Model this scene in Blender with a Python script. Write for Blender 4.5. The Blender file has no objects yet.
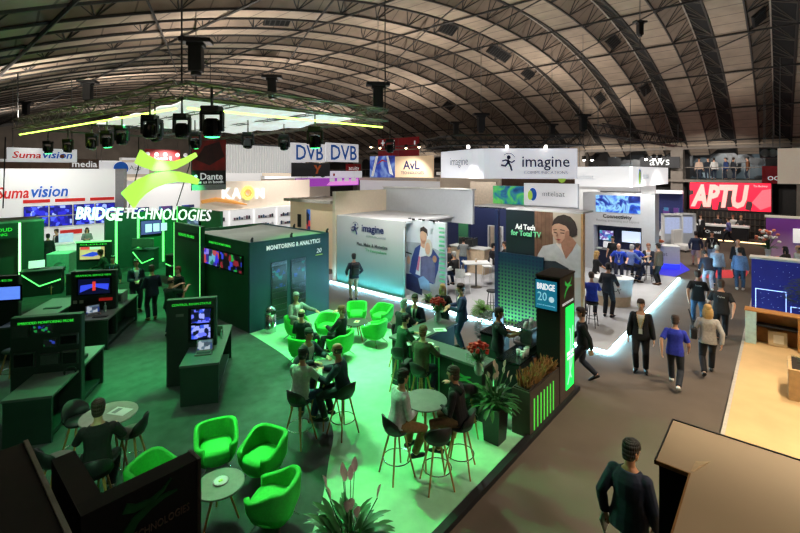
import bpy, bmesh, math, random
from mathutils import Vector, Matrix
R = random.Random(11)
S = bpy.context.scene
COL = S.collection
PI = math.pi
rad = math.radians
# ---- camera calibration: level camera on the balcony, X runs along the right aisle, Y along the hall
F, HX, HZ, CH = 435.0, 400.0, 172.0, 4.9
TH = rad(41.14); CT, ST = math.cos(TH), math.sin(TH)
def at(px, py, z=0.0):
    d = F * (CH - z) / (py - HZ); r = d * (px - HX) / F
    return Vector((d * CT + r * ST, d * ST - r * CT, z))
def pt(px, py, d):          # point at depth d
    r = d * (px - HX) / F
    return Vector((d * CT + r * ST, d * ST - r * CT, CH - d * (py - HZ) / F))

def lin(c):
    c = c / 255.0
    return c / 12.92 if c <= 0.04045 else ((c + 0.055) / 1.055) ** 2.4
def L3(c, k=1.0): return (lin(c[0]) * k, lin(c[1]) * k, lin(c[2]) * k, 1.0)

MATS = {}
def M(name, col, rough=0.6, metal=0.0, v=0.12, scale=9.0, bump=0.0, es=0.0, ecol=None, alpha=None, trans=0.0, coat=0.0):
    if name in MATS: return MATS[name]
    m = bpy.data.materials.new(name); m.use_nodes = True
    nt = m.node_tree; b = nt.nodes['Principled BSDF']
    b.inputs['Roughness'].default_value = rough
    b.inputs['Metallic'].default_value = metal
    tc = nt.nodes.new('ShaderNodeTexCoord')
    nz = nt.nodes.new('ShaderNodeTexNoise'); nz.inputs['Scale'].default_value = scale; nz.inputs['Detail'].default_value = 3
    nt.links.new(tc.outputs['Object'], nz.inputs['Vector'])
    cr = nt.nodes.new('ShaderNodeValToRGB')
    cr.color_ramp.elements[0].position = 0.3; cr.color_ramp.elements[1].position = 0.7
    cr.color_ramp.elements[0].color = L3(col, 1 - v); cr.color_ramp.elements[1].color = L3(col, 1 + v)
    nt.links.new(nz.outputs['Fac'], cr.inputs['Fac'])
    nt.links.new(cr.outputs['Color'], b.inputs['Base Color'])
    if bump:
        bp = nt.nodes.new('ShaderNodeBump'); bp.inputs['Strength'].default_value = bump; bp.inputs['Distance'].default_value = 0.02
        nt.links.new(nz.outputs['Fac'], bp.inputs['Height']); nt.links.new(bp.outputs['Normal'], b.inputs['Normal'])
    if es:
        b.inputs['Emission Color'].default_value = L3(ecol or col); b.inputs['Emission Strength'].default_value = es
    if trans: b.inputs['Transmission Weight'].default_value = trans
    if alpha is not None: b.inputs['Alpha'].default_value = alpha
    if coat: b.inputs['Coat Weight'].default_value = coat
    MATS[name] = m
    return m

def nodes_of(m):
    nt = m.node_tree
    return nt, nt.nodes['Principled BSDF']

def screen_mat(name, cols, es=1.6, scale=6.0, kind='cells', rot=0.0):
    """lit display: cells of colour"""
    if name in MATS: return MATS[name]
    m = bpy.data.materials.new(name); m.use_nodes = True
    nt, b = nodes_of(m)
    b.inputs['Roughness'].default_value = 0.3
    tc = nt.nodes.new('ShaderNodeTexCoord')
    mp = nt.nodes.new('ShaderNodeMapping'); mp.inputs['Rotation'].default_value = (0, rot, 0)
    nt.links.new(tc.outputs['Object'], mp.inputs['Vector'])
    if kind == 'cells':
        t = nt.nodes.new('ShaderNodeTexVoronoi'); t.distance = 'CHEBYCHEV'; t.inputs['Scale'].default_value = scale
        sep = nt.nodes.new('ShaderNodeSeparateColor'); nt.links.new(t.outputs['Color'], sep.inputs['Color'])
        out = sep.outputs['Red']
    else:
        t = nt.nodes.new('ShaderNodeTexNoise'); t.inputs['Scale'].default_value = scale; t.inputs['Detail'].default_value = 4
        t.inputs['Distortion'].default_value = 1.2
        out = t.outputs['Fac']
    nt.links.new(mp.outputs['Vector'], t.inputs['Vector'])
    cr = nt.nodes.new('ShaderNodeValToRGB'); cr.color_ramp.interpolation = 'CONSTANT' if kind == 'cells' else 'LINEAR'
    n = len(cols)
    lo, hi = (0.0, 1.0) if kind == 'cells' else (0.3, 0.7)
    while len(cr.color_ramp.elements) < n: cr.color_ramp.elements.new(0.5)
    for i, c in enumerate(cols):
        cr.color_ramp.elements[i].position = lo + (hi - lo) * i / max(1, n if kind == 'cells' else n - 1)
        cr.color_ramp.elements[i].color = L3(c)
    nt.links.new(out, cr.inputs['Fac'])
    b.inputs['Base Color'].default_value = (0.01, 0.01, 0.012, 1)
    nt.links.new(cr.outputs['Color'], b.inputs['Emission Color']); b.inputs['Emission Strength'].default_value = es
    MATS[name] = m
    return m

def seam_mat(name, col, axis, step, width=0.05, dark=0.35, v=0.15, scale=1.5, rough=0.9):
    """panelled surface with dark joint lines every `step` metres along an object axis"""
    m = M(name, col, rough=rough, v=v, scale=scale)
    nt, b = nodes_of(m)
    tc = [n for n in nt.nodes if n.type == 'TEX_COORD'][0]
    sp = nt.nodes.new('ShaderNodeSeparateXYZ'); nt.links.new(tc.outputs['Object'], sp.inputs['Vector'])
    a = nt.nodes.new('ShaderNodeMath'); a.operation = 'MULTIPLY'; a.inputs[1].default_value = 1.0 / step
    nt.links.new(sp.outputs[axis], a.inputs[0])
    f = nt.nodes.new('ShaderNodeMath'); f.operation = 'FRACT'; nt.links.new(a.outputs[0], f.inputs[0])
    l = nt.nodes.new('ShaderNodeMath'); l.operation = 'LESS_THAN'; l.inputs[1].default_value = width / step
    nt.links.new(f.outputs[0], l.inputs[0])
    mx = nt.nodes.new('ShaderNodeMix'); mx.data_type = 'RGBA'
    src = b.inputs['Base Color'].links[0].from_socket
    nt.links.new(l.outputs[0], mx.inputs[0]); nt.links.new(src, mx.inputs[6]); mx.inputs[7].default_value = L3(col, dark)
    nt.links.new(mx.outputs[2], b.inputs['Base Color'])
    return m

def dots_mat(name, c1, c2, cdot, step=0.11, z0=0.2, z1=2.4):
    """printed wall: colour fading upward with a grid of square dots"""
    m = bpy.data.materials.new(name); m.use_nodes = True
    nt, b = nodes_of(m); b.inputs['Roughness'].default_value = 0.5
    tc = nt.nodes.new('ShaderNodeTexCoord')
    sp = nt.nodes.new('ShaderNodeSeparateXYZ'); nt.links.new(tc.outputs['Object'], sp.inputs['Vector'])
    masks = []
    for ax in (0, 2):
        a = nt.nodes.new('ShaderNodeMath'); a.operation = 'MULTIPLY'; a.inputs[1].default_value = 1 / step; nt.links.new(sp.outputs[ax], a.inputs[0])
        f = nt.nodes.new('ShaderNodeMath'); f.operation = 'FRACT'; nt.links.new(a.outputs[0], f.inputs[0])
        l = nt.nodes.new('ShaderNodeMath'); l.operation = 'LESS_THAN'; l.inputs[1].default_value = 0.55; nt.links.new(f.outputs[0], l.inputs[0])
        masks.append(l)
    mu = nt.nodes.new('ShaderNodeMath'); mu.operation = 'MULTIPLY'; nt.links.new(masks[0].outputs[0], mu.inputs[0]); nt.links.new(masks[1].outputs[0], mu.inputs[1])
    mr = nt.nodes.new('ShaderNodeMapRange'); mr.inputs[1].default_value = z0; mr.inputs[2].default_value = z1; nt.links.new(sp.outputs[2], mr.inputs[0])
    cr = nt.nodes.new('ShaderNodeValToRGB'); cr.color_ramp.elements[0].color = L3(c1); cr.color_ramp.elements[1].color = L3(c2)
    nt.links.new(mr.outputs[0], cr.inputs[0])
    mx = nt.nodes.new('ShaderNodeMix'); mx.data_type = 'RGBA'; nt.links.new(mu.outputs[0], mx.inputs[0]); nt.links.new(cr.outputs[0], mx.inputs[6]); mx.inputs[7].default_value = L3(cdot)
    nt.links.new(mx.outputs[2], b.inputs['Base Color'])
    MATS[name] = m
    return m

def grad_mat(name, c1, c2, axis, a0, a1, rough=0.5):
    """printed colour blend along an object axis"""
    m = bpy.data.materials.new(name); m.use_nodes = True
    nt, b = nodes_of(m); b.inputs['Roughness'].default_value = rough
    tc = nt.nodes.new('ShaderNodeTexCoord'); sp = nt.nodes.new('ShaderNodeSeparateXYZ'); nt.links.new(tc.outputs['Object'], sp.inputs['Vector'])
    mr = nt.nodes.new('ShaderNodeMapRange'); mr.inputs[1].default_value = a0; mr.inputs[2].default_value = a1; nt.links.new(sp.outputs[axis], mr.inputs[0])
    cr = nt.nodes.new('ShaderNodeValToRGB'); cr.color_ramp.elements[0].color = L3(c1); cr.color_ramp.elements[1].color = L3(c2)
    nt.links.new(mr.outputs[0], cr.inputs[0]); nt.links.new(cr.outputs[0], b.inputs['Base Color'])
    MATS[name] = m
    return m

class MB:
    def __init__(s): s.v = []; s.f = []; s.m = []
    def add(s, vs, fs, m=0):
        b = len(s.v); s.v += [tuple(p) for p in vs]
        for f in fs: s.f.append(tuple(b + i for i in f)); s.m.append(m)
        return s
    def box(s, x0, x1, y0, y1, z0, z1, m=0):
        return s.add([(x0,y0,z0),(x1,y0,z0),(x1,y1,z0),(x0,y1,z0),(x0,y0,z1),(x1,y0,z1),(x1,y1,z1),(x0,y1,z1)],
                     [(3,2,1,0),(4,5,6,7),(0,1,5,4),(1,2,6,5),(2,3,7,6),(3,0,4,7)], m)
    def cb(s, cx, cy, cz, sx, sy, sz, m=0, rot=None):
        vs = [Vector((x*sx/2, y*sy/2, z*sz/2)) for z in (-1,1) for x, y in ((-1,-1),(1,-1),(1,1),(-1,1))]
        if rot is not None: vs = [rot @ p for p in vs]
        c = Vector((cx,cy,cz))
        return s.add([p + c for p in vs], [(3,2,1,0),(4,5,6,7),(0,1,5,4),(1,2,6,5),(2,3,7,6),(3,0,4,7)], m)
    def rings(s, rings, m=0, cap=True):
        n = len(rings[0]); vs = [p for r in rings for p in r]; fs = []
        for i in range(len(rings)-1):
            for k in range(n):
                k2 = (k+1) % n
                fs.append((i*n+k, i*n+k2, (i+1)*n+k2, (i+1)*n+k))
        if cap:
            fs.append(tuple(reversed(range(n)))); fs.append(tuple((len(rings)-1)*n + k for k in range(n)))
        return s.add(vs, fs, m)
    def tube(s, pts, r, n=8, m=0, cap=True, ref=None, flat=1.0):
        pts = [Vector(p) for p in pts]; k = len(pts); rr = r if isinstance(r, (list, tuple)) else [r]*k
        out = []; up = Vector(ref) if ref else None
        for i, p in enumerate(pts):
            d = (pts[min(i+1,k-1)] - pts[max(i-1,0)])
            d = d.normalized() if d.length > 1e-9 else Vector((0,0,1))
            a = up if up is not None else (Vector((0,0,1)) if abs(d.z) < 0.9 else Vector((1,0,0)))
            u = a - d * a.dot(d)
            u = u.normalized() if u.length > 1e-6 else d.orthogonal().normalized()
            w = d.cross(u)
            if up is None: up = u
            else: up = u if ref is None else up
            rw = rr[i] * flat
            out.append([p + u*(rr[i]*math.cos(2*PI*j/n)) + w*(rw*math.sin(2*PI*j/n)) for j in range(n)])
        return s.rings(out, m, cap)
    def lathe(s, prof, n=20, c=(0,0,0), m=0, sx=1.0, sy=1.0, cap=True):
        out = [[(c[0]+r*sx*math.cos(2*PI*j/n), c[1]+r*sy*math.sin(2*PI*j/n), c[2]+z) for j in range(n)] for r, z in prof]
        return s.rings(out, m, cap)
    def cyl(s, cx, cy, z0, z1, r, n=16, m=0): return s.lathe([(r,z0),(r,z1)], n, (cx,cy,0), m)
    def ell(s, c, rx, ry, rz, n=12, k=8, m=0, rot=None):
        out = []
        for i in range(k+1):
            a = -PI/2 + PI*i/k; cr = max(math.cos(a), 0.02)
            ring = [Vector((rx*cr*math.cos(2*PI*j/n), ry*cr*math.sin(2*PI*j/n), rz*math.sin(a))) for j in range(n)]
            if rot is not None: ring = [rot @ p for p in ring]
            out.append([p + Vector(c) for p in ring])
        return s.rings(out, m)
    def prism(s, poly, z0, z1, m=0):
        n = len(poly)
        a = sum(poly[i][0]*poly[(i+1)%n][1]-poly[(i+1)%n][0]*poly[i][1] for i in range(n))
        if a < 0: poly = list(reversed(poly))
        vs = [(x,y,z0) for x,y in poly] + [(x,y,z1) for x,y in poly]
        fs = [tuple(reversed(range(n))), tuple(range(n,2*n))] + [(i,(i+1)%n,n+(i+1)%n,n+i) for i in range(n)]
        return s.add(vs, fs, m)
    def prismy(s, poly, y0, y1, m=0):      # outline in XZ, thick along Y
        n = len(poly)
        a = sum(poly[i][0]*poly[(i+1)%n][1]-poly[(i+1)%n][0]*poly[i][1] for i in range(n))
        if a < 0: poly = list(reversed(poly))
        vs = [(x,y0,z) for x,z in poly] + [(x,y1,z) for x,z in poly]
        fs = [tuple(range(n)), tuple(reversed(range(n,2*n)))] + [((i+1)%n,i,n+i,n+(i+1)%n) for i in range(n)]
        return s.add(vs, fs, m)
    def build(s, name, mats, parent=None, smooth=False, bevel=0.0, loc=None, rz=0.0, **kw):
        me = bpy.data.meshes.new(name); me.from_pydata(s.v, [], s.f)
        if not isinstance(mats, (list, tuple)): mats = [mats]
        for m in mats: me.materials.append(m)
        if len(mats) > 1:
            for p, mi in zip(me.polygons, s.m): p.material_index = mi
        if smooth: me.polygons.foreach_set('use_smooth', [True]*len(me.polygons))
        me.update()
        return link(name, me, parent, bevel, loc, rz, **kw)

def link(name, me, parent=None, bevel=0.0, loc=None, rz=0.0, **kw):
    o = bpy.data.objects.new(name, me); COL.objects.link(o)
    if parent is not None: o.parent = parent
    if loc is not None: o.location = loc
    if rz: o.rotation_euler = (0,0,rz)
    if bevel:
        bv = o.modifiers.new('bevel','BEVEL'); bv.width = bevel; bv.segments = 2; bv.limit_method = 'ANGLE'; bv.angle_limit = rad(40)
    for k, val in kw.items(): o[k] = val
    return o

def thing(name, label, cat, loc=(0,0,0), rz=0.0, group=None):
    o = bpy.data.objects.new(name, None); COL.objects.link(o)
    o.empty_display_size = 0.1
    o.location = loc; o.rotation_euler = (0,0,rz); o['label'] = label; o['category'] = cat
    if group: o['group'] = group
    return o
def tag(o, label, cat, group=None):
    o['label'] = label; o['category'] = cat
    if group: o['group'] = group
    return o
def struct(name, mb, mats, **kw): return mb.build(name, mats, kind='structure', **kw)
KIDS = {}
def dup(root, loc, rz, label, group=None):
    kids = {}
    for o in COL.objects:
        if o.parent is not None: kids.setdefault(o.parent.name, []).append(o)
    def cp(o, par):
        c = o.copy(); COL.objects.link(c)
        if par is not None: c.parent = par
        for ch in kids.get(o.name, []): cp(ch, c)
        return c
    r = cp(root, None); r.location = loc; r.rotation_euler = (0,0,rz); r['label'] = label
    if group: r['group'] = group
    return r

_TXT = {}
def text(body, mat, parent, cx, y, cz, w=None, h=None, name='lettering', shear=0.0, bold=0.0, ext=0.004, rotz=0.0, flat=False, spacing=1.0, roll=0.0, label=None):
    """raised letters standing on a face that looks to local -Y, centred at (cx, cz); w and/or h in metres"""
    cu = bpy.data.curves.new(name, 'FONT'); cu.body = body; cu.size = 1.0; cu.shear = shear; cu.offset = bold; cu.extrude = 0.01
    cu.space_character = spacing; cu.resolution_u = 2
    cu.align_x = 'CENTER'; cu.align_y = 'CENTER'
    to = bpy.data.objects.new('tmp', cu); COL.objects.link(to)
    dg = bpy.context.evaluated_depsgraph_get()
    me = bpy.data.meshes.new_from_object(to.evaluated_get(dg))
    bpy.data.objects.remove(to); bpy.data.curves.remove(cu)
    xs = [v.co.x for v in me.vertices]; ys = [v.co.y for v in me.vertices]
    if not xs: return None
    bw, bh = max(xs)-min(xs), max(ys)-min(ys); mx, my = (max(xs)+min(xs))/2, (max(ys)+min(ys))/2
    sx = (w/bw) if w else None; sy = (h/bh) if h else None
    if sx is None: sx = sy
    if sy is None: sy = sx
    cr, sr = math.cos(roll), math.sin(roll)
    for v in me.vertices:
        x, yy, z = (v.co.x-mx)*sx, (v.co.y-my)*sy, v.co.z
        x, yy = x*cr - yy*sr, x*sr + yy*cr
        v.co = (x, yy, (z/0.01)*ext) if flat else (x, -(z/0.01)*ext, yy)
    me.name = name
    me.materials.clear(); me.materials.append(mat)
    o = link(name, me, parent)
    o.location = (cx, y, cz)
    if rotz: o.rotation_euler = (0,0,rotz)
    if label: o['label'] = label
    return o

# ---- materials in common use
black = M('matte_black', (24,24,26), 0.6)
blackg = M('gloss_black', (14,14,16), 0.25)
charcoal = M('charcoal', (48,50,50), 0.6)
white = M('white_laminate', (232,232,230), 0.5, v=0.03)
offwhite = M('off_white', (214,212,208), 0.6, v=0.04)
cream = M('cream', (236,218,186), 0.6, v=0.05)
wood = M('oak_wood', (176,128,72), 0.5, v=0.2, scale=14)
chrome = M('chrome', (210,212,214), 0.2, 1.0, v=0.03)
steel = M('steel', (120,122,122), 0.35, 0.9)
alu = M('aluminium_truss', (120,116,108), 0.4, 0.7)
navy = M('navy', (30,44,84), 0.5)
red = M('sign_red', (184,26,32), 0.5)
glass_dark = M('dark_glass', (10,11,13), 0.12)
led_green = M('green_light_strip', (120,255,120), es=3.0, ecol=(90,255,110))
led_cyan = M('ice_light_strip', (215,245,255), es=150.0, ecol=(150,226,255))
# ================= people =================
def basis(d, ref):
    d = d.normalized(); u = ref - d*ref.dot(d)
    u = u.normalized() if u.length > 1e-6 else d.orthogonal().normalized()
    return d, u, d.cross(u)
def ik(a, t, l1, l2, pole):
    d = t - a; L = d.length
    if L > (l1+l2)*0.998: t = a + d.normalized()*(l1+l2)*0.998; d = t-a; L = d.length
    L = max(L, abs(l1-l2)+0.02)
    x = (l1*l1 - l2*l2 + L*L)/(2*L); h = math.sqrt(max(l1*l1-x*x, 0.0))
    n = d.normalized(); p = pole - n*pole.dot(n)
    p = p.normalized() if p.length > 1e-6 else n.orthogonal().normalized()
    return a + n*x + p*h, t
def remesh(name, mb, mat, parent, vox, smooth=2, keep=None):
    me = bpy.data.meshes.new('tmp'); me.from_pydata(mb.v, [], mb.f); me.update()
    o = bpy.data.objects.new('tmp', me); COL.objects.link(o)
    r = o.modifiers.new('r','REMESH'); r.mode = 'VOXEL'; r.voxel_size = vox; r.use_smooth_shade = True
    if smooth:
        s = o.modifiers.new('s','SMOOTH'); s.factor = 0.5; s.iterations = smooth
    dg = bpy.context.evaluated_depsgraph_get()
    m2 = bpy.data.meshes.new_from_object(o.evaluated_get(dg))
    bpy.data.objects.remove(o); bpy.data.meshes.remove(me)
    if keep is not None:
        bm = bmesh.new(); bm.from_mesh(m2)
        dead = [f for f in bm.faces if not keep(f.calc_center_median())]
        bmesh.ops.delete(bm, geom=dead, context='FACES'); bm.to_mesh(m2); bm.free()
    m2.polygons.foreach_set('use_smooth', [True]*len(m2.polygons))
    m2.materials.clear(); m2.materials.append(mat); m2.name = name
    return link(name, m2, parent)

SKIN = [M('skin_fair',(214,160,128),0.5,v=0.05), M('skin_tan',(188,132,100),0.5,v=0.05), M('skin_brown',(120,78,56),0.5,v=0.05)]
HAIRC = {'brown':M('hair_brown',(58,40,28),0.6,v=0.25,scale=60), 'dark':M('hair_dark',(26,20,18),0.6,v=0.25,scale=60), 'grey':M('hair_grey',(150,150,146),0.6,v=0.2,scale=60),
         'white':M('hair_white',(212,210,204),0.6,v=0.1,scale=60), 'blond':M('hair_blond',(196,158,98),0.6,v=0.25,scale=60), 'ginger':M('hair_ginger',(124,70,40),0.6,v=0.25,scale=60)}
CLOTH = {}
def cloth(c):
    k = 'cloth_%d_%d_%d' % c
    return M(k, c, 0.85, v=0.16, scale=22, bump=0.15)
lipm = M('lips',(160,84,76),0.5); eyem = M('eye_dark',(40,30,26),0.2); shoem = M('shoe_black',(24,22,22),0.45); shoew = M('shoe_white',(214,214,210),0.6); shoebr = M('shoe_brown',(96,62,36),0.5)
NAVYS=(28,34,52); BLK=(22,22,25); JEAN=(44,60,92); DJEAN=(34,42,58); GREY=(110,112,114); LGREY=(176,176,174); OLIVE=(84,76,58); KHAKI=(168,150,118)
badge_white = M('badge_card',(235,235,232),0.4,v=0.03)

TORSO = [(-.12,.10,.075),(-.06,.15,.108),(0,.166,.118),(.1,.152,.106),(.2,.142,.098),(.3,.156,.110),(.38,.168,.114),(.43,.160,.100),(.465,.128,.082),(.50,.088,.066),(.53,.060,.058)]
def person(label, loc, az, pose='stand', h=1.75, top=BLK, bottom=DJEAN, hair='brown', style='short', skin=0, vox=0.014,
           jacket=False, shirt=(225,225,225), sleeve=1.0, hands=None, feet=None, lean=None, yaw=0.0, head=(0,0), shorts=False,
           shoes=None, lanyard=None, width=1.0, twist=0.0, pz=None, group=None, phone=None, backtext=None, py=0.0, skirtless=True, tie=None):
    s = h/1.75
    root = thing('person', label, 'person', loc, rad(az-90), group)
    V = Vector
    P = {'stand':(0.92,0.03,[(-.10,0,.085),(.10,0.03,.085)],[(-.27,.04,.80),(.27,.04,.80)]),
         'walk':(0.89,0.06,[(-.09,.30,.09),(.09,-.30,.15)],[(-.26,-.16,.84),(.26,.24,.86)]),
         'walk2':(0.89,0.06,[(-.09,-.28,.15),(.09,.28,.09)],[(-.26,.22,.86),(.26,-.16,.84)]),
         'stool':(0.86,0.16,[(-.15,.30,.36),(.13,.26,.34)],[(-.17,.46,1.12),(.17,.44,1.12)]),
         'chair':(0.53,-.10,[(-.14,.50,.085),(.14,.46,.085)],[(-.22,.28,.66),(.22,.28,.66)]),
         'table':(0.56,0.16,[(-.12,.40,.085),(.12,.36,.085)],[(-.16,.42,.80),(.16,.42,.80)]),
         'bend':(0.86,1.05,[(-.10,0.05,.085),(.10,-.05,.085)],[(-.20,.50,.70),(.20,.48,.62)])}[pose]
    pzv, ln, ft, hd = P
    if pz is not None: pzv = pz
    if lean is not None: ln = lean
    if feet: ft = feet
    if hands: hd = hands
    pel = V((0, py, pzv*s))
    spn = V((math.sin(yaw)*0, math.sin(ln), math.cos(ln)))
    ux = V((math.cos(twist), math.sin(twist), 0)); ux = (ux - spn*ux.dot(spn)).normalized(); uy = spn.cross(ux)
    sit = pose in ('stool','chair','table')
    NS = 16
    def torso(mb, t0, t1, g, gy=None, flare=0.0):
        gy = g if gy is None else gy
        rs = []; ts = [t for t in TORSO if t0-1e-6 <= t[0] <= t1+1e-6]
        if ts[0][0] > t0+1e-6: ts = [(t0, ts[0][1]*1.0, ts[0][2])] + ts
        for t, rx, ry in ts:
            if flare and t < 0: rx, ry = .166, .118
            c = pel + spn*(t*s)
            if sit and t < 0.12: c = c + V((0, 0.0, 0))
            fl = 1 + flare*max(0, (0.15-t)/0.3)
            a, b = (rx*width+g)*s*fl, (ry*width**1.5+gy)*s*fl
            rs.append([c + ux*(a*math.copysign(abs(math.cos(q))**0.85, math.cos(q))) + uy*(b*math.copysign(abs(math.sin(q))**0.85, math.sin(q))) for q in [2*PI*j/NS for j in range(NS)]])
        mb.rings(rs)
    sh = [pel + spn*(.425*s) + ux*(sd*.168*width*s) for sd in (-1,1)]
    hip = [pel + ux*(sd*.088*s) - spn*(0.03*s) for sd in (-1,1)]
    elb, wri, kne, ank = [], [], [], []
    for i, sd in enumerate((-1,1)):
        e, w = ik(sh[i], V(hd[i])*s if not sit else V((hd[i][0]*s, hd[i][1]*s, hd[i][2])), .285*s, .255*s, V((sd*.55, -.55, -.5)))
        elb.append(e); wri.append(w)
        k, a = ik(hip[i], V(ft[i])*s if not sit else V((ft[i][0]*s, ft[i][1]*s, ft[i][2])), .43*s, .42*s, V((sd*(.12 if not sit else .25), 1, .25)))
        kne.append(k); ank.append(a)
    nb = pel + spn*(.52*s); hdir = (spn*0.6 + V((0,0,1))*0.7).normalized() if pose != 'bend' else (spn*0.9+V((0,0.2,0.3))).normalized()
    nt_ = nb + hdir*(.10*s)
    hrot = Matrix.Rotation(head[0], 3, 'Z') @ Matrix.Rotation(-head[1], 3, 'X')
    if pose == 'bend': hrot = hrot @ Matrix.Rotation(-0.8, 3, 'X')
    hc = nt_ + hdir*(.085*s) + (hrot @ V((0,.018*s,0)))
    def hp(x, y, z): return hc + hrot @ V((x*s, y*s, z*s))
    HR = [(-.118,.020,.020,.046),(-.104,.040,.040,.036),(-.065,.058,.068,.016),(-.01,.070,.089,.004),(.04,.075,.097,0),(.078,.067,.087,-.004),(.105,.042,.056,-.006),(.118,.014,.02,-.006)]
    # body
    mb = MB(); torso(mb, -.12, .53, 0)
    mb.tube([nb - hdir*.05*s, nb, nt_, hc + hrot @ V((0,-.01*s,-.03*s))], [.062*s,.056*s,.052*s,.05*s], 12)
    mb.rings([[hp(rx*math.cos(2*PI*j/16), ry*math.sin(2*PI*j/16)+dy, z) for j in range(16)] for z, rx, ry, dy in HR])
    mb.tube([hp(0,.088,.022), hp(0,.104,-.008), hp(0,.108,-.026), hp(0,.088,-.034)], [.009*s,.012*s,.016*s,.012*s], 8)
    for sd in (-1,1): mb.ell(hp(sd*.076,-.008,-.004), .012*s, .024*s, .034*s, 8, 6)
    for i, sd in enumerate((-1,1)):
        a, e, w = sh[i], elb[i], wri[i]
        mb.ell(a, .062*s, .062*s, .062*s, 10, 8)
        mb.tube([a, a.lerp(e,.35), a.lerp(e,.75), e, e.lerp(w,.3), e.lerp(w,.75), w], [.056*s,.054*s,.044*s,.041*s,.042*s,.032*s,.026*s], 10)
        # hand
        d = (w-e).normalized(); d2 = (d*0.8 + V((0,0,-.25)) + V((0,.25,0))).normalized()
        n_ = V((-sd*1.0, 0.1, 0.0)) if not sit and hands is None else V((0,0.0,-1.0))
        d2, nn, ww = basis(d2, n_)
        side = V((0,0,1)).cross(d2); side = d2.cross(nn) if True else side
        fw = side if side.dot(V((-sd,.6,.2))) > 0 else -side          # thumb side
        kn = w + d2*.085*s
        rs = []
        for q, wid, th in ((-.01,.028,.02),(.03,.040,.019),(.085,.043,.015)):
            c = w + d2*q*s
            rs.append([c + fw*(wid*s*math.cos(2*PI*j/10)) + nn*(th*s*math.sin(2*PI*j/10)) for j in range(10)])
        mb.rings(rs)
        for fi, (off, ln_) in enumerate(((.032,.068),(.011,.078),(-.011,.072),(-.032,.056))):
            b0 = kn + fw*off*s - d2*.02*s; m1 = kn + fw*off*1.15*s + d2*ln_*.5*s + nn*.008*s; m2 = m1 + (d2*.75+nn*.65).normalized()*ln_*.5*s
            mb.tube([b0, m1, m2], [.0105*s,.0098*s,.0085*s], 6)
        t0 = w + d2*.022*s + fw*.022*s; t1 = t0 + (d2*.6+fw*.75+nn*.2).normalized()*.045*s; t2 = t1 + (d2*.9+fw*.25+nn*.3).normalized()*.032*s
        mb.tube([t0,t1,t2], [.015*s,.0115*s,.0095*s], 6)
        hp_, k, a2 = hip[i], kne[i], ank[i]
        mb.tube([hp_ + V((0,0,.02)), hp_.lerp(k,.3), hp_.lerp(k,.75), k, k.lerp(a2,.3), k.lerp(a2,.75), a2], [.088*s,.082*s,.062*s,.056*s,.056*s,.042*s,.038*s], 12)
        fd = V((sd*.18,1,0)).normalized()
        if pose.startswith('walk') and ft[i][1] < 0: fd = V((sd*.1,.85,-.5)).normalized()
        mb.tube([a2 - fd*.055*s - V((0,0,.035*s)), a2 - V((0,0,.03*s)), a2 + fd*.10*s - V((0,0,.045*s)), a2 + fd*.17*s - V((0,0,.055*s))], [.032*s,.042*s,.034*s,.02*s], 10)
    body = remesh('body', mb, SKIN[skin], root, vox, 1)
    # trousers
    tb = MB(); torso(tb, -.12, .1, .012)
    lg = 0.52 if shorts else 1.0
    for i in range(2):
        hp_, k, a2 = hip[i], kne[i], ank[i]
        if shorts: tb.tube([hp_ + V((0,0,.02)), hp_.lerp(k,.5), hp_.lerp(k,.98)], [.105*s,.10*s,.09*s], 12)
        else: tb.tube([hp_ + V((0,0,.02)), hp_.lerp(k,.3), hp_.lerp(k,.75), k, k.lerp(a2,.3), k.lerp(a2,.75), k.lerp(a2,.97)], [.104*s,.099*s,.080*s,.074*s,.074*s,.066*s,.064*s], 12)
    remesh('shorts' if shorts else 'trousers', tb, cloth(bottom), root, vox, 2)
    # shoes
    for i, sd in enumerate((-1,1)):
        a2 = ank[i]; fd = V((sd*.18,1,0)).normalized()
        if pose.startswith('walk') and ft[i][1] < 0: fd = V((sd*.1,.85,-.5)).normalized()
        z = V((0,0,1)); sb = MB()
        sb.tube([a2 - fd*.075*s - z*.045*s, a2 - fd*.03*s - z*.035*s, a2 + fd*.05*s - z*.042*s, a2 + fd*.13*s - z*.052*s, a2 + fd*.205*s - z*.06*s], [.030*s,.046*s,.042*s,.036*s,.016*s], 10)
        sb.build('shoe', shoes or shoem, root, smooth=True)
    # top
    def sleeves(mb, g):
        for i in range(2):
            a, e, w = sh[i], elb[i], wri[i]
            mb.ell(a, (.062+g)*s, (.062+g)*s, (.060+g)*s, 10, 8)
            if sleeve >= 1: mb.tube([a, a.lerp(e,.35), a.lerp(e,.75), e, e.lerp(w,.35), e.lerp(w,.75), e.lerp(w,.96)], [(q+g)*s for q in (.058,.056,.049,.047,.046,.038,.036)], 10)
            else: mb.tube([a, a.lerp(e,.4), a.lerp(e,sleeve*1.3)], [(.058+g)*s,(.058+g)*s,(.058+g)*s], 10)
    inv = Matrix((ux, uy, spn))          # torso coordinates
    if jacket:
        ib = MB(); torso(ib, -.06, .49, .008)
        remesh('shirt', ib, cloth(shirt), root, vox, 1)
        jb = MB(); torso(jb, -.14 if not sit else -.08, .505, .022, .024, .10); sleeves(jb, .016)
        def keep(c):
            q = inv @ (c - pel)
            t = q.z/s
            if q.y < 0.02*s or t < 0.02: return True
            wv = .012 + max(0, t-.02)*.17
            return abs(q.x) > wv*s
        remesh('jacket', jb, cloth(top), root, vox, 2, keep)
        if tie:
            kb = MB(); pts = [pel + spn*(t*s) + uy*((r+.022)*s) for t, r in ((.47,.075),(.38,.112),(.25,.106),(.1,.108))]
            kb.tube(pts, [.018*s,.024*s,.03*s,.034*s], 6, ref=uy, flat=0.9)
            kb.build('tie', cloth(tie), root)
    else:
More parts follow.
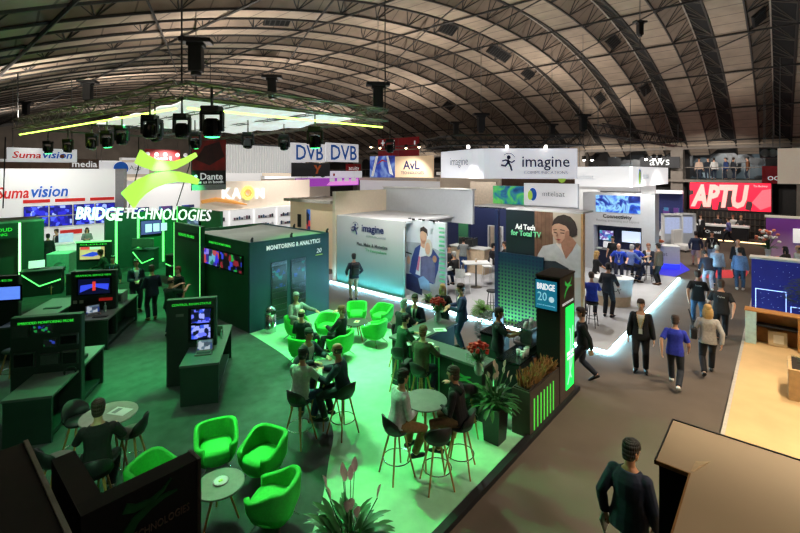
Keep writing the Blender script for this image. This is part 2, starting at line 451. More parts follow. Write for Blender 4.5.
        jb = MB(); torso(jb, -.10 if not sit else -.06, .51, .016, .018, .06); sleeves(jb, .010)
        remesh('top', jb, cloth(top), root, vox, 2)
    # hair
    if style != 'none':
        hb = MB(); rs = []
        g = .012
        for z, rx, ry, dy in ((-.085,.050,.060,-.030),(-.055,.064,.074,-.020),(-.01,.071,.090,-.004),(.04,.076,.098,0),(.078,.068,.088,-.004),(.105,.048,.062,-.006),(.114,.026,.034,-.006)):
            rs.append([((rx+g)*math.cos(2*PI*j/24), (ry+g)*math.sin(2*PI*j/24)+dy, z + (g if z > .07 else 0)) for j in range(24)])
        def ok(x, y, z):
            if style == 'bald': return z < .045 and y < .03 and z > -.06
            if y > .035: return z > .062 - 0.0*(y-.035)
            if y > -.02: return z > (.0 if style != 'long' else -.06)
            return z > (-.09 if style != 'cropped' else -.05)
        n = 24
        for i in range(len(rs)-1):
            for j in range(n):
                q = [rs[i][j], rs[i][(j+1)%n], rs[i+1][(j+1)%n], rs[i+1][j]]
                c = [sum(p[k] for p in q)/4 for k in range(3)]
                if ok(*c): hb.add([hp(*p) for p in q], [(0,1,2,3)])
        if style != 'bald': hb.add([hp(*p) for p in rs[-1]], [tuple(range(n))])
        if style == 'long':
            dn = V((0,0,-1)); b0 = hp(0,-.05,.03)
            hb.tube([b0, hp(0,-.085,-.03), hp(0,-.085,-.12), hp(0,-.08,-.22), hp(0,-.075,-.29)], [.085*s,.088*s,.088*s,.078*s,.045*s], 12, ref=hrot @ V((1,0,0)), flat=0.45)
            for sd in (-1,1): hb.tube([hp(sd*.06,.0,.06), hp(sd*.085,.0,-.04), hp(sd*.085,.0,-.14), hp(sd*.08,-.01,-.22)], [.02*s,.03*s,.032*s,.016*s], 8)
        if style == 'bun': hb.ell(hp(0,-.12,.05), .045*s, .045*s, .045*s, 10, 8)
        ho = hb.build('hair', HAIRC[hair], root, smooth=True)
        if style not in ('long',):
            so = ho.modifiers.new('solid','SOLIDIFY'); so.thickness = 0.012; so.offset = -1
    for sd in (-1,1):
        MB().ell(hp(sd*.030,.080,.014), .012*s, .010*s, .008*s, 8, 6).build('eye', eyem, root, smooth=True)
    MB().ell(hp(0,.078,-.062), .024*s, .010*s, .007*s, 8, 6).build('mouth', lipm, root, smooth=True)
    if lanyard:
        lb = MB(); fy = .135*width
        def tp(x, y, t): return pel + ux*(x*s) + uy*(y*s) + spn*(t*s)
        lb.tube([tp(-.06,-.06,.52), tp(-.085,.03,.50), tp(-.07,fy-.005,.40), tp(-.02,fy+.01,.20), tp(0,fy+.012,.13), tp(.02,fy+.01,.20), tp(.07,fy-.005,.40), tp(.085,.03,.50), tp(.06,-.06,.52)], .007*s, 6)
        lo = lb.build('lanyard', M('lanyard_%d_%d_%d' % lanyard, lanyard, .6), root)
        c = tp(0, fy+.02, .09); q = [c+ux*x*s+spn*z*s+uy*y*s for y in (-.003,.003) for x, z in ((-.04,-.06),(.04,-.06),(.04,.06),(-.04,.06))]
        MB().add(q, [(0,1,2,3),(7,6,5,4),(0,4,5,1),(1,5,6,2),(2,6,7,3),(3,7,4,0)]).build('badge', badge_white, lo)
    if backtext:
        o = text(backtext, M('shirt_print',(225,225,225),.7), root, 0, 0, 0, w=.17*s, name='back_print', ext=.003)
        p = pel + spn*(.37*s) - uy*(.142*width*s)
        o.location = p
    PERS[label] = dict(root=root, wri=wri, hc=hc, pel=pel, sh=sh, s=s)
    return root
PERS = {}
# ================= the hall =================
GZ = 0.012
def yplane(px, Y):
    k = (px-HX)/F; d = Y/(ST - k*CT); return d*(CT + k*ST), d
def xplane(px, X):
    k = (px-HX)/F; d = X/(CT + k*ST); return d*(ST - k*CT), d
def zof(py, d): return CH - (py-HZ)*d/F
def zridge(x): return 12.8 - (46 - math.sqrt(46*46 - (x-20)**2))
aisle = M('aisle_carpet', (92,80,70), 0.95, v=0.10, scale=1.2, bump=0.05)
struct('floor', MB().box(-4,46,-8,74,-.2,0), aisle)
roofm = seam_mat('roof_boards', (150,134,118), 0, 1.05, 0.06, 0.42)
shedm = seam_mat('roof_boards_shaded', (126,110,96), 0, 2.1, 0.05, 0.5)  # same boards as the flat bands, shade put into the darker colour
steelr = M('roof_steel', (40,36,33), 0.7, v=0.2)
steell = M('roof_light_steel', (168,158,146), 0.5, v=0.1)
NB = 23
XS = [-4 + 46.4*i/44 for i in range(45)]
RID = [0.33 + 3.07*(n-2) for n in range(NB+3)]
mb = MB()
for n, yr in enumerate(RID):
    y0, y1, y2 = yr, yr+.8, yr+3.07-.92
    vs = []
    for x in XS: zr = zridge(x); vs += [(x,y0,zr),(x,y1,zr-.72),(x,y2,zr-.72)]
    fs1 = [(3*i,3*i+1,3*i+4,3*i+3) for i in range(len(XS)-1)]; fs2 = [(3*i+1,3*i+2,3*i+5,3*i+4) for i in range(len(XS)-1)]
    b = len(mb.v); mb.v += vs
    for f in fs1: mb.f.append(tuple(b+q for q in f)); mb.m.append(1)
    for f in fs2: mb.f.append(tuple(b+q for q in f)); mb.m.append(0)
struct('ceiling', mb, [roofm, shedm])
rg = M('roof_glazing', (7,7,8), 0.95, v=0.05)
k = 0
for n, yr in enumerate(RID):
    g = MB(); vs = []
    for x in XS: zr = zridge(x); vs += [(x,yr-.92,zr-.72),(x,yr,zr)]
    g.add(vs, [(2*i,2*i+1,2*i+3,2*i+2) for i in range(len(XS)-1)])
    struct('window_%d' % (n+1), g, rg)
    # edge chords, ridge rod and fan lattice of this bay
    t = MB()
    for yy, dz, r, m in ((yr+.8,-.74,.05,0),(yr-.92,-.74,.06,0),(yr,-.06,.035,1)):
        t.tube([(x,yy,zridge(x)+dz) for x in XS], r, 5, m, ref=(0,0,1))
    full = n < 14
    if full:
        x = -3.0; q = 0
        while x < 41.5:
            for yy, sg in ((yr+.8,1),(yr-.92,-1)):
                a = (x, yy, zridge(x)-.74)
                for dx in (-.95,-.4,.4,.95):
                    xb = min(max(x+dx,-4),42.3); t.tube([a,(xb,yr+.03*sg,zridge(xb)-.05)], .022, 4, 0 if sg > 0 else 2)
            x += 2.1; q += 1
    else:
        x = -3.0
        while x < 41.5:
            xb = min(x+1.0,42.3); t.tube([(x,yr+.8,zridge(x)-.74),(xb,yr+.03,zridge(xb)-.05)], .03, 4, 0); x += 2.6
    struct('trim_%d' % (n+1), t, [steelr, steell, M('roof_lattice',(84,76,68),.8)]); k = n+1
for x in (2.4,7.2,12,16.8,21.6,26.4,31.2,36.0,40.3):
    z = zridge(x)-.80; t = MB().tube([(x,-6,z),(x,72,z)], .05, 6)
    k += 1; struct('trim_%d' % k, t, steelr)
# wind bracing rods under the roof, crossing two bays each
for (x0,y0,x1,y1) in ((26.4,.9,31.2,7.0),(31.2,.9,36,5.5),(21.6,4,26.4,10.2),(16.8,7,21.6,16.3),(12,6,21.6,20),(26.4,10,31.2,16),(31.2,6.4,36,12),(7.2,7,16.8,25),(7.2,20,21.6,36),(2.4,8,12,30)):
    k += 1; struct('trim_%d' % k, MB().tube([(x0,y0,zridge(x0)-.85),((x0+x1)/2,(y0+y1)/2,zridge((x0+x1)/2)-.92),(x1,y1,zridge(x1)-.85)], .035, 5), steelr)
# roof vents in the shed faces
n = 0
for px, py, d in ((440,25,25),(507,55,24),(598,92,30),(608,35,21),(546,70,33),(758,12,20),(632,85,32),(268,20,22),(480,52,38),(445,103,50)):
    # walk along the view ray until it meets the shed face height
    best = None
    for i in range(60):
        dd = 10 + i; p = pt(px, py, dd)
        if p.x > 42: break
        if p.z >= zridge(p.x) - 0.4: best = p; break
    if best is None: continue
    kk = round((best.y - .4 - .33)/3.07); yc = .33 + 3.07*kk + .40; x = best.x; n += 1
    slope = math.atan2(zridge(x+.5)-zridge(x-.5), 1.0)
    th = thing('roof_vent', ['dark louvred vent in the roof slope, %s one' % w for w in ('first','second','third','fourth','fifth','sixth','seventh','eighth','ninth','tenth')][n-1] + ' counted from the camera side', 'vent', (x,yc,zridge(x)-.42), 0, 'roof vents')
    M3 = Matrix.Rotation(-slope, 3, 'Y') @ Matrix.Rotation(-.72, 3, 'X')
    MB().cb(0,0,0,1.25,.62,.10,0,M3).build('frame', steelr, th)
    f = MB()
    for j in range(5): f.cb(*(M3 @ Vector((-.5+.25*j,0,-.06))), .16,.5,.03,0,M3)
    f.build('louvre', M('louvre_black',(10,10,10),.95), th)
# walls
dk = M('wall_dark', (40,36,34), 0.8); conc = M('wall_concrete', (120,110,100), 0.8, v=0.1, scale=2); farm = M('wall_far_panels', (84,74,64), 0.8, v=.2, scale=.8)
struct('wall_right', MB().box(42,42.4,-8,74,0,4.1).box(46,46.3,-8,74,4.3,6.8), dk)
struct('wall_far', MB().box(-4,46,73.6,74,0,13.5), farm)
struct('wall_left', MB().box(-4.4,-4,-8,74,0,8), dk)
t = MB().box(41.0,46,-8,74,4.1,4.3).box(41.2,42.4,-8,74,6.7,7.7).box(40.9,41.2,-8,74,6.95,7.1,1).box(40.8,41.2,-8,74,7.3,7.38,1).tube([(40.9,-8,7.2),(40.9,72,7.2)],.06,6,1)
k += 1; struct('trim_%d' % k, t, [conc, M('pipe_tan',(150,132,112),.6)])
for y in [6.3+7.6*i for i in range(-1,9)]:
    k += 1; struct('trim_%d' % k, MB().box(41.25,42.2,y-.42,y+.42,0,6.7), conc)
# balcony railing
for i in range(-1,8):
    y0 = 6.8+7.6*i; r = MB().tube([(41.1,y0,5.25),(41.1,y0+6.6,5.25)],.035,6)
    for j in range(9): r.tube([(41.1,y0+.8*j+.1,4.3),(41.1,y0+.8*j+.1,5.25)],.02,5)
    k += 1; struct('trim_%d' % k, r, M('rail_steel',(112,102,94),.4,.5))
# lit glazing at the back of the balcony
glow = screen_mat('balcony_glow', [(8,9,10),(30,34,36),(120,135,140),(12,14,15),(60,70,74),(20,22,24)], 1.0, 1.1)
for i, (a, b) in enumerate(((.9,6.0),(7.6,12.8),(15.2,20),(23,27.5))):
    struct('window_%d' % (60+i), MB().box(45.9,46,a,b,4.35,6.5), glow)
# ================= hanging gear =================
def ordn(i): return ('first','second','third','fourth','fifth','sixth','seventh','eighth','ninth','tenth','eleventh','twelfth','thirteenth','fourteenth')[i]
def box_truss(mb, a, b, w=.32, h=.34, r=.026, m=0, step=.5):
    a, b = Vector(a), Vector(b); d = (b-a); L = d.length; d.normalize(); s = d.cross(Vector((0,0,1))).normalized()*(w/2); u = Vector((0,0,h/2))
    for p in (s+u, s-u, -s+u, -s-u): mb.tube([a+p, b+p], r, 6, m)
    n = max(1, int(L/step))
    for i in range(n):
        p0, p1 = a + d*(L*i/n), a + d*(L*(i+1)/n)
        for q, e in ((s+u,s-u),(-s+u,-s-u),(s+u,-s+u),(s-u,-s-u)):
            if i % 2: q, e = e, q
            mb.tube([p0+q, p1+e], r*.5, 4, m)
    return mb
# green stand lighting truss
TZ = 6.72
tr = thing('lighting_truss', 'grey box truss with green light lines hanging over the green stand', 'truss', (6.9,15.8,TZ))
cn = [(-2.84,-5.86,0),(3.25,-6.3,0),(3.5,6.2,0),(-3.98,6.2,0)]
for i in range(4): box_truss(MB(), cn[i], cn[(i+1)%4]).build('truss_run', alu, tr)
for i in (0, 3):
    a, b = Vector(cn[i]), Vector(cn[(i+1)%4]); z_ = Vector((0,0,-.40))
    MB().tube([a.lerp(b,.02)+z_, a.lerp(b,.98)+z_],.022,6).build('light_line', M('lime_light_line',(225,255,140),es=5.0,ecol=(205,255,90)), tr)
for i in range(2):
    x0, x1 = (-1.3, 1.1)[i], 0
    box_truss(MB(), ((-1.3,1.1)[i],-5.8,.02), ((-1.3,1.1)[i],6.0,.02), .26, .26, .02).build('cross_run', steel, tr)
for (x, y, _z) in cn:
    MB().tube([(x,y,.15),(x,y,zridge(6.9+x)-TZ-.8)],.02,5).build('chain', black, tr)
# white stretched fabric inside the truss
fab = M('stretch_fabric', (236,236,232), 0.8, v=.03, scale=.8, es=0.55, ecol=(255,252,245))  # emission stands in for lamps lighting the fabric
mbf = MB(); nx, ny = 14, 22; vs = []
for j in range(ny+1):
    for i in range(nx+1):
        y = -5.4+8.2*j/ny; x = -2.3+5.3*i/nx; vs.append((x,y,.0+.04*math.sin(j*1.25)+.03*math.sin(i*1.3+j*.5)))
fs = [(j*(nx+1)+i, j*(nx+1)+i+1, (j+1)*(nx+1)+i+1, (j+1)*(nx+1)+i) for j in range(ny) for i in range(nx)]
mbf.add(vs, fs); mbf.add([(v[0],v[1],v[2]+.03) for v in vs], [tuple(reversed(f)) for f in fs])
fo = mbf.build('fabric_canopy', fab, None, smooth=True, loc=(6.9,15.8,TZ-.10)); tag(fo, 'softly wrinkled white fabric ceiling stretched inside the green-lit truss', 'light ceiling')

def moving_head(loc, rz, label, lens=None, sc=1.0, hang='moving heads under the green truss', tilt=.25):
    t = thing('moving_head_light', label, 'stage light', loc, rz, hang)
    MB().tube([(0,0,.10*sc),(0,0,.26*sc)],.03*sc,8).build('clamp', steel, t)
    MB().cb(0,0,.03*sc,.36*sc,.28*sc,.14*sc).build('base', black, t, bevel=.02)
    yb = MB()
    for sx in (-1,1): yb.cb(sx*.20*sc,0,-.20*sc,.06*sc,.12*sc,.40*sc)
    yb.cb(0,0,-.04*sc,.44*sc,.12*sc,.05*sc); yb.build('yoke', black, t, bevel=.012)
    rt = Matrix.Rotation(tilt,4,'X'); hb = MB(); hb.lathe([(.10*sc,.16*sc),(.15*sc,.12*sc),(.165*sc,-.02*sc),(.17*sc,-.16*sc),(.155*sc,-.20*sc)], 18)
    hb.v = [tuple((rt @ Vector(p)) + Vector((0,0,-.30*sc))) for p in hb.v]
    hb.build('head', blackg, t, smooth=False, bevel=0)
    ln = MB(); ln.lathe([(.145*sc,-.203*sc),(.10*sc,-.222*sc),(.03*sc,-.228*sc)], 18); ln.v = [tuple((rt @ Vector(p)) + Vector((0,0,-.30*sc))) for p in ln.v]
    ln.build('lens', lens or blackg, t, smooth=True)
    return t
lensg = M('lens_green', (190,255,215), .2, es=6, ecol=(60,255,130)); lensw = M('lens_white', (255,250,240), .2, es=8, ecol=(255,248,235))
mh = [(212,112,8.6,lensg),(315,124,12.5,lensg),(155,124,10.6,None),(182,113,9.6,None),(122,122,12,None),(107,131,13.5,lensg),(68,138,17,None),(48,133,18,lensg),(390,130,17,None),(284,134,15,None),(248,131,14,None),(150,117,9.8,None),(92,128,14.5,None),(195,128,14,lensg)]
for i, (px, py, d, ls) in enumerate(mh):
    p = pt(px, py, d); p.z = min(p.z+.30, TZ-.62)
    moving_head(p, rad(-50), 'black moving-head stage light under the green-lit truss, %s nearest to the camera' % ordn(sorted(range(len(mh)), key=lambda q: mh[q][2]).index(i)) , ls, 1.0 if i < 2 else .85, tilt=R.uniform(-.3,.5))
    tl = MB().tube([(p.x,p.y,p.z+.2),(p.x,p.y,TZ-.15)],.02,5) if p.z + .25 < TZ-.2 else None
    if tl: o = tl.build('drop_arm', black, None); tag(o, 'thin black drop arm carrying the %s nearest stage light' % ordn(sorted(range(len(mh)), key=lambda q: mh[q][2]).index(i)), 'drop arm')
# chain hoists hanging from the roof
ho = [(196,55,13,1.0),(88,90,20,.9),(26,108,27,.8),(378,95,17,1.0),(481,122,22,.9),(583,122,22,.8),(456,128,27,.8),(272,86,26,1.3),(640,28,15,.5),(552,130,24,.7)]
for i, (px, py, d, sc) in enumerate(ho):
    p = pt(px, py, d)
    t = thing('chain_hoist', 'black chain hoist with rigging plate hanging from the roof, %s nearest to the camera' % ordn(sorted(range(len(ho)), key=lambda q: ho[q][2]).index(i)), 'hoist', p, rad(-40), 'chain hoists')
    MB().cb(0,0,.42*sc,.9*sc,.42*sc,.14*sc).cb(0,0,.30*sc,.5*sc,.3*sc,.12*sc).build('rigging_plate', black, t, bevel=.02)
    MB().cb(0,0,-.12*sc,.38*sc,.34*sc,.78*sc).cyl(0,0,-.62*sc,-.5*sc,.15*sc).build('motor', black, t, bevel=.03)
    MB().tube([(0,0,-.6*sc),(0,0,-1.3*sc)],.018,5).tube([(0.0,0,-1.3*sc),(.03,0,-1.45*sc),(-.03,0,-1.45*sc)],.02,5).build('hook', black, t)
    MB().tube([(0,0,.45*sc),(0,0,max(.6,zridge(min(42,max(-4,p.x)))-p.z-.85))],.014,5).build('chain', steel, t)

# ================= hanging signs =================
def signbox(name, label, cat, plane, c, px0, px1, py0, py1, mat, thick=.12, base=False, cables=True, group=None, pyc=None):
    """board facing the camera side on plane 'Y' (faces -Y) or 'X' (faces -X) or 'F' (faces the camera), sized by where its edges stand"""
    if plane == 'Y':
        a, d0 = yplane(px0,c); b, d1 = yplane(px1,c); w = b-a; d = (d0+d1)/2; cx, cy, rz = (a+b)/2, c, 0
    elif plane == 'X':
        a, d0 = xplane(px0,c); b, d1 = xplane(px1,c); w = a-b; d = (d0+d1)/2; cx, cy, rz = c, (a+b)/2, -PI/2
    else:
        d = c; p = pt((px0+px1)/2, 172, d); w = (px1-px0)*d/F; cx, cy, rz = p.x, p.y, TH-PI/2
    z1, z0 = zof(py0,d), zof(py1,d)
    if base: z0 = GZ
    t = thing(name, label, cat, (cx,cy,z0), rz, group)
    MB().box(-w/2,w/2,0,thick,0,z1-z0).build('panel', mat, t)
    if cables:
        for sx in (-.42,.42):
            xw = cx + sx*w*math.cos(rz); MB().tube([(sx*w,thick/2,z1-z0),(sx*w,thick/2,zridge(max(-4,min(42,xw)))-z0-.85)],.012,4).build('cable', steel, t)
    t['w'] = w; t['h'] = z1-z0
    return t, w, z1-z0
def rng(w, h, u, v): return (u-.5)*w, v*h
def art(t, w, h, shapes, name='print', y=-.003):
    """flat printed shapes: list of (material, [(u,v)...]) in panel fractions, or ('o', material, u, v, ru, rv)"""
    by = []
    mb = MB(); mats = []
    for i, s in enumerate(shapes):
        if s[0] == 'o':
            _, m, u, v, ru, rv = s; pts = [(u+ru*math.cos(2*PI*j/20), v+rv*math.sin(2*PI*j/20)) for j in range(20)]
        else: m, pts = s
        if m not in mats: mats.append(m)
        yy = y - .0022*i
        P = [((u-.5)*w, v*h) for u, v in pts]; a = sum(P[q][0]*P[(q+1)%len(P)][1]-P[(q+1)%len(P)][0]*P[q][1] for q in range(len(P)))
        if a < 0: P.reverse()
        mb.add([(x,yy,z) for x, z in P], [tuple(range(len(P)))], mats.index(m))
    return mb.build(name, mats, t)
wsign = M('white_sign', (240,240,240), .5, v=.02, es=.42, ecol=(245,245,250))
bluep = M('blue_print', (20,90,190), .5, es=.3); dkblue = M('dark_blue_print', (26,36,96), .5); redp = M('red_print', (206,40,36), .5, es=.3); orp = M('orange_print', (232,110,40), .5); whp = M('white_print', (238,238,238), .6, v=.02, es=.4); blkp = M('black_print', (26,26,28), .6); grp = M('grey_print', (150,150,152), .6); palep = M('pale_grey_print', (196,202,208), .6, es=.3); lime = M('lime_print', (178,220,90), .5, es=.35, ecol=(190,235,90)); mint = M('mint_print', (120,220,160), .5, es=.2)

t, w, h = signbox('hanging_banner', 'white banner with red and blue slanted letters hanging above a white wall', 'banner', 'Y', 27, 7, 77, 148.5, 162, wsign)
text('Suma', redp, t, -w*.235, -.02, h*.5, w=w*.40, h=h*.5, bold=.02, shear=.2); text('vision', bluep, t, w*.205, -.02, h*.53, w=w*.44, h=h*.52, bold=.02, shear=.2)
MB().cb(0,0,0,.16,.006,.16).build('dot', orp, t).location = (w*.27, -.03, h*.45)
t, w, h = signbox('hanging_banner', 'brown board with the white word media hanging beyond the white wall', 'banner', 'Y', 33, 70, 99, 159, 169, M('brown_board',(86,66,52),.7)); text('media', whp, t, 0, -.02, h*.5, w=w*.86, bold=.01)
t, w, h = signbox('hanging_banner', 'white board with a round blue mark behind the lime arcs', 'banner', 'Y', 34, 97, 149, 162.5, 174, wsign)
o = MB().lathe([(.45,-.01),(.45,.01)],20).build('round_mark', bluep, t); o.rotation_euler = (PI/2,0,0); o.location = (-w*.06,-.03,h*.5)
text('App', grp, t, w*.22, -.02, h*.5, w=w*.24)
t, w, h = signbox('hanging_banner', 'red banner with small white round icons hanging over the lime arcs', 'banner', 'Y', 36, 145, 180, 149.5, 160.5, red)
ic = MB()
for i in range(5): ic.lathe([(.16,-.01),(.16,.01)], 12, (-1.1+.62*i+(.3 if i > 2 else 0), 0, 0))
ic.v = [(x, z, y) for x, y, z in ic.v]; o = ic.build('icon_row', whp, t); o.location = (0,-.03,h*.55)
text('booth 8', whp, t, 0, -.02, h*.2, w=w*.5)
t, w, h = signbox('hanging_banner', 'tall red and black banner with white Dante lettering', 'banner', 'Y', 22.7, 192, 226, 135.5, 190, M('banner_black',(20,18,18),.6))
art(t, w, h, [(M('banner_red_art',(140,24,20),.6,v=.6,scale=1.6),[(0,.36),(1,.36),(1,1),(0,1)]),(M('dark_red',(60,16,14),.6,v=.4,scale=3),[(.1,.55),(.5,.45),(.95,.62),(.8,.9),(.35,.8)]),(grp,[(0,0),(1,0),(1,.1),(0,.1)])])
text('Dante', whp, t, w*.06, -.03, h*.25, w=w*.66, bold=.01); text('see us in booth', whp, t, 0, -.03, h*.15, w=w*.8)
MB().ell((0,0,0),.09,.01,.09,10,6).build('round_mark', whp, t).location = (-w*.4,-.03,h*.25)
for i, (a, b) in enumerate(((291,325),(326,358.5))):
    t, w, h = signbox('hanging_banner', ('white hanging board with blue DVB letters beside the beige wall', 'second white hanging board with blue DVB letters, nearer to the red sign')[i], 'banner', 'Y', 30, a, b, 143.5, 162, wsign, group='white boards with blue letters')
    text('DVB', M('blue_letters',(24,98,190),.5,es=.2), t, w*.04, -.02, h*.5, w=w*.80, h=h*.80, bold=.012)
t, w, h = signbox('hanging_banner', 'dark grey low banner with an orange Y mark under the blue-lettered boards', 'banner', 'Y', 31.5, 292, 330, 163, 176.5, charcoal)
art(t, w, h, [(orp,[(.55,.85),(.62,.85),(.66,.6),(.7,.85),(.76,.85),(.68,.45),(.66,.2),(.6,.2),(.63,.5)])])
t, w, h = signbox('stand_fascia', 'white fascia strip with green leaf marks under the dark grey banner', 'fascia', 'Y', 33, 308, 362, 171, 178.5, wsign)  # fascia strip of a stand; the cables holding it are added
art(t, w, h, [('o',lime,.1,.5,.035,.3),('o',M('leaf_print',(60,150,60)),.25,.5,.05,.35),('o',orp,.45,.5,.02,.2)])
t, w, h = signbox('stand_fascia', 'purple and pink glowing fascia strip far behind the beige wall', 'fascia', 'Y', 32, 296, 359, 178, 186, M('purple_strip',(150,60,170),.5,es=.8))
art(t, w, h, [(M('pink_strip',(230,140,220),.5,es=.8),[(.45,.1),(.98,.1),(.98,.9),(.5,.5)])] + [(whp,[(.5+.12*i,.55),(.58+.12*i,.55),(.58+.12*i,.95),(.5+.12*i,.95)]) for i in range(4)])
t, w, h = signbox('hanging_banner', 'small red board with white letters hanging past the blue-lettered boards', 'banner', 'Y', 34, 346.5, 361, 164, 172, red); text('acuity', whp, t, 0,-.02,h*.4,w=w*.7)
t, w, h = signbox('hanging_banner', 'blue banner with white light beams and a red arc beside the cream board', 'banner', 'X', 28, 370, 394.5, 156, 177.5, screen_mat('beam_print',[(30,40,120),(60,90,200),(160,190,250),(40,60,160)],.6,.7,'noise'))
art(t, w, h, [(whp,[(.05,.05),(.15,.05),(.35,1),(.25,1)]),(whp,[(.8,.2),(.95,.1),(.75,1),(.68,1)]),(redp,[(.3,.62),(.5,.85),(.72,.72),(.52,.76)])])
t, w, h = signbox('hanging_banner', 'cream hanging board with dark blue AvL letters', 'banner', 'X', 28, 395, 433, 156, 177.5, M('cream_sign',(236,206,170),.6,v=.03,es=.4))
text('AvL', dkblue, t, -w*.05,-.02,h*.58,w=w*.44,h=h*.42,bold=.02); text('TECHNOLOGIES', dkblue, t, -w*.03,-.02,h*.22,w=w*.60,h=h*.13)
t, w, h = signbox('hanging_banner', 'red banner with white plus and dot marks above the cream board', 'banner', 'X', 31, 378, 418.5, 138, 156.5, red)
art(t, w, h, [(whp,[(.08,.75),(.18,.75),(.18,.8),(.08,.8)]),(whp,[(.115,.62),(.145,.62),(.145,.93),(.115,.93)]),(whp,[(.9,.6),(.93,.6),(.93,.8),(.9,.8)]),(whp,[(.4,.5),(.43,.5),(.43,.9),(.4,.9)])])
for i, px in enumerate((371,380,392,406,419,430)):
    Y, d = xplane(px, 27.6); z = zof(148 if i % 2 else 147, d)
    t = thing('spotlight', 'warm bright spotlight on the rig over the cream board, %s in the row' % ordn(i), 'spotlight', (27.6,Y,z), -PI/2, 'warm spotlights over the cream board')
    MB().lathe([(.08,0),(.16,.22),(.1,.30)],12).build('housing', black, t); MB().ell((0,0,0),.09,.09,.09,10,8).build('lamp', M('warm_lamp',(255,235,200),es=14,ecol=(255,226,180)), t)
t = thing('lighting_rig', 'thin silver truss carrying warm spotlights over the cream board', 'truss', (27.9,18.5,6.95)); ya, yb = xplane(368,27.9)[0], xplane(435,27.9)[0]
box_truss(MB(), (0,ya-18.5,0), (0,yb-18.5,0), .3,.3,.03).build('truss_run', alu, t)
# big white wrap-round banner with the running-figure mark
dB = 17.0; p = pt(483,172,dB); zt, zb = zof(148.5,dB), zof(178.5,dB)
t = thing('hanging_banner', 'large white wrap-round banner with running figure and imagine lettering', 'banner', (p.x,p.y,zb), TH-PI/2)
W = (578-483)*dB/F; Hh = zt-zb
prof = [(W,3.4),(W+.1,.5),(W,.06),(W-.1,0),(.25,0),(.05,.05),(-.15,.2),(-.35,.5),(-1.35,3.0)]
mb = MB(); n = len(prof); vs = [(x,y,z) for z in (0,Hh) for x, y in prof] + [(x+.0,y+.08,z) for z in (0,Hh) for x, y in prof]
mb.add(vs, [(i,i+1,n+i+1,n+i) for i in range(n-1)] + [(2*n+i+1,2*n+i,3*n+i,3*n+i+1) for i in range(n-1)] + [(n+i,n+i+1,3*n+i+1,3*n+i) for i in range(n-1)] + [(i+1,i,2*n+i,2*n+i+1) for i in range(n-1)])
mb.build('banner_cloth', M('banner_cloth',(226,226,236),.7,v=.02,es=.62), t)  # emission brightens the cloth in place of light falling on it
text('imagine', dkblue, t, W*.66,-.02,Hh*.5,w=W*.50,bold=.008); text('COMMUNICATIONS', grp, t, W*.66,-.015,Hh*.2,w=W*.46)
def runner(t, cx, cz, s, m, y=-.012):
    mb = MB(); mb.ell((cx+.05*s,y,cz+.30*s),.11*s,.01,.11*s,10,6)
    for pts, r in (([(-.30,.10),(-.10,.16),(.06,.04)],.045),([(.06,.10),(.22,.02),(.38,.14)],.04),([(.03,.05),(-.12,-.16),(-.36,-.12)],.055),([(.04,.04),(.16,-.2),(.22,-.42)],.055),([(-.02,.18),(.06,.02)],.07)):
        mb.tube([(cx+x*s,y,cz+z*s) for x, z in pts], r*s, 6)
    mb.tube([(cx+(.05+.34*math.cos(a))*s,y,cz+(.18+.34*math.sin(a))*s) for a in [rad(q) for q in range(20,150,15)]], .018*s, 5)
    return mb.build('running_mark', m, t)
runner(t, W*.26, Hh*.52, Hh*.62, dkblue); text('imagine', grp, t, -.75, 1.45, Hh*.55, w=1.5, rotz=rad(-68), name='side_lettering')
for x, y in ((.3,.4),(W-.3,.4),(W-.2,3),(-1,2.5)): MB().tube([(x,y,Hh),(x,y,.14+Hh)],.015,4).build('cable', steel, t)
t = thing('lighting_truss', 'dark box truss square hanging over the white wrap-round banner', 'truss', (p.x,p.y,zof(139,dB)), TH-PI/2)
for a, b in (((-1.2,.6,0),(W+.2,.3,0)),((W+.2,.3,0),(W,3.6,0)),((W,3.6,0),(-2,3.6,0)),((-2,3.6,0),(-1.2,.6,0))): box_truss(MB(), a, b, .3,.4,.03).build('truss_run', M('truss_dark',(52,50,48),.5,.6), t)
for i, x in enumerate((-.6,.9,2.4)):
    q = MB().lathe([(.04,-.05),(.07,-.12),(.05,-.18)],12,(x,-.15,-.2)); q.build('flood_lamp', M('flood_lamp',(255,250,240),es=6), t)
# long dim truss seen against the side wall
a, b = pt(598,129,21), pt(678,143,28); c = (a+b)/2
t = thing('lighting_truss', 'black lattice truss slanting before the roof springing above the white banners', 'truss', c); box_truss(MB(), a-c, b-c, .45,.5,.035).build('truss_run', M('truss_dark',(52,50,48),.5,.6), t)
for q in (a-c, b-c): MB().tube([q, q+Vector((0,0,1.2))],.02,5).build('cable', steel, t)
# white box banner with round blue-green mark
Y0, d0 = xplane(575,24); Y1, d1 = xplane(632,24); X2, d2 = yplane(668, Y1); zt, zb = zof(166.5,d1), zof(187.5,d1)
t = thing('hanging_banner', 'long white corner banner with a round blue-green mark and pale lettering', 'banner', (24,Y1,zb), 0)
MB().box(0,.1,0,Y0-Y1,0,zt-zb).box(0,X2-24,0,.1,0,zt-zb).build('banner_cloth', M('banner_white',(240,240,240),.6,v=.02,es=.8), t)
MB().ell((1.55,-.02,(zt-zb)*.5),.32,.015,.42,14,8).build('round_mark', bluep, t); MB().ell((1.42,-.04,(zt-zb)*.46),.22,.015,.36,14,8).build('leaf_mark', lime, t)
text('intelsat', palep, t, 2.9,-.02,(zt-zb)*.55,w=1.4)
text('intelsat', palep, t, -.02,2.4,(zt-zb)*.5,w=1.2, rotz=-PI/2); MB().ell((-.02,3.5,(zt-zb)*.5),.015,.26,.36,10,6).build('round_mark', lime, t)
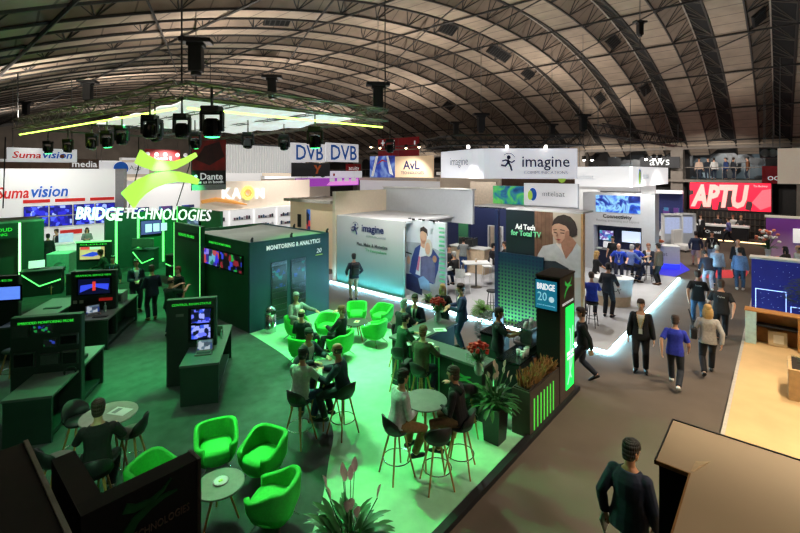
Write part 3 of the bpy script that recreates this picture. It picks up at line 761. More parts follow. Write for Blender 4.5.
for x, y in ((.1,.1),(X2-24.2,.1),(.1,Y0-Y1-.2)): MB().tube([(x,y,zt-zb),(x,y,4.5)],.015,4).build('cable', steel, t)
t, w, h = signbox('hanging_banner', 'dark sign with white aws letters under the balcony beam', 'banner', 'X', 40.5, 640, 680, 157, 168, M('dark_sign',(24,22,24),.6), cables=False); text('aws', whp, t, 0,-.03,h*.5,w=w*.5)
for i, px in enumerate((584,592,646,654,660)):
    Y, d = xplane(px, 33); q = thing('spotlight', 'white spotlight glaring under the far balcony, %s along the row' % ordn(i), 'spotlight', (33,Y,zof(160 if i<2 else 159,d)), -PI/2, 'spotlights by the far balcony')
    MB().lathe([(.09,0),(.16,.22),(.1,.30)],12).build('housing', black, q); MB().ell((0,0,0),.10,.10,.10,10,8).build('lamp', lensw, q); MB().tube([(0,0,.3),(0,0,5)],.012,4).build('cable', steel, q)
t, w, h = signbox('hanging_banner', 'red hanging board with white O C letters beside the large cream board', 'banner', 'X', 33, 762, 781, 166, 183.5, red); text('OC', whp, t, w*.1,-.02,h*.3,w=w*.6,bold=.02)
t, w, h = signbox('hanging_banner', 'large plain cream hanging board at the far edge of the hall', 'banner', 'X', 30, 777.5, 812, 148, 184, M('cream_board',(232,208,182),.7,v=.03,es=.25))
text('A', dkblue, t, w*.44,-.02,h*.6,w=w*.1)
for i, px in enumerate((765,773)):
    Y, d = xplane(px, 32); q = thing('stage_speaker', ('round black stage blower beside the large cream board, farther one','round black stage blower touching the large cream board')[i], 'stage light', (32,Y,zof(153,d)), -PI/2, 'round blowers')
    MB().cb(0,.2,0,.46,.4,.55).build('housing', black, q, bevel=.03); MB().tube([(0,-.02,0),(0,.02,0)],.21,16).build('rim', steel, q); MB().tube([(0,0,.27),(0,0,4)],.015,4).build('cable', steel, q)
# lime arcs and white letters of the green stand, hung from the truss on two slim poles
pL, pR = pt(76,214,19.0), pt(219,206,17.2)
dx = pR - pL; az = math.atan2(dx.y, dx.x); base = (pL+pR)/2; Wt = dx.length
t = thing('stand_lettering', 'white BRIDGE TECHNOLOGIES letters with two lime arcs hanging on slim poles', 'sign', base, az)
let = M('lit_letters', (250,250,250), .4, v=.02, es=1.0, ecol=(255,255,255))
text('BRIDGE', let, t, -Wt*.5+Wt*.178, 0, -.20, w=Wt*.355, h=.56, shear=.2, bold=.022, ext=.02); text('TECHNOLOGIES', let, t, Wt*.5-Wt*.34, 0, -.14, w=Wt*.58, h=.45, shear=.2, bold=-.006, ext=.02)
def arc(pts, w0, w1, name):
    mb = MB(); top, bot = [], []
    n = len(pts)
    for i, (x, z) in enumerate(pts):
        a = Vector(pts[max(i-1,0)]); b = Vector(pts[min(i+1,n-1)]); d = (b-a).normalized(); nn = Vector((-d.y,d.x)); wd = w0 + (w1-w0)*i/(n-1)
        top.append((x+nn.x*wd/2, z+nn.y*wd/2)); bot.append((x-nn.x*wd/2, z-nn.y*wd/2))
    for i in range(n-1): mb.prismy([top[i],top[i+1],bot[i+1],bot[i]], -.05, .05)
    return mb.build(name, M('lime_panel',(196,240,110),.4,v=.04,es=1.0,ecol=(190,245,90)), t)
def uv(px, py):
    # local x,z of a pixel on the sign plane
    k = (px-HX)/F; dirv = Vector((CT + k*ST, ST - k*CT)); n2 = Vector((-math.sin(az), math.cos(az))); s = n2.dot(Vector((base.x,base.y)))/n2.dot(dirv)
    p2 = dirv*s; loc = (p2 - Vector((base.x,base.y))).dot(Vector((math.cos(az),math.sin(az)))); return loc, CH-(py-HZ)*s/F - base.z
arc([uv(*q) for q in ((138,156.5),(145,161),(155,165),(165,166.3),(175,165),(185,161),(196,154.5))], .62, .16, 'upper_arc')
arc([uv(*q) for q in ((128,200.5),(134,193),(142,186.5),(152,181),(165,177.5),(178,176.5),(190,179),(198,182))], .88, .22, 'lower_arc')
for a, b in (((137,165),(127,208)),((188,165),(175,206))):
    (xa, za), (xb, zb) = uv(*a), uv(*b); MB().tube([(xa,.09,TZ-base.z-.36),(xa,.09,za),(xb,.09,zb)],.022,6).build('pole', black, t)
xa, za = uv(3,160); MB().tube([(xa,.1,TZ-base.z-.2),(xa-.15,.1,-.1)],.025,6).build('pole', black, t)
# ================= green stand =================
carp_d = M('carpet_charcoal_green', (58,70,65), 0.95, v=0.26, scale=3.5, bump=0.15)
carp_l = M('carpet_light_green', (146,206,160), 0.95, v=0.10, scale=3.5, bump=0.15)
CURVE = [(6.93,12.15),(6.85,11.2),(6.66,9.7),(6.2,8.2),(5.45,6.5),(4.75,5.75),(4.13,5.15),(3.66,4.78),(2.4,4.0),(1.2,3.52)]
def smooth_curve(c, k=4):
    out = []
    for i in range(len(c)-1):
        p0, p1, p2, p3 = (Vector(c[max(i-1,0)]), Vector(c[i]), Vector(c[i+1]), Vector(c[min(i+2,len(c)-1)]))
        for j in range(k):
            t = j/k; out.append(tuple(.5*((2*p1)+(p2-p0)*t+(2*p0-5*p1+4*p2-p3)*t*t+(3*p1-p0-3*p2+p3)*t**3)))
    return out + [tuple(c[-1])]
cv = smooth_curve(CURVE)
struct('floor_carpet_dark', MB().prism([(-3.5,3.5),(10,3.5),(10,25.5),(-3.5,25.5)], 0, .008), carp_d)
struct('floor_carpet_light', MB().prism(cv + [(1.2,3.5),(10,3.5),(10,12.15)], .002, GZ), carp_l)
struct('trim_400', MB().box(-3.5,10.02,3.38,3.50,0,.09), black)
wallg = M('booth_green_black', (34,54,46), 0.55, v=.12, scale=3); wallgr = M('booth_green', (26,92,58), 0.5, v=.12, scale=2); teal = M('booth_teal', (24,66,76), 0.5, v=.1, scale=2); gtext = M('green_letters', (60,200,70), .5, es=.9, ecol=(50,220,60))
edgel = M('pale_green_edge', (150,235,150), .4, es=1.3, ecol=(120,255,130))
# monitoring room
t = thing('demo_room', 'dark teal demonstration room with fabric roof and MONITORING & ANALYTICS lettering', 'booth', (6.93,12.1,GZ))
MB().box(0,3.07,0,.08,0,2.74).build('front_wall', teal, t); MB().box(0,.08,.08,4.4,0,2.74).build('side_wall', wallgr, t); MB().box(2.99,3.07,.08,4.4,0,2.74).build('end_wall', teal, t); MB().box(.08,2.99,4.32,4.4,0,2.74).build('back_wall', wallgr, t)
rf = MB(); vs = []
for j in range(13):
    for i in range(9): vs.append((.03+3.0*i/8, .03+4.3*j/12, 2.70 - .05*math.sin(PI*i/8)*(1+.5*math.sin(j*1.7))))
rf.add(vs, [(j*9+i,j*9+i+1,j*9+i+10,j*9+i+9) for j in range(12) for i in range(8)]); rf.build('fabric_roof', M('roof_fabric',(120,118,112),.8,v=.15,scale=1), t, smooth=True)
text('MONITORING & ANALYTICS', whp, t, 1.62, -.012, 2.50, w=2.1, h=.15, bold=.03, spacing=1.05); text('20', whp, t, 2.62, -.01, 2.16, w=.22, shear=.2); MB().box(2.48,2.78,-.01,0,2.0,2.02).build('underline', lime, t)
rackm = screen_mat('rack_lights', [(6,8,10),(8,10,12),(20,120,110),(6,8,9),(30,60,140),(5,8,9),(10,14,16)], .9, 9)
for i, x in enumerate((1.02,1.76)):
    d = MB().box(x-.29,x+.29,-.03,.0,.16,2.02).build('rack_door', blackg, t); MB().box(x-.25,x+.25,-.04,-.03,1.2,1.9).build('equipment', rackm, d); s_ = MB()
    for j in range(9): s_.box(x-.26,x+.26,-.05,-.04,.25+.2*j,.262+.2*j)
    s_.build('rack_unit', charcoal, d)
m_ = MB().box(-.05,0,.35,3.3,1.72,2.30).build('screen', blackg, t); MB().box(-.056,-.05,.40,1.75,1.76,2.26).build('picture', screen_mat('bars_screen',[(4,4,8),(8,10,12),(120,30,40),(6,8,10),(30,150,60),(4,6,10),(50,60,190)],1.3,7), m_); MB().box(-.056,-.05,1.85,3.25,1.76,2.26).build('picture', screen_mat('multi_screen',[(50,40,190),(120,110,200),(30,90,70),(40,30,120),(160,60,70),(20,20,60),(90,150,170)],1.4,5), m_)
text('ANALYTICS MONITORING', gtext, t, -.01, 1.9, 2.50, w=1.5, h=.07, rotz=-PI/2)
for i, (x, y) in enumerate(((.1,.05),(1.5,.02),(3.0,.02),(3.0,2))):
    q = thing('clip_light', 'tiny black clip light on the demonstration room roof edge, %s from its near corner' % ordn(i), 'lamp', (6.93+x,12.1+y,GZ+2.74), 0, 'clip lights on the room'); MB().cb(0,0,.04,.06,.06,.08).build('base', black, q); MB().tube([(0,0,.08),(-.03,-.08,.13)],.035,8).build('head', black, q)
# narrow pillar wall behind the room
t = thing('screen_wall', 'green panel wall with pale lit edges joining the demonstration room', 'partition', (6.74,16.1,GZ), -PI/2)
MB().box(-1.1,1.1,0,.16,0,3.0).build('panel', wallgr, t); MB().box(-1.1,-1.06,-.01,0,.0,3.0).build('edge_light', edgel, t); MB().box(1.06,1.1,-.01,0,0,3.0).build('edge_light', edgel, t); MB().box(-.9,.9,-.01,0,2.45,2.75).build('header', wallg, t); text('REMOTE PROBES', gtext, t, 0,-.015,2.6,w=1.3,h=.1)
# back wall of green panels
bw = thing('screen_wall', 'long dark green back wall with pale green light strips and a monitor', 'partition', (6.5,25.2,GZ))
xs = [yplane(q,25.2)[0]-6.5 for q in (105,113,116,138,163,184,193)]
MB().box(xs[0],xs[-1],0,.15,0,2.8).build('panel', wallgr, bw)
MB().box(xs[0],xs[3],-.02,0,0,2.8).build('dark_panel', wallg, bw)
for i in (2,3,4,5): MB().box(xs[i]-.05,xs[i]+.05,-.04,-.02,.05,2.76).build('light_strip', edgel, bw)
a, d = yplane(140,25.1); b, _ = yplane(162,25.1)
s_ = MB().box(a-6.5,b-6.5,-.12,-.03,zof(236,d),zof(221,d)).build('monitor', blackg, bw); MB().box(a-6.45,b-6.55,-.125,-.12,zof(235.3,d),zof(221.7,d)).build('picture', M('screen_violet',(70,60,130),.4,es=.9), s_)
for i in range(3): MB().box(a-6.5+.25+.38*i,a-6.5+.55+.38*i,-.135,-.125,zof(233,d),zof(225,d)).build('tile', M('screen_tile',(200,205,230),.4,es=.9), s_)
bs = thing('screen_wall', 'green side wall with an angled monitor beside the long back wall', 'partition', (10.0,22.6,GZ), -PI/2)
MB().box(-2.5,2.5,0,.12,0,3.0).build('panel', M('booth_bright_green',(30,120,60),.5), bs); s_ = MB().box(-.9,.5,-.15,-.03,1.55,2.5).build('monitor', blackg, bs); MB().box(-.85,.45,-.155,-.15,1.6,2.45).build('picture', screen_mat('list_screen',[(40,44,80),(120,130,170),(30,34,70),(60,70,120)],1.0,4), s_); MB().box(-2.5,-2.44,-.02,0,0,3).build('light_strip', edgel, bs)
# counters with green zigzag light lines
def zig(loc, rz, label, w=1.1, d=.7, h=.95, dev=True, flip=1):
    q = thing('demo_counter', label, 'counter', loc, rz, 'counters with zigzag light lines')
    MB().box(-w/2,w/2,0,d,0,h-.04).build('body', wallg, q, bevel=.01); MB().box(-w/2-.03,w/2+.03,-.03,d+.03,h-.04,h).build('top', M('counter_top',(62,70,66),.4), q, bevel=.008)
    MB().tube([(-flip*w*.46,-.012,h-.12),(-flip*.05,-.012,h*.38),(flip*w*.48,-.012,h*.58)],.018,5).build('light_line', led_green, q)
    return q
zig((*at(41,296)[:2],GZ), rad(-20), 'low dark counter with a zigzag green light beside the grey-roofed corner tower', 1.3, .6, 1.0)
zig((*at(176,277)[:2],GZ), rad(-60), 'dark counter with a slanted green light line below the angled monitor', 1.1, .7, 1.0, flip=-1)
zig((*at(180,290)[:2],GZ), rad(-60), 'second dark counter with a slanted green light, closer to the raised arm', 1.0, .6, .95, flip=-1)
zig((*at(143,272)[:2],GZ), rad(-40), 'small green counter with a pale slanted light under the monitor on the back wall', 1.0, .6, 1.1)
q = thing('small_monitor', 'silver monitor facing away on the counter at the back wall', 'monitor', (*at(143,272)[:2],GZ+1.1), rad(140)); MB().box(-.5,.5,-.03,.03,.12,.55).build('screen', alu, q, bevel=.02); MB().box(-.3,.3,-.06,-.02,.2,.5).build('back_shell', charcoal, q); MB().cyl(0,0,0,.14,.05).cb(0,0,.012,.4,.22,.024).build('stand', steel, q)
# corner tower
t = thing('corner_tower', 'dark green corner tower with grey roof and a tall bright green edge', 'booth', (3.2,23.6,GZ))
MB().box(0,.78,0,2.2,0,2.8).box(-2.6,0,.5,2.2,0,2.8).build('walls', wallg, t); MB().box(-2.62,.80,-.02,2.22,2.8,2.86).build('roof', M('roof_grey',(110,110,106),.8), t); MB().box(-.05,.02,-.05,0,0,2.8).build('edge_light', M('edge_light_bright',(190,255,190),es=3.2,ecol=(150,255,150)), t); MB().box(-2.6,-.06,-.04,.5,2.2,2.8).build('header', wallg, t)
text('HYBRID CLOUD', gtext, t, -1.0,-.05,2.55,w=1.5,h=.14); text('MONITORING', gtext, t, -1.0,-.05,2.36,w=1.2,h=.1)
# demo pods: long desk with a header panel across its middle
def pod(loc, rz, label, w=.74, L=2.35, ph=2.0, pw=1.25, pyy=1.0, words='VIDEO', kind=0, off=-.12):
    q = thing('demo_pod', label, 'demo desk', (loc[0],loc[1],GZ), rz, 'demo pods')
    MB().box(0,w,0,.06,0,.81).box(0,w,L-.06,L,0,.81).box(.05,w-.05,.06,L-.06,.05,.12).box(w*.45,w*.55,.06,L-.06,.1,.81).build('desk_body', wallg, q)
    MB().box(-.02,w+.02,-.02,L+.02,.81,.86).build('desk_top', M('desk_top',(88,94,90),.45,v=.08), q, bevel=.006)
    x0 = off; p = MB().box(x0,x0+pw,pyy,pyy+.16,0,ph).build('header_panel', wallg, q, bevel=.01)
    MB().box(x0+.02,x0+pw-.02,pyy-.005,pyy,.02,ph-.02).build('panel_face', M('panel_face',(34,40,38),.5), p)
    text(words, gtext, p, x0+pw*.5, pyy-.012, ph-.12, w=pw*.78, h=.05)
    return q, x0, pw, pyy, ph
def laptop(x, y, z, rz, label, scol=(200,205,210), open_=1.9):
    q = thing('laptop', label, 'laptop', (x,y,z), rz)
    MB().cb(0,0,.012,.34,.24,.024).build('base', alu, q, bevel=.005); MB().cb(0,-.02,.026,.28,.11,.004).build('keyboard', black, q)
    l = MB().cb(0,.11,0,.34,.012,.22); l.v = [(x_, .12+(y_-.11)+ (z_+.11)*.25, .024+(z_+.11)) for x_, y_, z_ in l.v]; l.build('lid', alu, q)
    s_ = MB().cb(0,.11,0,.31,.002,.19); s_.v = [(x_, .111+(y_-.11)+(z_+.11)*.25, .026+(z_+.11)) for x_, y_, z_ in s_.v]; s_.build('screen', screen_mat('laptop_screen',[(60,70,90),(170,180,190),(40,60,120),(90,110,130)],1.0,9), q)
    return q
RZ = rad(-34)
Rm = Matrix.Rotation(RZ,3,'Z')
def loc_on(o, rz, x, y, z): v = Matrix.Rotation(rz,3,'Z') @ Vector((x,y,0)); return (o[0]+v.x, o[1]+v.y, z)
scrD = screen_mat('pod_screen_blue',[(30,36,160),(90,100,220),(8,10,30),(40,70,190),(130,140,220),(14,16,50)],1.6,11)
# pod D
oD = (3.80,9.38); q, x0, pw, py_, ph = pod(oD, RZ, 'green demo desk with tall panel and two stacked blue screens beside the dark carpet', words='CONTROL ROOM STATUS', pw=1.06, off=-.50, ph=1.97); fr = MB().box(x0+.46,x0+1.0,py_-.03,py_,.98,1.76).build('screen_frame', blackg, q, bevel=.01)
for z0 in (1.05,1.41): MB().box(x0+.53,x0+.93,py_-.035,py_-.03,z0,z0+.31).build('screen', scrD, fr)
MB().box(x0+.2,x0+.36,py_-.012,py_,1.58,1.64).build('plate', steel, q)
l = laptop(*loc_on(oD,RZ,.36,.55,GZ+.86), RZ, 'open grey laptop on the green desk before the stacked blue screens'); laptop(*loc_on(oD,RZ,.45,1.75,GZ+.86), RZ+PI, 'black laptop behind the panel of the stacked blue screens')
q = thing('drink_bottle','small clear bottle standing behind the panel with stacked screens','bottle',loc_on(oD,RZ,.62,1.4,GZ+.86)); MB().lathe([(.03,0),(.032,.12),(.014,.16),(.014,.19)],10).build('glass', M('clear_plastic',(190,220,210),.1,alpha=.6), q); MB().cyl(0,0,.19,.205,.016).build('cap', white, q)
# pod A
oA = (1.16,10.32); q, x0, pw, py_, ph = pod(oA, RZ, 'near black demo desk with racks of small devices on its panel', words='EMBEDDED MONITORING PROBE', pw=1.22, off=-.42, ph=2.0, pyy=1.05)
dv = screen_mat('device_face',[(10,12,14),(14,16,18),(10,10,12),(40,60,160),(12,14,14),(30,140,60),(16,18,18)],1.0,22)
for i, (xa, za, wd, hh, mm) in enumerate(((.05,1.62,.28,.24,charcoal),(.40,1.66,.34,.20,dv),(.58,1.38,.24,.18,dv),(.86,1.40,.32,.22,blackg),(.08,1.02,.36,.30,blackg),(.52,1.02,.34,.24,steel),(.9,1.0,.28,.28,blackg))):
    dd = MB().box(x0+xa,x0+xa+wd,py_-.07,py_,za,za+hh).build('device', charcoal, q, bevel=.01); MB().box(x0+xa+.02,x0+xa+wd-.02,py_-.074,py_-.07,za+.03,za+hh-.03).build('device_face', mm, dd)
q2 = thing('headphones','black headphones on the near black demo desk beside the device panel','headphones',loc_on(oA,RZ,.66,.9,GZ+.86)); MB().tube([(.09*math.cos(a),0,.04+.09*math.sin(a)) for a in [rad(k) for k in range(0,181,15)]],.012,6).build('band', black, q2)
for sx in (-.09,.09): MB().cb(sx,0,.045,.03,.07,.08).build('ear_cup', black, q2, bevel=.012)
q2 = thing('switch_box','flat grey device on the near black demo desk behind the panel','device',loc_on(oA,RZ,.5,1.6,GZ+.86),RZ); MB().cb(0,0,.04,.34,.24,.08).build('case', charcoal, q2, bevel=.01); MB().cb(0,-.122,.04,.28,.006,.05).build('port_row', blackg, q2)
# pod B
oB = (3.05,14.36); q, x0, pw, py_, ph = pod(oB, RZ, 'dark demo desk with a blue flag picture on its screen and an open laptop', words='GRAPHICAL SERVICE VIEW', pw=1.16, off=-.46, L=2.5, w=.8, pyy=.95); fr = MB().box(x0+.16,x0+1.04,py_-.03,py_,1.30,1.82).build('screen_frame', blackg, q); MB().box(x0+.20,x0+1.0,py_-.034,py_-.03,1.34,1.78).build('screen', M('screen_night',(16,20,60),.3,es=.6), fr)
art(fr, 1, 1, [(M('flag_blue',(50,70,220),.4,es=1.2),[(x0+.74,1.40),(x0+1.10,1.55),(x0+1.46,1.44),(x0+1.48,1.62),(x0+1.12,1.64),(x0+.76,1.6)]),(M('flag_red',(220,60,50),.4,es=1),[(x0+1.06,1.44),(x0+1.14,1.44),(x0+1.14,1.70),(x0+1.06,1.70)])], 'flag_picture', y=py_-.040)
MB().box(x0+.72,x0+1.06,py_-.02,py_,1.12,1.2).build('red_plate', redp, q)
for i in range(2): MB().box(x0+.06+.16*i,x0+.16+.16*i,py_-.01,py_,1.08,1.17).build('small_plate', M('plate_grey',(180,180,176),.5), q)
laptop(*loc_on(oB,RZ,.30,.45,GZ+.86), RZ+.5, 'open laptop on the desk below the blue flag picture')
k2 = thing('drink_bottle','small clear bottle beside the laptop below the blue flag picture','bottle',loc_on(oB,RZ,.5,.7,GZ+.86)); MB().lathe([(.035,0),(.037,.16),(.016,.2),(.016,.24)],10).build('glass', MATS['clear_plastic'], k2); MB().cyl(0,0,.24,.26,.018).build('cap', white, k2)
k2 = thing('keyboard','flat black keyboard on the desk edge below the blue flag picture','keyboard',loc_on(oB,RZ,.55,.22,GZ+.86),RZ); MB().cb(0,0,.012,.36,.13,.024).build('case', black, k2, bevel=.005); MB().cb(0,0,.026,.33,.1,.004).build('key', charcoal, k2)
k2 = thing('service_box','large grey box standing on the desk behind the blue flag picture','box',loc_on(oB,RZ,.45,1.7,GZ+.86),RZ); MB().cb(0,0,.16,.5,.45,.32).build('case', M('box_grey',(126,128,128),.5), k2, bevel=.015); MB().cb(0,-.23,.16,.4,.012,.2).build('front_panel', charcoal, k2)
# pod C
oC = (1.65,15.2); q, x0, pw, py_, ph = pod(oC, RZ, 'dark demo desk with papers at the picture edge and a small blue screen', words='PROBES', pw=1.25, off=-1.30, L=2.7, w=.85, pyy=.95); fr = MB().box(x0+.5,x0+1.35,py_-.03,py_,1.30,1.75).build('screen_frame', blackg, q); MB().box(x0+.55,x0+1.3,py_-.035,py_-.03,1.35,1.7).build('screen', M('screen_sky',(90,130,230),.3,es=1.2), fr)
for i, (x, y, a) in enumerate(((.25,.25,.2),(.45,.35,-.3))):
    k2 = thing('leaflet', ('white leaflet lying at the front of the desk with the small blue screen','second white leaflet overlapping on the desk with the small blue screen')[i],'paper',loc_on(oC,RZ,x,y,GZ+.862+.003*i),RZ+a); MB().cb(0,0,.001,.21,.30,.002).build('sheet', white, k2); MB().cb(0,.08,.0025,.15,.06,.001).build('print', grp, k2)
k2 = thing('keyboard','black keyboard on the long desk beside the small blue screen','keyboard',loc_on(oC,RZ,.5,1.55,GZ+.86),RZ); MB().cb(0,0,.012,.42,.15,.024).build('case', black, k2); MB().cb(0,0,.026,.38,.11,.004).build('key', charcoal, k2)
# pod E
oE = (*at(66,296)[:2],); q, x0, pw, py_, ph = pod(oE, RZ, 'green desk with a framed racing-car picture facing the grey-topped plinth', words='CLOUD', pw=1.25, off=.05, L=1.9, w=1.1, pyy=.75); MB().box(x0-.03,x0+pw+.03,py_-.03,py_-.006,ph-.03,ph+.03).build('frame_edge', edgel, q); fr = MB().box(x0+.12,x0+pw-.2,py_-.03,py_,1.25,1.8).build('screen_frame', blackg, q); MB().box(x0+.14,x0+pw-.22,py_-.034,py_-.03,1.27,1.78).build('screen', M('track_tan',(200,160,120),.4,es=.9), fr)
art(fr,1,1,[(M('car_blue',(40,60,200),.4,es=1),[(x0+.66,1.42),(x0+1.1,1.38),(x0+1.5,1.5),(x0+1.1,1.58)]),(M('banner_pic',(220,60,70),.4,es=.9),[(x0+.66,1.68),(x0+1.0,1.68),(x0+1.0,1.78),(x0+.66,1.78)]),(whp,[(x0+1.0,1.68),(x0+1.4,1.68),(x0+1.4,1.78),(x0+1.0,1.78)])],'racing_picture',y=py_-.040)
k2 = thing('plinth','plain grey plinth block standing behind the zigzag-lit counter','plinth',(*at(57,283)[:2],GZ),RZ); MB().box(-.4,.45,0,.8,0,1.25).build('body', M('plinth_grey',(130,130,128),.6), k2, bevel=.01); MB().box(-.4,.45,0,.8,1.25,1.28).build('top', offwhite, k2)
k2 = thing('tablet','white tablet tilted on a stand on the zigzag-lit counter','tablet',loc_on(at(41,296),rad(-20),-.2,.35,GZ+1.0),rad(-10)); MB().cb(0,0,.2,.5,.03,.3,0,Matrix.Rotation(-.5,3,'X')).build('screen', wsign, k2); MB().cb(0,.06,.05,.2,.12,.1).build('stand', black, k2)
# bin
k2 = thing('waste_bin','polished steel bullet-shaped bin against the teal demonstration room','bin',(7.42,11.75,GZ)); MB().lathe([(.17,0),(.175,.03),(.175,.55)],24).build('body', chrome, k2, smooth=True); MB().lathe([(.175,.56),(.17,.65),(.13,.74),(.06,.79),(.01,.8)],24).build('dome_lid', chrome, k2, smooth=True); MB().cb(0,-.165,.62,.16,.03,.1).build('flap', blackg, k2)
# storage walls at the near edge
t = thing('storage_wall','tall black stand wall with dim green arcs and TECHNOLOGIES lettering near the camera','partition',(0,3.4,GZ))
MB().box(.76,1.52,0,.15,0,2.66).build('panel', M('velvet_black',(16,15,15),.8), t)
MB().box(.76,.91,.15,.85,0,2.66).build('return_panel', M('velvet_brown',(30,25,22),.8), t)
MB().box(1.505,1.53,-.01,.16,0,2.665).build('edge_post', M('edge_post',(70,60,52),.5), t)
dimg = M('dim_green', (22,92,44), .6)
def sw(t, c, s, y, m):
    for k3, (pts, w0, w1) in enumerate((([(-.5,.22),(-.3,.12),(0,.1),(.25,.2),(.42,.38)],.20,.03),([(-.5,-.42),(-.3,-.14),(0,.0),(.3,.06),(.55,.05)],.24,.04))):
        mb = MB(); n = len(pts); T, B = [], []
        for i, (x, z) in enumerate(pts):
            a = Vector(pts[max(i-1,0)]); b = Vector(pts[min(i+1,n-1)]); d = (b-a).normalized(); nn = Vector((-d.y,d.x)); wd = w0+(w1-w0)*i/(n-1)
            T.append((c[0]+(x+nn.x*wd/2)*s, c[1]+(z+nn.y*wd/2)*s)); B.append((c[0]+(x-nn.x*wd/2)*s, c[1]+(z-nn.y*wd/2)*s))
        for i in range(n-1): mb.prismy([T[i],T[i+1],B[i+1],B[i]], y, y+.012)
        mb.build('arc_mark', m, t)
sw(t, (1.17,2.50), .33, -.014, dimg)
text('BRIDGE TECHNOLOGIES', M('dim_letters',(120,104,88),.6), t, 1.13,-.012,2.345,w=.62,h=.055)
t = thing('storage_roof','dark brown flat store-room roof with a metal edge strip at the near corner','partition',(-2.4,1.6,GZ)); MB().box(0,3.06,0,3.05,0,2.68).build('body', M('velvet_brown',(44,36,30),.8), t); MB().box(3.05,3.08,0,3.05,2.64,2.695).build('edge_strip', M('edge_metal',(120,124,120),.35,.6), t)
# ================= bar =================
bartop = M('bar_top',(92,96,94),.35,v=.06); barb = M('bar_body',(24,28,27),.5)
t = thing('bar_counter','L-shaped dark bar counter with green slat front and lime arc mark','bar counter',(7.4,4.35,GZ))
MB().box(.05,.47,.03,2.4,0,1.04).build('long_body', barb, t); MB().box(.47,1.78,1.85,2.4,0,1.04).build('short_body', barb, t)
MB().prism([(0,0),(.52,0),(.52,1.78),(1.82,1.78),(1.82,2.46),(0,2.46)],1.04,1.09).build('worktop', bartop, t, bevel=.006)
sl = MB()
for i in range(11): sl.box(.035,.05,1.05+.115*i,1.075+.115*i,.08,.98)
sl.build('slat', M('slat_green',(40,140,66),.5,es=.12), t)
MB().box(.47,.475,.1,1.85,.1,1.0).box(.475,1.78,1.845,1.85,.1,1.0).build('inner_panel', M('teal_panel',(20,64,76),.5), t)
h_ = bpy.data.objects.new('mark_holder', None)
bpy.data.objects.remove(h_)
mk = MB()
for pts in ([(.72,.93),(.62,.80),(.42,.76),(.28,.80)],[(.75,.55),(.60,.67),(.40,.72),(.25,.70)]):
    for i in range(len(pts)-1):
        (a, z1), (b, z2) = pts[i], pts[i+1]; hw = .05-.012*i
        mk.add([(.04,a,z1-hw),(.04,b,z2-hw+.012),(.04,b,z2+hw-.012),(.04,a,z1+hw)],[(0,1,2,3)])
mk.build('arc_mark', M('arc_green',(40,150,60),.5,es=.25), t)
o = text('BRIDGE TECHNOLOGIES', grp, t, .04,.5,.40,w=.6,h=.06,rotz=-PI/2)
# coffee station, totem and planter
t = thing('totem','tall dark totem with teal BRIDGE 20 screen and a bright green display','totem',(8.97,3.44,GZ))
MB().box(0,.83,0,.5,0,2.66).build('column', M('totem_black',(20,19,18),.6), t); MB().box(-.005,.83,-.012,0,0,2.66).build('front_board', M('totem_brown',(74,62,54),.6), t); MB().box(-.02,.85,-.02,.52,2.66,2.70).build('cap', M('totem_cap',(58,48,42),.7), t)
f = MB().box(.30,.74,-.03,-.012,.25,2.0).build('display', M('display_green',(30,200,80),.4,es=1.5,ecol=(20,225,80)), t)
dd = MB()
dd.tube([(.45+.08*math.cos(a),-.034,1.25+.28*math.sin(a)) for a in [rad(k) for k in range(-80,100,20)]],.018,5); dd.tube([(.58+.1*math.cos(a),-.034,.75+.3*math.sin(a)) for a in [rad(k) for k in range(100,280,20)]],.02,5); dd.tube([(.36,-.034,.36),(.6,-.034,.75),(.66,-.034,1.55)],.012,5); dd.build('arc_mark', M('display_pale',(140,250,170),.4,es=1.5), f)
text('BRIDGE', let, f, .52,-.034,1.0,w=.36,h=.08,bold=.02); text('TECHNOLOGIES', let, f, .52,-.034,.9,w=.36,h=.05)
text('BRIDGE TECHNOLOGIES', whp, t, .42,-.02,2.1,w=.62,h=.05,roll=0.0)
lg = MB()
for pts in ([(.26,2.54),(.40,2.46),(.56,2.50),(.66,2.60)],[(.22,2.24),(.34,2.38),(.50,2.44),(.66,2.42)]):
    for i in range(3):
        (a, z1), (b, z2) = pts[i], pts[i+1]; hw = .045-.012*i; lg.add([(a,-.016,z1-hw),(b,-.016,z2-hw+.012),(b,-.016,z2+hw-.012),(a,-.016,z1+hw)],[(0,1,2,3)])
lg.build('arc_mark', M('logo_green',(40,190,70),.5,es=.5), t)
f = MB().box(-.05,-.01,.02,.52,1.98,2.62).build('screen', blackg, t); MB().box(-.056,-.05,.04,.50,2.0,2.60).build('picture', M('screen_teal',(30,120,150),.3,es=.8,ecol=(24,110,140)), f)
text('BRIDGE', let, f, -.06,.27,2.47,w=.38,h=.13,bold=.008,rotz=-PI/2); text('20', M('pale_blue_ink',(150,215,230),.5,es=.7), f, -.06,.35,2.26,w=.2,h=.18,rotz=-PI/2); MB().ell((-.058,.15,2.22),.006,.06,.06,10,6).build('globe_mark', M('globe_ink',(190,225,235),.5,es=.8), f); text('years of monitoring', M('pale_blue_ink',(150,215,230)), f, -.06,.27,2.08,w=.38,h=.03,rotz=-PI/2)
t = thing('planter_wall','low brown planter wall with vertical green light slots at the aisle kerb','planter',(7.55,3.44,GZ)); MB().box(0,1.40,0,.36,0,.84).build('body', M('planter_brown',(66,56,48),.6), t)
for i in range(7): MB().box(.16+.15*i,.185+.15*i,-.012,0,.10,.68).build('light_slot', M('slot_green',(70,190,60),.5,es=1.1), t)
MB().box(.03,1.37,.03,.33,.84,.86).build('soil', M('soil',(44,34,26),.9), t)
hm = MB(); hs = MB()
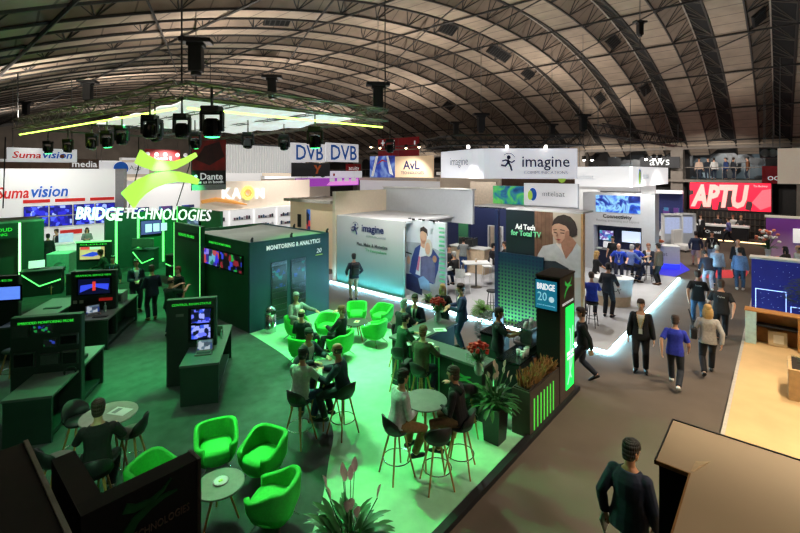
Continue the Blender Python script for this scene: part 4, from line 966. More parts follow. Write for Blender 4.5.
for i in range(240):
    x, y = R.uniform(.08,1.32), R.uniform(.06,.3); hgt = R.uniform(.10,.28); dx, dy = R.uniform(-.15,.15), R.uniform(-.16,.10)
    hm.tube([(x,y,.85),(x+dx*.5,y+dy*.5,.85+hgt*.5),(x+dx,y+dy,.85+hgt)],[.012,.022,.004],4); 
    if i % 2: hs.tube([(x+dx*.5,y+dy*.5,.85+hgt*.5),(x+dx*1.1,y+dy*1.1,.87+hgt)],[.016,.005],4)
t2 = thing('heather_plant','brown dry heather growing along the planter wall','plant',(7.55,3.44,GZ)); hm.build('stems', M('heather_brown',(126,92,44),.9,v=.3,scale=10), t2); hs.build('blooms', M('heather_rust',(150,92,56),.9,v=.3,scale=12), t2)
t = thing('coffee_counter','low black coffee counter behind the planter wall','counter',(8.3,4.02,GZ)); MB().box(0,1.6,0,.5,0,.92).build('body', black, t); MB().box(-.02,1.62,-.02,.52,.92,.96).build('worktop', blackg, t, bevel=.006)
t = thing('coffee_machine','chrome espresso machine with cups on top at the black coffee counter','coffee machine',(9.35,4.30,GZ+.96), rad(180)); MB().cb(0,0,.10,.62,.42,.08).cb(0,.08,.28,.62,.28,.30).build('body', M('chrome_dark',(150,146,140),.28,.9), t, bevel=.03); MB().cb(0,0,.46,.66,.44,.04).build('cup_rail', chrome, t, bevel=.01)
for sx in (-.15,.15): g = MB().cyl(sx,-.12,.22,.32,.05).build('group_head', chrome, t); MB().tube([(sx,-.14,.23),(sx,-.30,.21)],.018,6).build('handle', black, g)
MB().tube([(.28,-.1,.35),(.32,-.2,.2),(.32,-.2,.1)],.01,6).build('steam_wand', chrome, t)
k = 0
for (x, y) in ((-.2,0),(-.08,.06),(.05,-.03),(.17,.04),(.24,.1)):
    c = thing('cup','white cup upside down on the chrome espresso machine, %s along the rail' % ordn(k),'cup',(9.35+x,4.28+y*.6,GZ+1.44),0,'cups on the espresso machine'); MB().lathe([(.045,0),(.04,.05),(.028,.07)],12).build('bowl', white, c, smooth=True); MB().tube([(.04,0,.02),(.065,0,.035),(.04,0,.05)],.007,6).build('handle', white, c); k += 1
for i, (x, y, hh) in enumerate(((8.62,4.10,.13),(8.74,4.08,.16),(8.68,4.22,.12),(8.86,4.10,.15))):
    c = thing('paper_cup','white paper cup stack at the front of the coffee counter, %s from the lily' % ordn(i),'cup',(x,y,GZ+.96),0,'paper cups on the coffee counter'); MB().lathe([(.032,0),(.045,hh)],12).build('cup', white, c, smooth=True); MB().lathe([(.048,hh),(.048,hh+.012)],12).build('rim', offwhite, c)
c = thing('small_screen','small lit order screen beside the barista','screen',(9.6,5.2,GZ+1.0),rad(-60)); MB().cb(0,0,.28,.28,.03,.36).build('case', blackg, c); MB().cb(0,-.017,.28,.25,.004,.32).build('picture', M('order_screen',(150,200,230),.3,es=1.2), c); MB().cyl(0,0,0,.12,.06).build('stand', black, c)
c = thing('side_counter','dark green back counter beside the barista','counter',(9.3,5.25,GZ)); MB().box(0,.6,-.2,.25,0,.95).build('body', wallg, c); MB().box(-.02,.62,-.22,.27,.95,1.0).build('top', blackg, c)
# ================= furniture of the green stand =================
gfab = M('green_chair_fabric', (56,206,70), 0.8, v=.08, scale=30, bump=.1); gin = M('green_seat_fabric', (60,214,76), 0.8, v=.08, scale=30, bump=.1)
def tub_shell(mb, r, zb, zback, zarm, thick, open_=.62, square=.75):
    """squared-off tub wall, open towards -Y"""
    N = 26; prev = None; sec = []
    a0, a1 = -PI/2 + open_, 3*PI/2 - open_
    for i in range(N+1):
        a = a0 + (a1-a0)*i/N; c, s = math.cos(a), math.sin(a)
        q = (abs(c)**(2/square*1.35) + abs(s)**(2/square*1.35))**(-square/2/1.35)
        back = max(0, s); top = zarm + (zback-zarm)*min(1, max(0,(s+.55)/1.0))**1.2
        def p(rr, z, fl): return (c*q*rr*fl, s*q*rr*fl, z)
        sec.append([p(r*.80, zb, 1), p(r, zb+.16, 1.0), p(r, top-.02, 1.06), p(r, top, 1.04), p(r-thick, top, 1.03), p(r-thick, top-.02, 1.0), p(r-thick, zb+.10, .95), p(r*.7, zb+.02, 1)])
    mb.rings(sec)
def armchair(label, x, y, face, group, sc=1.0):
    t = thing('armchair', label, 'armchair', (x,y,GZ), face + PI/2, group)
    mb = MB(); tub_shell(mb, .31*sc, .20, .68, .52, .05); mb.lathe([(.10,.205),(.27*sc,.21),(.28*sc,.24)],20); mb.build('shell', gfab, t, smooth=True)
    c = MB(); N = 24; c.rings([[(rr*.24*sc*math.copysign(abs(math.cos(2*PI*j/N))**.6,math.cos(2*PI*j/N)), -.03+rr*.27*sc*math.copysign(abs(math.sin(2*PI*j/N))**.6,math.sin(2*PI*j/N)), z) for j in range(N)] for rr, z in ((.93,.24),(1,.28),(1,.38),(.95,.415),(.6,.43),(.05,.432))]); c.build('seat', gin, t, smooth=True)
    for sx, sy in ((-1,-1),(1,-1),(1,1),(-1,1)): MB().tube([(sx*.10,sy*.10,.21),(sx*.27,sy*.27,.005)],.011,6).build('leg', chrome, t)
    return t
def face_to(x, y, tx, ty): return math.atan2(ty-y, tx-x)
LT = (2.95,5.95)
GA = 'green tub armchairs'
for lab, x, y in (('bright green tub armchair behind the low round table, farthest of the trio',3.40,6.98),('bright green tub armchair turned to the low round table, the middle one of the trio',3.78,6.20),('bright green tub armchair with dark front rim, closest to the lily at the kerb',3.36,5.25),('bright green tub armchair mostly hidden behind the black stand wall',2.42,6.85)):
    armchair(lab, x, y, face_to(x,y,*LT), GA, 1.03)
LT2 = (8.76,9.37)
for lab, x, y, tx, ty in (('green tub armchair beyond the rear low table, nearest the aisle lights',9.58,10.2,*LT2),('green tub armchair at the rear low table, showing its side, nearest the bar',9.95,9.45,*LT2),('green tub armchair at the rear low table with its back to the camera',8.85,8.70,*LT2),
    ('empty green tub armchair between the grey-jacketed man and the phoning man',8.2,10.0,7.3,9.6),('green tub armchair under the seated grey-jacketed man',7.58,10.62,7.4,9.2),('green tub armchair under the seated man on the phone',7.62,8.75,7.2,9.9),('green tub armchair under the seated bald man in black',6.78,9.25,7.7,9.6)):
    armchair(lab, x, y, face_to(x,y,tx,ty), GA)
tblm = M('table_dark_top',(66,62,58),.45,v=.08)
def round_table(label, x, y, r, h, nleg, topm, legs=True, group=None, spread=.8):
    t = thing('round_table', label, 'table', (x,y,GZ), R.uniform(0,1), group)
    MB().lathe([(r-.02,h-.028),(r,h-.02),(r,h-.006),(r-.008,h)],36).build('table_top', topm, t)
    for i in range(nleg):
        a = 2*PI*i/nleg + .4; MB().tube([(r*.28*math.cos(a),r*.28*math.sin(a),h-.03),(r*spread*math.cos(a),r*spread*math.sin(a),0)],[.020,.014],8).build('leg', wood, t)
    MB().lathe([(r*.36,h-.045),(r*.36,h-.028)],20).build('under_plate', black, t)
    return t
round_table('low round grey table with a white dish between the near green armchairs', *LT, .33, .5, 3, M('table_grey_top',(120,112,104),.5))
c = thing('dish','small white dish with a green sweet on the low grey table','dish',(LT[0]+.02,LT[1]+.02,GZ+.5)); MB().lathe([(.05,0),(.10,.012),(.105,.016),(.09,.014),(.01,.006)],20).build('plate', white, c, smooth=True); MB().cb(0,0,.018,.05,.03,.012).build('sweet', lime, c)
round_table('low round dark table with a leaflet between the rear green armchairs', *LT2, .36, .5, 3, tblm)
c = thing('leaflet','small cream leaflet lying on the rear low dark table','paper',(LT2[0]+.02,LT2[1]-.02,GZ+.5),.5); MB().cb(0,0,.003,.2,.14,.006).build('sheet', cream, c); MB().cb(0,0,.0065,.14,.05,.001).build('print', orp, c)
T1, T2, T0 = (5.44,6.70), (5.81,4.51), (2.16,8.02)
round_table('high round dark table with papers and a cup before the man in a lit jacket', *T1, .42, 1.05, 4, tblm, spread=.75)
round_table('high round grey table between the white-shirted man and the dark-haired man', *T2, .37, 1.05, 4, M('table_grey_high',(104,102,98),.45), spread=.8)
round_table('high round pale table with a paper beside the black-clad man sitting alone', *T0, .40, 1.05, 4, M('table_pale_top',(150,144,134),.5), spread=.8)
seatd = M('stool_shell_dark',(30,30,31),.5); seatg = M('stool_shell_grey',(112,106,100),.6)
def stool(label, x, y, face, shell=seatd, group='bar stools with wooden legs', cush=None):
    t = thing('bar_stool', label, 'bar stool', (x,y,GZ), face + PI/2, group)
    mb = MB(); N = 20; sec = []
    for rr, z in ((.10,.70),(.185,.715),(.205,.745),(.20,.76)): sec.append([(rr*math.cos(2*PI*j/N), rr*1.0*math.sin(2*PI*j/N), z) for j in range(N)])
    mb.rings(sec); mb.build('seat', cush or shell, t, smooth=True)
    bk = MB(); sec = []
    for i in range(13):
        a = rad(15) + rad(150)*i/12; e = math.sin(rad(180)*i/12)**.5; c, s = math.cos(a), math.sin(a)
        sec.append([(c*.20,s*.20,.735),(c*.225,s*.235,.80+.02*e),(c*.235,s*.26,.78+.24*e),(c*.22,s*.245,.785+.24*e),(c*.205,s*.215,.80),(c*.185,s*.185,.75)])
    bk.rings(sec); bk.build('backrest', shell, t, smooth=True)
    for sx, sy in ((-1,-1),(1,-1),(1,1),(-1,1)): MB().tube([(sx*.08,sy*.08,.71),(sx*.21,sy*.21,0)],[.019,.013],8).build('leg', wood, t)
    rg_ = MB(); pts = [(.225*math.cos(2*PI*j/24),.225*math.sin(2*PI*j/24),.28) for j in range(25)]; rg_.tube(pts,.009,6,ref=(0,0,1),cap=False); rg_.build('foot_ring', chrome, t, smooth=True)
    return t
STOOLS = {}
for key, lab, px, py, tgt, sh_ in (('s43','dark bar stool under the man in a lit jacket with his back turned',300,400,T1,seatd),('s45','dark bar stool under the bald man in a dark suit',343,393,T1,seatd),('s44','dark bar stool behind the high table under the man facing the camera',305,372,T1,seatd),
    ('s40','dark bar stool under the white-shirted man',397,428,T2,seatd),('se','empty dark bar stool with its back to the camera at the high grey table',437,437,T2,seatd),('s41','dark bar stool under the dark-haired man at the high grey table',460,424,T2,seatd),
    ('s50','dark bar stool under the black-clad man sitting alone',97,470,T0,seatd),('s2','bar stool with grey seat and dark shell beside the pale high table',131,431,T0,seatd),('s3','dark bar stool half hidden behind the man sitting alone',79,420,T0,seatd),('sL','bar stool with a grey seat beyond the storage wall',57,459,T0,seatd),
    ('s38','dark bar stool under the woman at the bar',421,372,(7.6,5.6),seatd),('s37','dark bar stool under the capped man at the bar',401,355,(7.7,6.6),seatd),('s36','dark bar stool under the suited grey-haired man at the bar',401,337,(8.2,6.6),seatd),
    ('s39','dark bar stool standing against the slatted bar front near its end',466,392,(7.6,4.9),seatd),('sB','dark bar stool with splayed legs behind the pod with the small blue screen',13,350,(1.0,14),seatd)):
    p = at(px,py,.75+GZ); STOOLS[key] = (p.x,p.y); stool(lab, p.x, p.y, face_to(p.x,p.y,*tgt), sh_, cush=seatg if key in ('s2','sL') else None)
p = at(52,275,.75); stool('tall dark stool with wooden legs in front of the grey plinth', p.x, p.y, rad(-60), seatd); p = at(60,270,.75); stool('second tall dark stool close behind, nearer the grey plinth', p.x, p.y, rad(-90), seatd)
def put(name, label, cat, x, y, z, rz, fn, group=None):
    q = thing(name, label, cat, (x,y,z), rz, group); fn(q); return q
def f_paper(q): MB().cb(0,0,.002,.21,.30,.004).build('sheet', white, q); MB().cb(0,.06,.0045,.15,.08,.001).build('print', grp, q)
def f_note(q): MB().cb(0,0,.008,.24,.17,.016).build('cover', white, q); MB().cb(0,0,.017,.2,.13,.002).build('page', offwhite, q)
def f_cup(q):
    MB().lathe([(.03,0),(.075,.010),(.078,.014),(.02,.008)],18).build('saucer', white, q, smooth=True); MB().lathe([(.025,.01),(.038,.03),(.042,.065),(.036,.06)],16).build('bowl', white, q, smooth=True); MB().tube([(.038,0,.05),(.062,0,.04),(.038,0,.022)],.006,6).build('handle', white, q)
ZT = GZ+1.05
put('notebook','open white notebook on the high dark table before the bald man','notebook',T1[0]+.08,T1[1]-.22,ZT,.7,f_note); put('cup','white cup and saucer beside the notebook on the high dark table','cup',T1[0]+.26,T1[1]-.08,ZT,0,f_cup)
q = thing('laptop_closed','closed dark laptop on the high dark table','laptop',(T1[0]+.10,T1[1]+.16,ZT),-.4); MB().cb(0,0,.012,.34,.24,.024).build('case', charcoal, q, bevel=.006); MB().cb(0,0,.025,.33,.23,.003).build('lid', M('laptop_lid',(80,80,82),.4), q)
put('leaflet','white sheet with a blue picture on the pale high table','paper',T0[0]+.14,T0[1]-.05,ZT,.5,f_paper)
# vases with red flowers
def leaf_blade(mb, base, dirv, L, W, droop, m=0, seg=6, fold=.25, side=None):
    d = Vector(dirv).normalized(); up = Vector((0,0,1)); s = d.cross(up); s = s.normalized() if s.length > .05 else Vector((1,0,0))
    if side is not None: s = Vector(side)
    p = Vector(base); rows = []; dd = d.copy()
    for i in range(seg+1):
        t = i/seg; w = W*math.sin(PI*min(.98,(t*.92+.06)))**.8
        nrm = s.cross(dd).normalized()
        rows.append((p - s*w/2 + nrm*w*fold*.5, p.copy(), p + s*w/2 + nrm*w*fold*.5))
        dd = (dd + Vector((0,0,-droop/seg))).normalized(); p = p + dd*(L/seg)
    vs = [q for r_ in rows for q in r_]; fs = []
    for i in range(seg): a = i*3; fs += [(a,a+1,a+4,a+3),(a+1,a+2,a+5,a+4)]
    mb.add(vs, fs, m)
leafm = M('leaf_green',(44,96,44),.45,v=.3,scale=5); leafd = M('leaf_dark',(28,64,32),.4,v=.3,scale=5); spathe = M('lily_spathe',(240,214,200),.5,v=.06); fernm = M('fern_green',(86,138,52),.5,v=.3,scale=5); redfl = M('red_petals',(206,44,30),.5,v=.25,scale=20); potm = M('pot_black',(20,20,20),.35); glassm = M('vase_glass',(205,220,215),.08,alpha=.45)
def vase(label, x, y, z):
    q = thing('flower_vase', label, 'flowers', (x,y,z))
    MB().lathe([(.05,0),(.085,.04),(.10,.12),(.075,.20),(.055,.24),(.065,.26)],20,cap=False).build('vase', glassm, q, smooth=True)
    st = MB()
    fl = MB()
    for i in range(46):
        a = R.uniform(0,2*PI); rr = math.sqrt(R.random())*.20; zz = .46 + .12*math.cos(rr/.2*1.4) + R.uniform(-.02,.03); x_, y_ = rr*math.cos(a), rr*math.sin(a)
        st.tube([(x_*.1,y_*.1,.02),(x_*.25,y_*.25,.24),(x_,y_,zz)],.004,4); fl.ell((x_,y_,zz),.036,.036,.026,7,5); fl.lathe([(.01,zz),(.04,zz+.022)],7,(x_,y_,0))
    st.build('stems', leafm, q); fl.build('blooms', redfl, q, smooth=True)
    lf = MB()
    for i in range(14): a = 2*PI*i/14; leaf_blade(lf,(0.03*math.cos(a),.03*math.sin(a),.26),(math.cos(a),math.sin(a),.9),.2,.05,.8)
    lf.build('leaves', leafm, q, smooth=True)
p = at(479,375,1.1); vase('red flowers in a glass vase at the end of the bar nearest the lily', p.x+.0, p.y+.0, GZ+1.09)
p = at(446,321,1.1); vase('red flowers in a glass vase on the short arm of the bar', 8.95, 6.55, GZ+1.09)
for i, (px, py, lab, fn_) in enumerate(((467,360,'clear drinking glass on the bar beside the red flowers',0),(470,364,'second clear drinking glass on the bar, closer to the bar end',0),(490,374,'crumpled white paper bag at the very end of the bar',1),(440,330,'spread of white leaflets on the short bar arm',2),(424,333,'green-lit leaflet stack in the corner of the bar',2),(430,345,'small dish of sweets at the inner corner of the bar',3),(412,338,'leaflet lying before the capped man on the bar',2),(408,346,'second leaflet lying before the woman on the bar',2))):
    p = at(px,py,GZ+1.09); p.x = min(max(p.x,7.46),9.1); p.y = min(max(p.y,4.42),6.75)
    if fn_ == 0: q = thing('drinking_glass',lab,'glass',(p.x,p.y,GZ+1.09)); MB().lathe([(.028,0),(.036,.13)],14,cap=False).build('glass', glassm, q, smooth=True); MB().lathe([(.028,0),(.028,.008)],14).build('base', glassm, q)
    elif fn_ == 1: q = thing('paper_bag',lab,'bag',(p.x,p.y,GZ+1.09)); MB().ell((0,0,.045),.09,.07,.045,10,6).build('bag', offwhite, q); MB().ell((.05,.02,.08),.035,.03,.03,8,6).build('twist', white, q)
    elif fn_ == 2:
        q = thing('leaflet',lab,'paper',(p.x,p.y,GZ+1.09),i*.8); MB().cb(0,0,.004,.3,.22,.008).build('sheet', white, q); MB().cb(.02,0,.009,.2,.1,.002).build('print', M('leaf_ad',(120,170,120),.5), q)
    else: q = thing('dish',lab,'dish',(p.x,p.y,GZ+1.09)); MB().lathe([(.05,0),(.09,.03),(.085,.03),(.01,.012)],16).build('bowl', white, q, smooth=True); MB().ell((0,0,.025),.05,.05,.018,8,5).build('sweets', M('sweets_mix',(200,190,90),.4,v=.5,scale=30), q)
# peace lilies
def lily(label, x, y, z, rmax, hmax, nl, ns, pot=None):
    q = thing('lily_plant', label, 'plant', (x,y,z))
    if pot: MB().lathe([(pot[0]*.78*1.2,0),(pot[0]*1.2,pot[1]),(pot[0]*1.08,pot[1]),(pot[0]*1.05,pot[1]-.04)],4).build('pot', potm, q).rotation_euler = (0,0,PI/4 + .0)
    z0 = pot[1]-.03 if pot else 0
    mb = MB(); ms = MB(); sp = MB()
    for i in range(nl):
        a = R.uniform(0,2*PI); el = R.uniform(.1,1.3); L = R.uniform(.45,1.05)*hmax; d = Vector((math.cos(a)*math.cos(el),math.sin(a)*math.cos(el),math.sin(el)))
        b = Vector((R.uniform(-.1,.1),R.uniform(-.1,.1),z0)); e = b + d*L*.55; ms.tube([b,e],[.008,.005],4)
        leaf_blade(mb, e, (d.x*1.1,d.y*1.1,d.z*.7), L*.42+.07, .085*hmax+.02, .8, seg=5)
    for i in range(ns):
        a = R.uniform(0,2*PI); rr = R.uniform(.05,rmax*.75); h_ = z0 + hmax*R.uniform(.85,1.25); b = Vector((0,0,z0)); e = Vector((rr*math.cos(a),rr*math.sin(a),h_)); ms.tube([b,(b+e)/2+Vector((0,0,.05)),e],.006,4)
        sp = MB(); leaf_blade(sp, e, (math.cos(a)*.3,math.sin(a)*.3,1), .17*hmax+.05, .085*hmax+.02, -.2, seg=5, fold=.6); sp.build('spathe', spathe, q, smooth=True)
    mb.build('leaves', leafm, q, smooth=True); ms.build('stems', leafm, q)
lily('white-flowered lily in a tall black square pot at the planter wall', 7.12, 3.92, GZ, .40, .50, 130, 14, (.22,.66))
pl = at(350,560,.55); lily('large pink-white flowered lily at the lower edge close to the camera', pl.x, pl.y, GZ, .42, .64, 190, 12, (.22,.60))
# ferns at the lit edge
def fern(label, x, y, z, r, col=None):
    q = thing('fern', label, 'plant', (x,y,z)); MB().lathe([(.10,0),(.14,.14),(.12,.13)],14).build('pot', potm, q)
    mb = MB()
    for i in range(34):
        a = 2*PI*i/34 + R.uniform(-.1,.1); el = R.uniform(.4,1.3); L = r*R.uniform(.8,1.25); p = Vector((0,0,.13)); d = Vector((math.cos(a)*math.cos(el),math.sin(a)*math.cos(el),math.sin(el)))
        for k_ in range(9):
            s = d.cross(Vector((0,0,1))).normalized(); w = .10*r*2*math.sin(PI*(k_+1)/10.5)
            for sg in (-1,1): mb.add([p, p+s*sg*w+d*w*.3, p+s*sg*w*.9+d*w*.75, p+d*.03],[(0,1,2,3)])
            d = (d + Vector((0,0,-.16))).normalized(); p = p + d*(L/9)
    mb.build('fronds', fernm, q); return q
fern('bushy green fern on the floor at the lit stand edge behind the blonde woman', 12.80, 9.80, .08, .26); fern('bushy green fern on the floor at the lit stand edge beside the black round stool', 12.95, 7.62, .08, .45)
fernm2 = M('fern_dark',(30,70,44),.5,v=.3,scale=5)
q = thing('green_hedge','dark leafy bush behind the barista','plant',(at(490,352).x+.1,at(490,352).y,GZ)); mb = MB()
for i in range(420):
    a, b = R.uniform(0,2*PI), R.uniform(-.9,1.4); rr = .42; p = Vector((rr*.7*math.cos(a)*math.cos(b),rr*math.sin(a)*math.cos(b),.55+.48*math.sin(b))); leaf_blade(mb, p, (math.cos(a),math.sin(a),.5), .12, .06, .6, seg=3)
mb.build('leaves', fernm2, q); MB().lathe([(.2,0),(.26,.4),(.24,.38)],16).build('pot', potm, q)
# ================= white stand with glowing edge =================
IZ = .08
lgcarp = M('stand_floor_grey',(176,176,178),.85,v=.05,scale=2)
struct('floor_stand', MB().box(12.5,23.4,3.5,16.0,0,IZ), lgcarp)
struct('trim_401', MB().box(12.47,12.5,3.47,15.0,.01,.06).box(12.47,23.4,3.47,3.5,.01,.06), led_cyan)
wallw = M('stand_wall_grey',(206,206,208),.55,v=.03); wallcool = M('stand_wall_cool',(196,200,206),.55,v=.03)
# logo wall along the aisle with flat roof and taller rear wall
t = thing('logo_wall','pale wall fading to green with running figure and imagine logo by the lit edge','partition',(12.62,14.72,IZ),-PI/2)
w = 14.72-10.85
MB().box(0,w,0,.10,0,2.92).build('panel', grad_mat('logo_wall_print',(60,150,130),(206,208,210),2,.0,2.3), t)
def shade_text(): pass
runner(t, w*.30, 2.42, .55, dkblue); text('imagine', dkblue, t, w*.57,-.012,2.44,w=1.25,bold=.02); text('COMMUNICATIONS', grp, t, w*.62,-.012,2.18,w=1.1)
text('Plan, Make & Monetize', M('grey_ink',(70,76,82),.6), t, w*.56,-.012,1.80,w=1.75,bold=.015); text('TV Everywhere', M('green_ink',(90,170,120),.6), t, w*.62,-.012,1.58,w=1.2)
MB().box(-.1,w+.05,.10,3.4,2.84,2.92).build('flat_roof', wallw, t); MB().box(-.3,-.1,.0,3.6,0,3.95).build('end_pillar', M('pillar_cream',(240,222,196),.6,v=.03), t)
MB().box(-.3,4.9,3.3,3.45,2.6,4.05).build('upper_wall', wallcool, t); MB().box(-.3,4.95,3.2,3.5,4.05,4.1).build('wall_cap', white, t)
# poster wall with two people
t = thing('poster_wall','light poster wall printed with a smiling couple and green stripes','poster',(13.1,11.12,IZ),-PI/2); w = 11.12-9.22; h = 2.95
MB().box(0,w,0,.10,0,h).build('panel', M('poster_pale',(214,218,226),.5,v=.04,scale=1), t)
skp = M('print_skin',(206,158,134),.6,v=.06,scale=6); skd = M('print_skin_shade',(176,124,102),.6); hp_ = M('print_hair_dark',(58,46,44),.6,v=.2,scale=20); hpg = M('print_hair_grey',(196,190,184),.6,v=.1,scale=20); blz = M('print_blue_coat',(52,66,130),.6,v=.15,scale=4); shp = M('print_shirt',(222,222,230),.6,v=.05); jm = M('print_green',(110,200,150),.6,v=.1); pinkp = M('print_pink',(214,120,150),.6)
def arts(t, w, h, s, x0, name='print'): o = art(t, w, h, s, name); o.location.x = x0; return o
def cw(x, y): u = (x-30)/310; return (u, 1-((y/7.27+220)-(222-8*u))/81)
def pw_(*q): return [cw(*p) for p in q]
def ow(m, x, y, rx, ry): u, v = cw(x,y); return ('o', m, u, v, rx/310, ry/7.27/81)
S_ = [(M('print_street',(168,172,180),.6,v=.15,scale=2),pw_((30,190),(160,160),(340,180),(340,545),(30,545))),(M('print_sofa',(38,44,92),.6),pw_((30,440),(120,415),(165,470),(160,560),(30,560))),
 (blz,pw_((58,420),(78,300),(105,215),(150,172),(200,165),(250,180),(294,228),(285,320),(250,440),(120,440))),(shp,pw_((150,185),(175,172),(200,190),(192,300),(150,415),(108,415),(130,300))),
 (skp,pw_((152,140),(196,140),(196,182),(172,196),(150,184))),ow(skp,172,108,27,54),(skd,pw_((152,126),(168,140),(190,128),(184,156),(168,164),(156,150))),(hp_,pw_((146,92),(148,48),(174,28),(204,44),(208,96),(196,74),(168,64),(152,74))),
 ow(hpg,213,180,30,66),(M('print_brown_coat',(98,92,128),.6,v=.2,scale=4),pw_((152,268),(190,246),(244,246),(266,300),(262,430),(148,430))),ow(skp,208,186,20,46),(pinkp,pw_((118,375),(138,265),(150,270),(136,385))),(M('print_denim',(128,158,200),.6,v=.15,scale=4),pw_((132,440),(172,405),(218,430),(230,500),(150,510))),
 ow(skp,55,325,14,34),(blkp,pw_((28,266),(82,264),(82,275),(28,277))),ow(skd,262,245,16,26)]
for i in range(17): S_.append((jm,[(.86+.012*(i%2),.04+.055*i),(1,.04+.055*i),(1,.065+.055*i),(.86+.012*(i%2),.065+.055*i)]))
arts(t, w, h, S_, w/2)
for i in range(3):
    q = thing('clip_light','black clip light shining on the couple poster, %s along the top' % ordn(i),'lamp',(13.07,10.75-.5*i,IZ+h),-PI/2,'clip lights on the poster'); MB().cb(0,.03,.03,.06,.1,.06).build('base', black, q); MB().tube([(0,0,.06),(0,-.18,.10)],.012,5).build('arm', black, q); MB().cb(0,-.2,.08,.10,.06,.04).build('head', black, q)
# navy inner walls
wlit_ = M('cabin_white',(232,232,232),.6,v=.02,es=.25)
nav = M('stand_navy_wall',(34,44,84),.5,v=.10,scale=1); 
t = thing('navy_wall','navy inner wall with a green edge panel and round white ring mark','partition',(19.6,15.4,IZ),-PI/2); MB().box(0,3.2,-.08,-.01,0,3.05).build('panel', nav, t); MB().box(2.5,3.1,-.1,-.08,0,3.05).build('green_panel', grad_mat('green_edge_print',(36,66,80),(80,170,100),2,.3,3.2), t)
o = MB().tube([(.32*math.cos(a),-.12,2.2+.42*math.sin(a)) for a in [2*PI*k/20 for k in range(21)]],.05,6).build('ring_mark', whp, t); o.location.x = .9
t = thing('storage_cabin','navy cabin with an open doorway showing white shelves','cabin',(19.5,12.15,IZ),-PI/2); MB().box(0,1.05,0,.1,0,3.05).box(1.05,1.85,0,.1,2.1,3.05).box(1.85,2.2,0,.1,0,3.05).build('front_wall', nav, t); MB().box(0,.08,.1,1.9,0,3.05).box(2.12,2.2,.1,1.9,0,3.05).build('side_wall', nav, t); MB().box(.9,2.0,1.6,1.65,0,2.3).build('inner_wall', wlit_, t); MB().box(1.0,1.9,1.2,1.6,.9,.95).box(1.0,1.9,1.2,1.6,1.4,1.44).build('shelf', white, t); MB().box(1.02,1.06,-.03,.1,0,2.12).box(1.84,1.88,-.03,.1,0,2.12).box(1.02,1.88,-.03,.1,2.1,2.14).build('door_frame', white, t); MB().box(0,2.2,0,2.0,3.0,3.06).build('roof', wallw, t)
for i, (x, hh) in enumerate(((.75,.2),(.95,.14))):
    q = thing('coat_hook_bag',('dark bag on the upper shelf inside the navy cabin','small dark box on the upper shelf inside the navy cabin')[i],'bag',(19.5+1.4,12.15-x-.5,IZ+1.44)); MB().cb(0,0,hh/2,.2,.16,hh).build('body', charcoal, q, bevel=.02); MB().tube([(0,-.05,hh),(0,0,hh+.06),(0,.05,hh)],.01,5).build('handle', black, q)
# 'Ad Tech' wall
t = thing('poster_wall','tall dark poster wall with a woman reading a tablet and Ad Tech lettering','poster',(12.75,6.62,IZ),-PI/2); w = 6.62-4.28; h = 3.62
MB().box(0,w,0,.14,0,h).build('panel', M('poster_night',(28,40,48),.5,v=.15,scale=1), t); MB().box(w,w+.06,-.01,.16,0,h).build('edge_post', M('edge_oak',(196,150,104),.6), t); MB().box(0,w+.06,0,.9,h,h+.05).build('roof_edge', wallw, t)
wdp = seam_mat('print_wood',(120,88,70),0,.12,.012,.6,v=.25,scale=4,rough=.6); wp2 = M('print_wall',(196,182,168),.6,v=.06,scale=1.5)
def cv(x, y):          # measured on the print: (x, y) of a 5.33x enlargement -> fractions of the panel
    u = (x-365)/397; return (u, 1-((y/5.333+170)-(207+6*u))/(118+21*u))
def pg(*q): return [cv(*p) for p in q]
S_ = [(wdp,[(.41,.0),(.655,.0),(.655,1),(.41,1)]),(wp2,[(.655,0),(1,0),(1,1),(.655,1)]),
 (M('print_coat',(200,200,202),.6,v=.10,scale=6),pg((530,545),(545,460),(572,410),(640,398),(672,440),(690,492),(742,398),(762,425),(762,600),(530,600))),
 (M('print_top',(236,222,212),.6),pg((640,398),(664,388),(700,420),(692,492),(672,450))),
 (skd,pg((664,372),(706,345),(742,398),(722,440),(690,492),(668,420))),
 (hp_,pg((619,300),(628,262),(648,240),(680,231),(712,244),(735,275),(746,318),(744,352),(722,366),(704,352),(690,300),(640,285))),
 (skp,pg((621,298),(632,284),(656,281),(688,296),(706,318),(708,350),(696,376),(676,395),(658,400),(644,392),(632,368),(620,338))),
 (hp_,pg((619,300),(632,270),(660,262),(700,290),(712,330),(706,322),(690,298),(656,283),(634,286))),
 (skd,pg((690,330),(706,325),(708,350),(696,376),(676,395),(664,398),(684,370))),
 (hp_,pg((626,318),(645,314),(646,318),(627,322))),(hp_,pg((662,316),(686,322),(685,327),(662,321))),(blkp,pg((630,333),(646,334),(645,338),(631,337))),(blkp,pg((663,335),(684,338),(683,342),(664,339))),
 (skd,pg((648,330),(654,354),(646,359),(640,355),(646,348))),(M('print_lips',(176,84,80),.6),pg((638,373),(652,371),(668,374),(654,382))),
 (skp,pg((528,520),(548,500),(580,505),(590,530),(540,540))),(M('print_tablet',(50,54,60),.5),pg((515,487),(640,500),(705,545),(720,600),(520,600))),(M('print_panel',(20,34,40),.6),pg((375,440),(498,448),(498,600),(375,600)))]
arts(t, w, h, S_, w/2)
text('Ad Tech', whp, t, w*.285,-.05,h*.86,w=w*.28,h=.17,bold=.03); text('for Total TV', mint, t, w*.295,-.05,h*.805,w=w*.42,h=.17,bold=.03)
t = thing('dot_wall','navy wall panel covered with a grid of green fading dots','partition',(12.66,6.85,IZ),-PI/2); w = 6.85-5.35
MB().box(0,w,0,.06,0,2.25).build('panel', dots_mat('dot_print',(112,196,104),(20,56,80),(22,40,74),.115,.1,2.0), t); MB().box(-.12,0,-.02,.10,0,3.6).build('edge_post', nav, t)
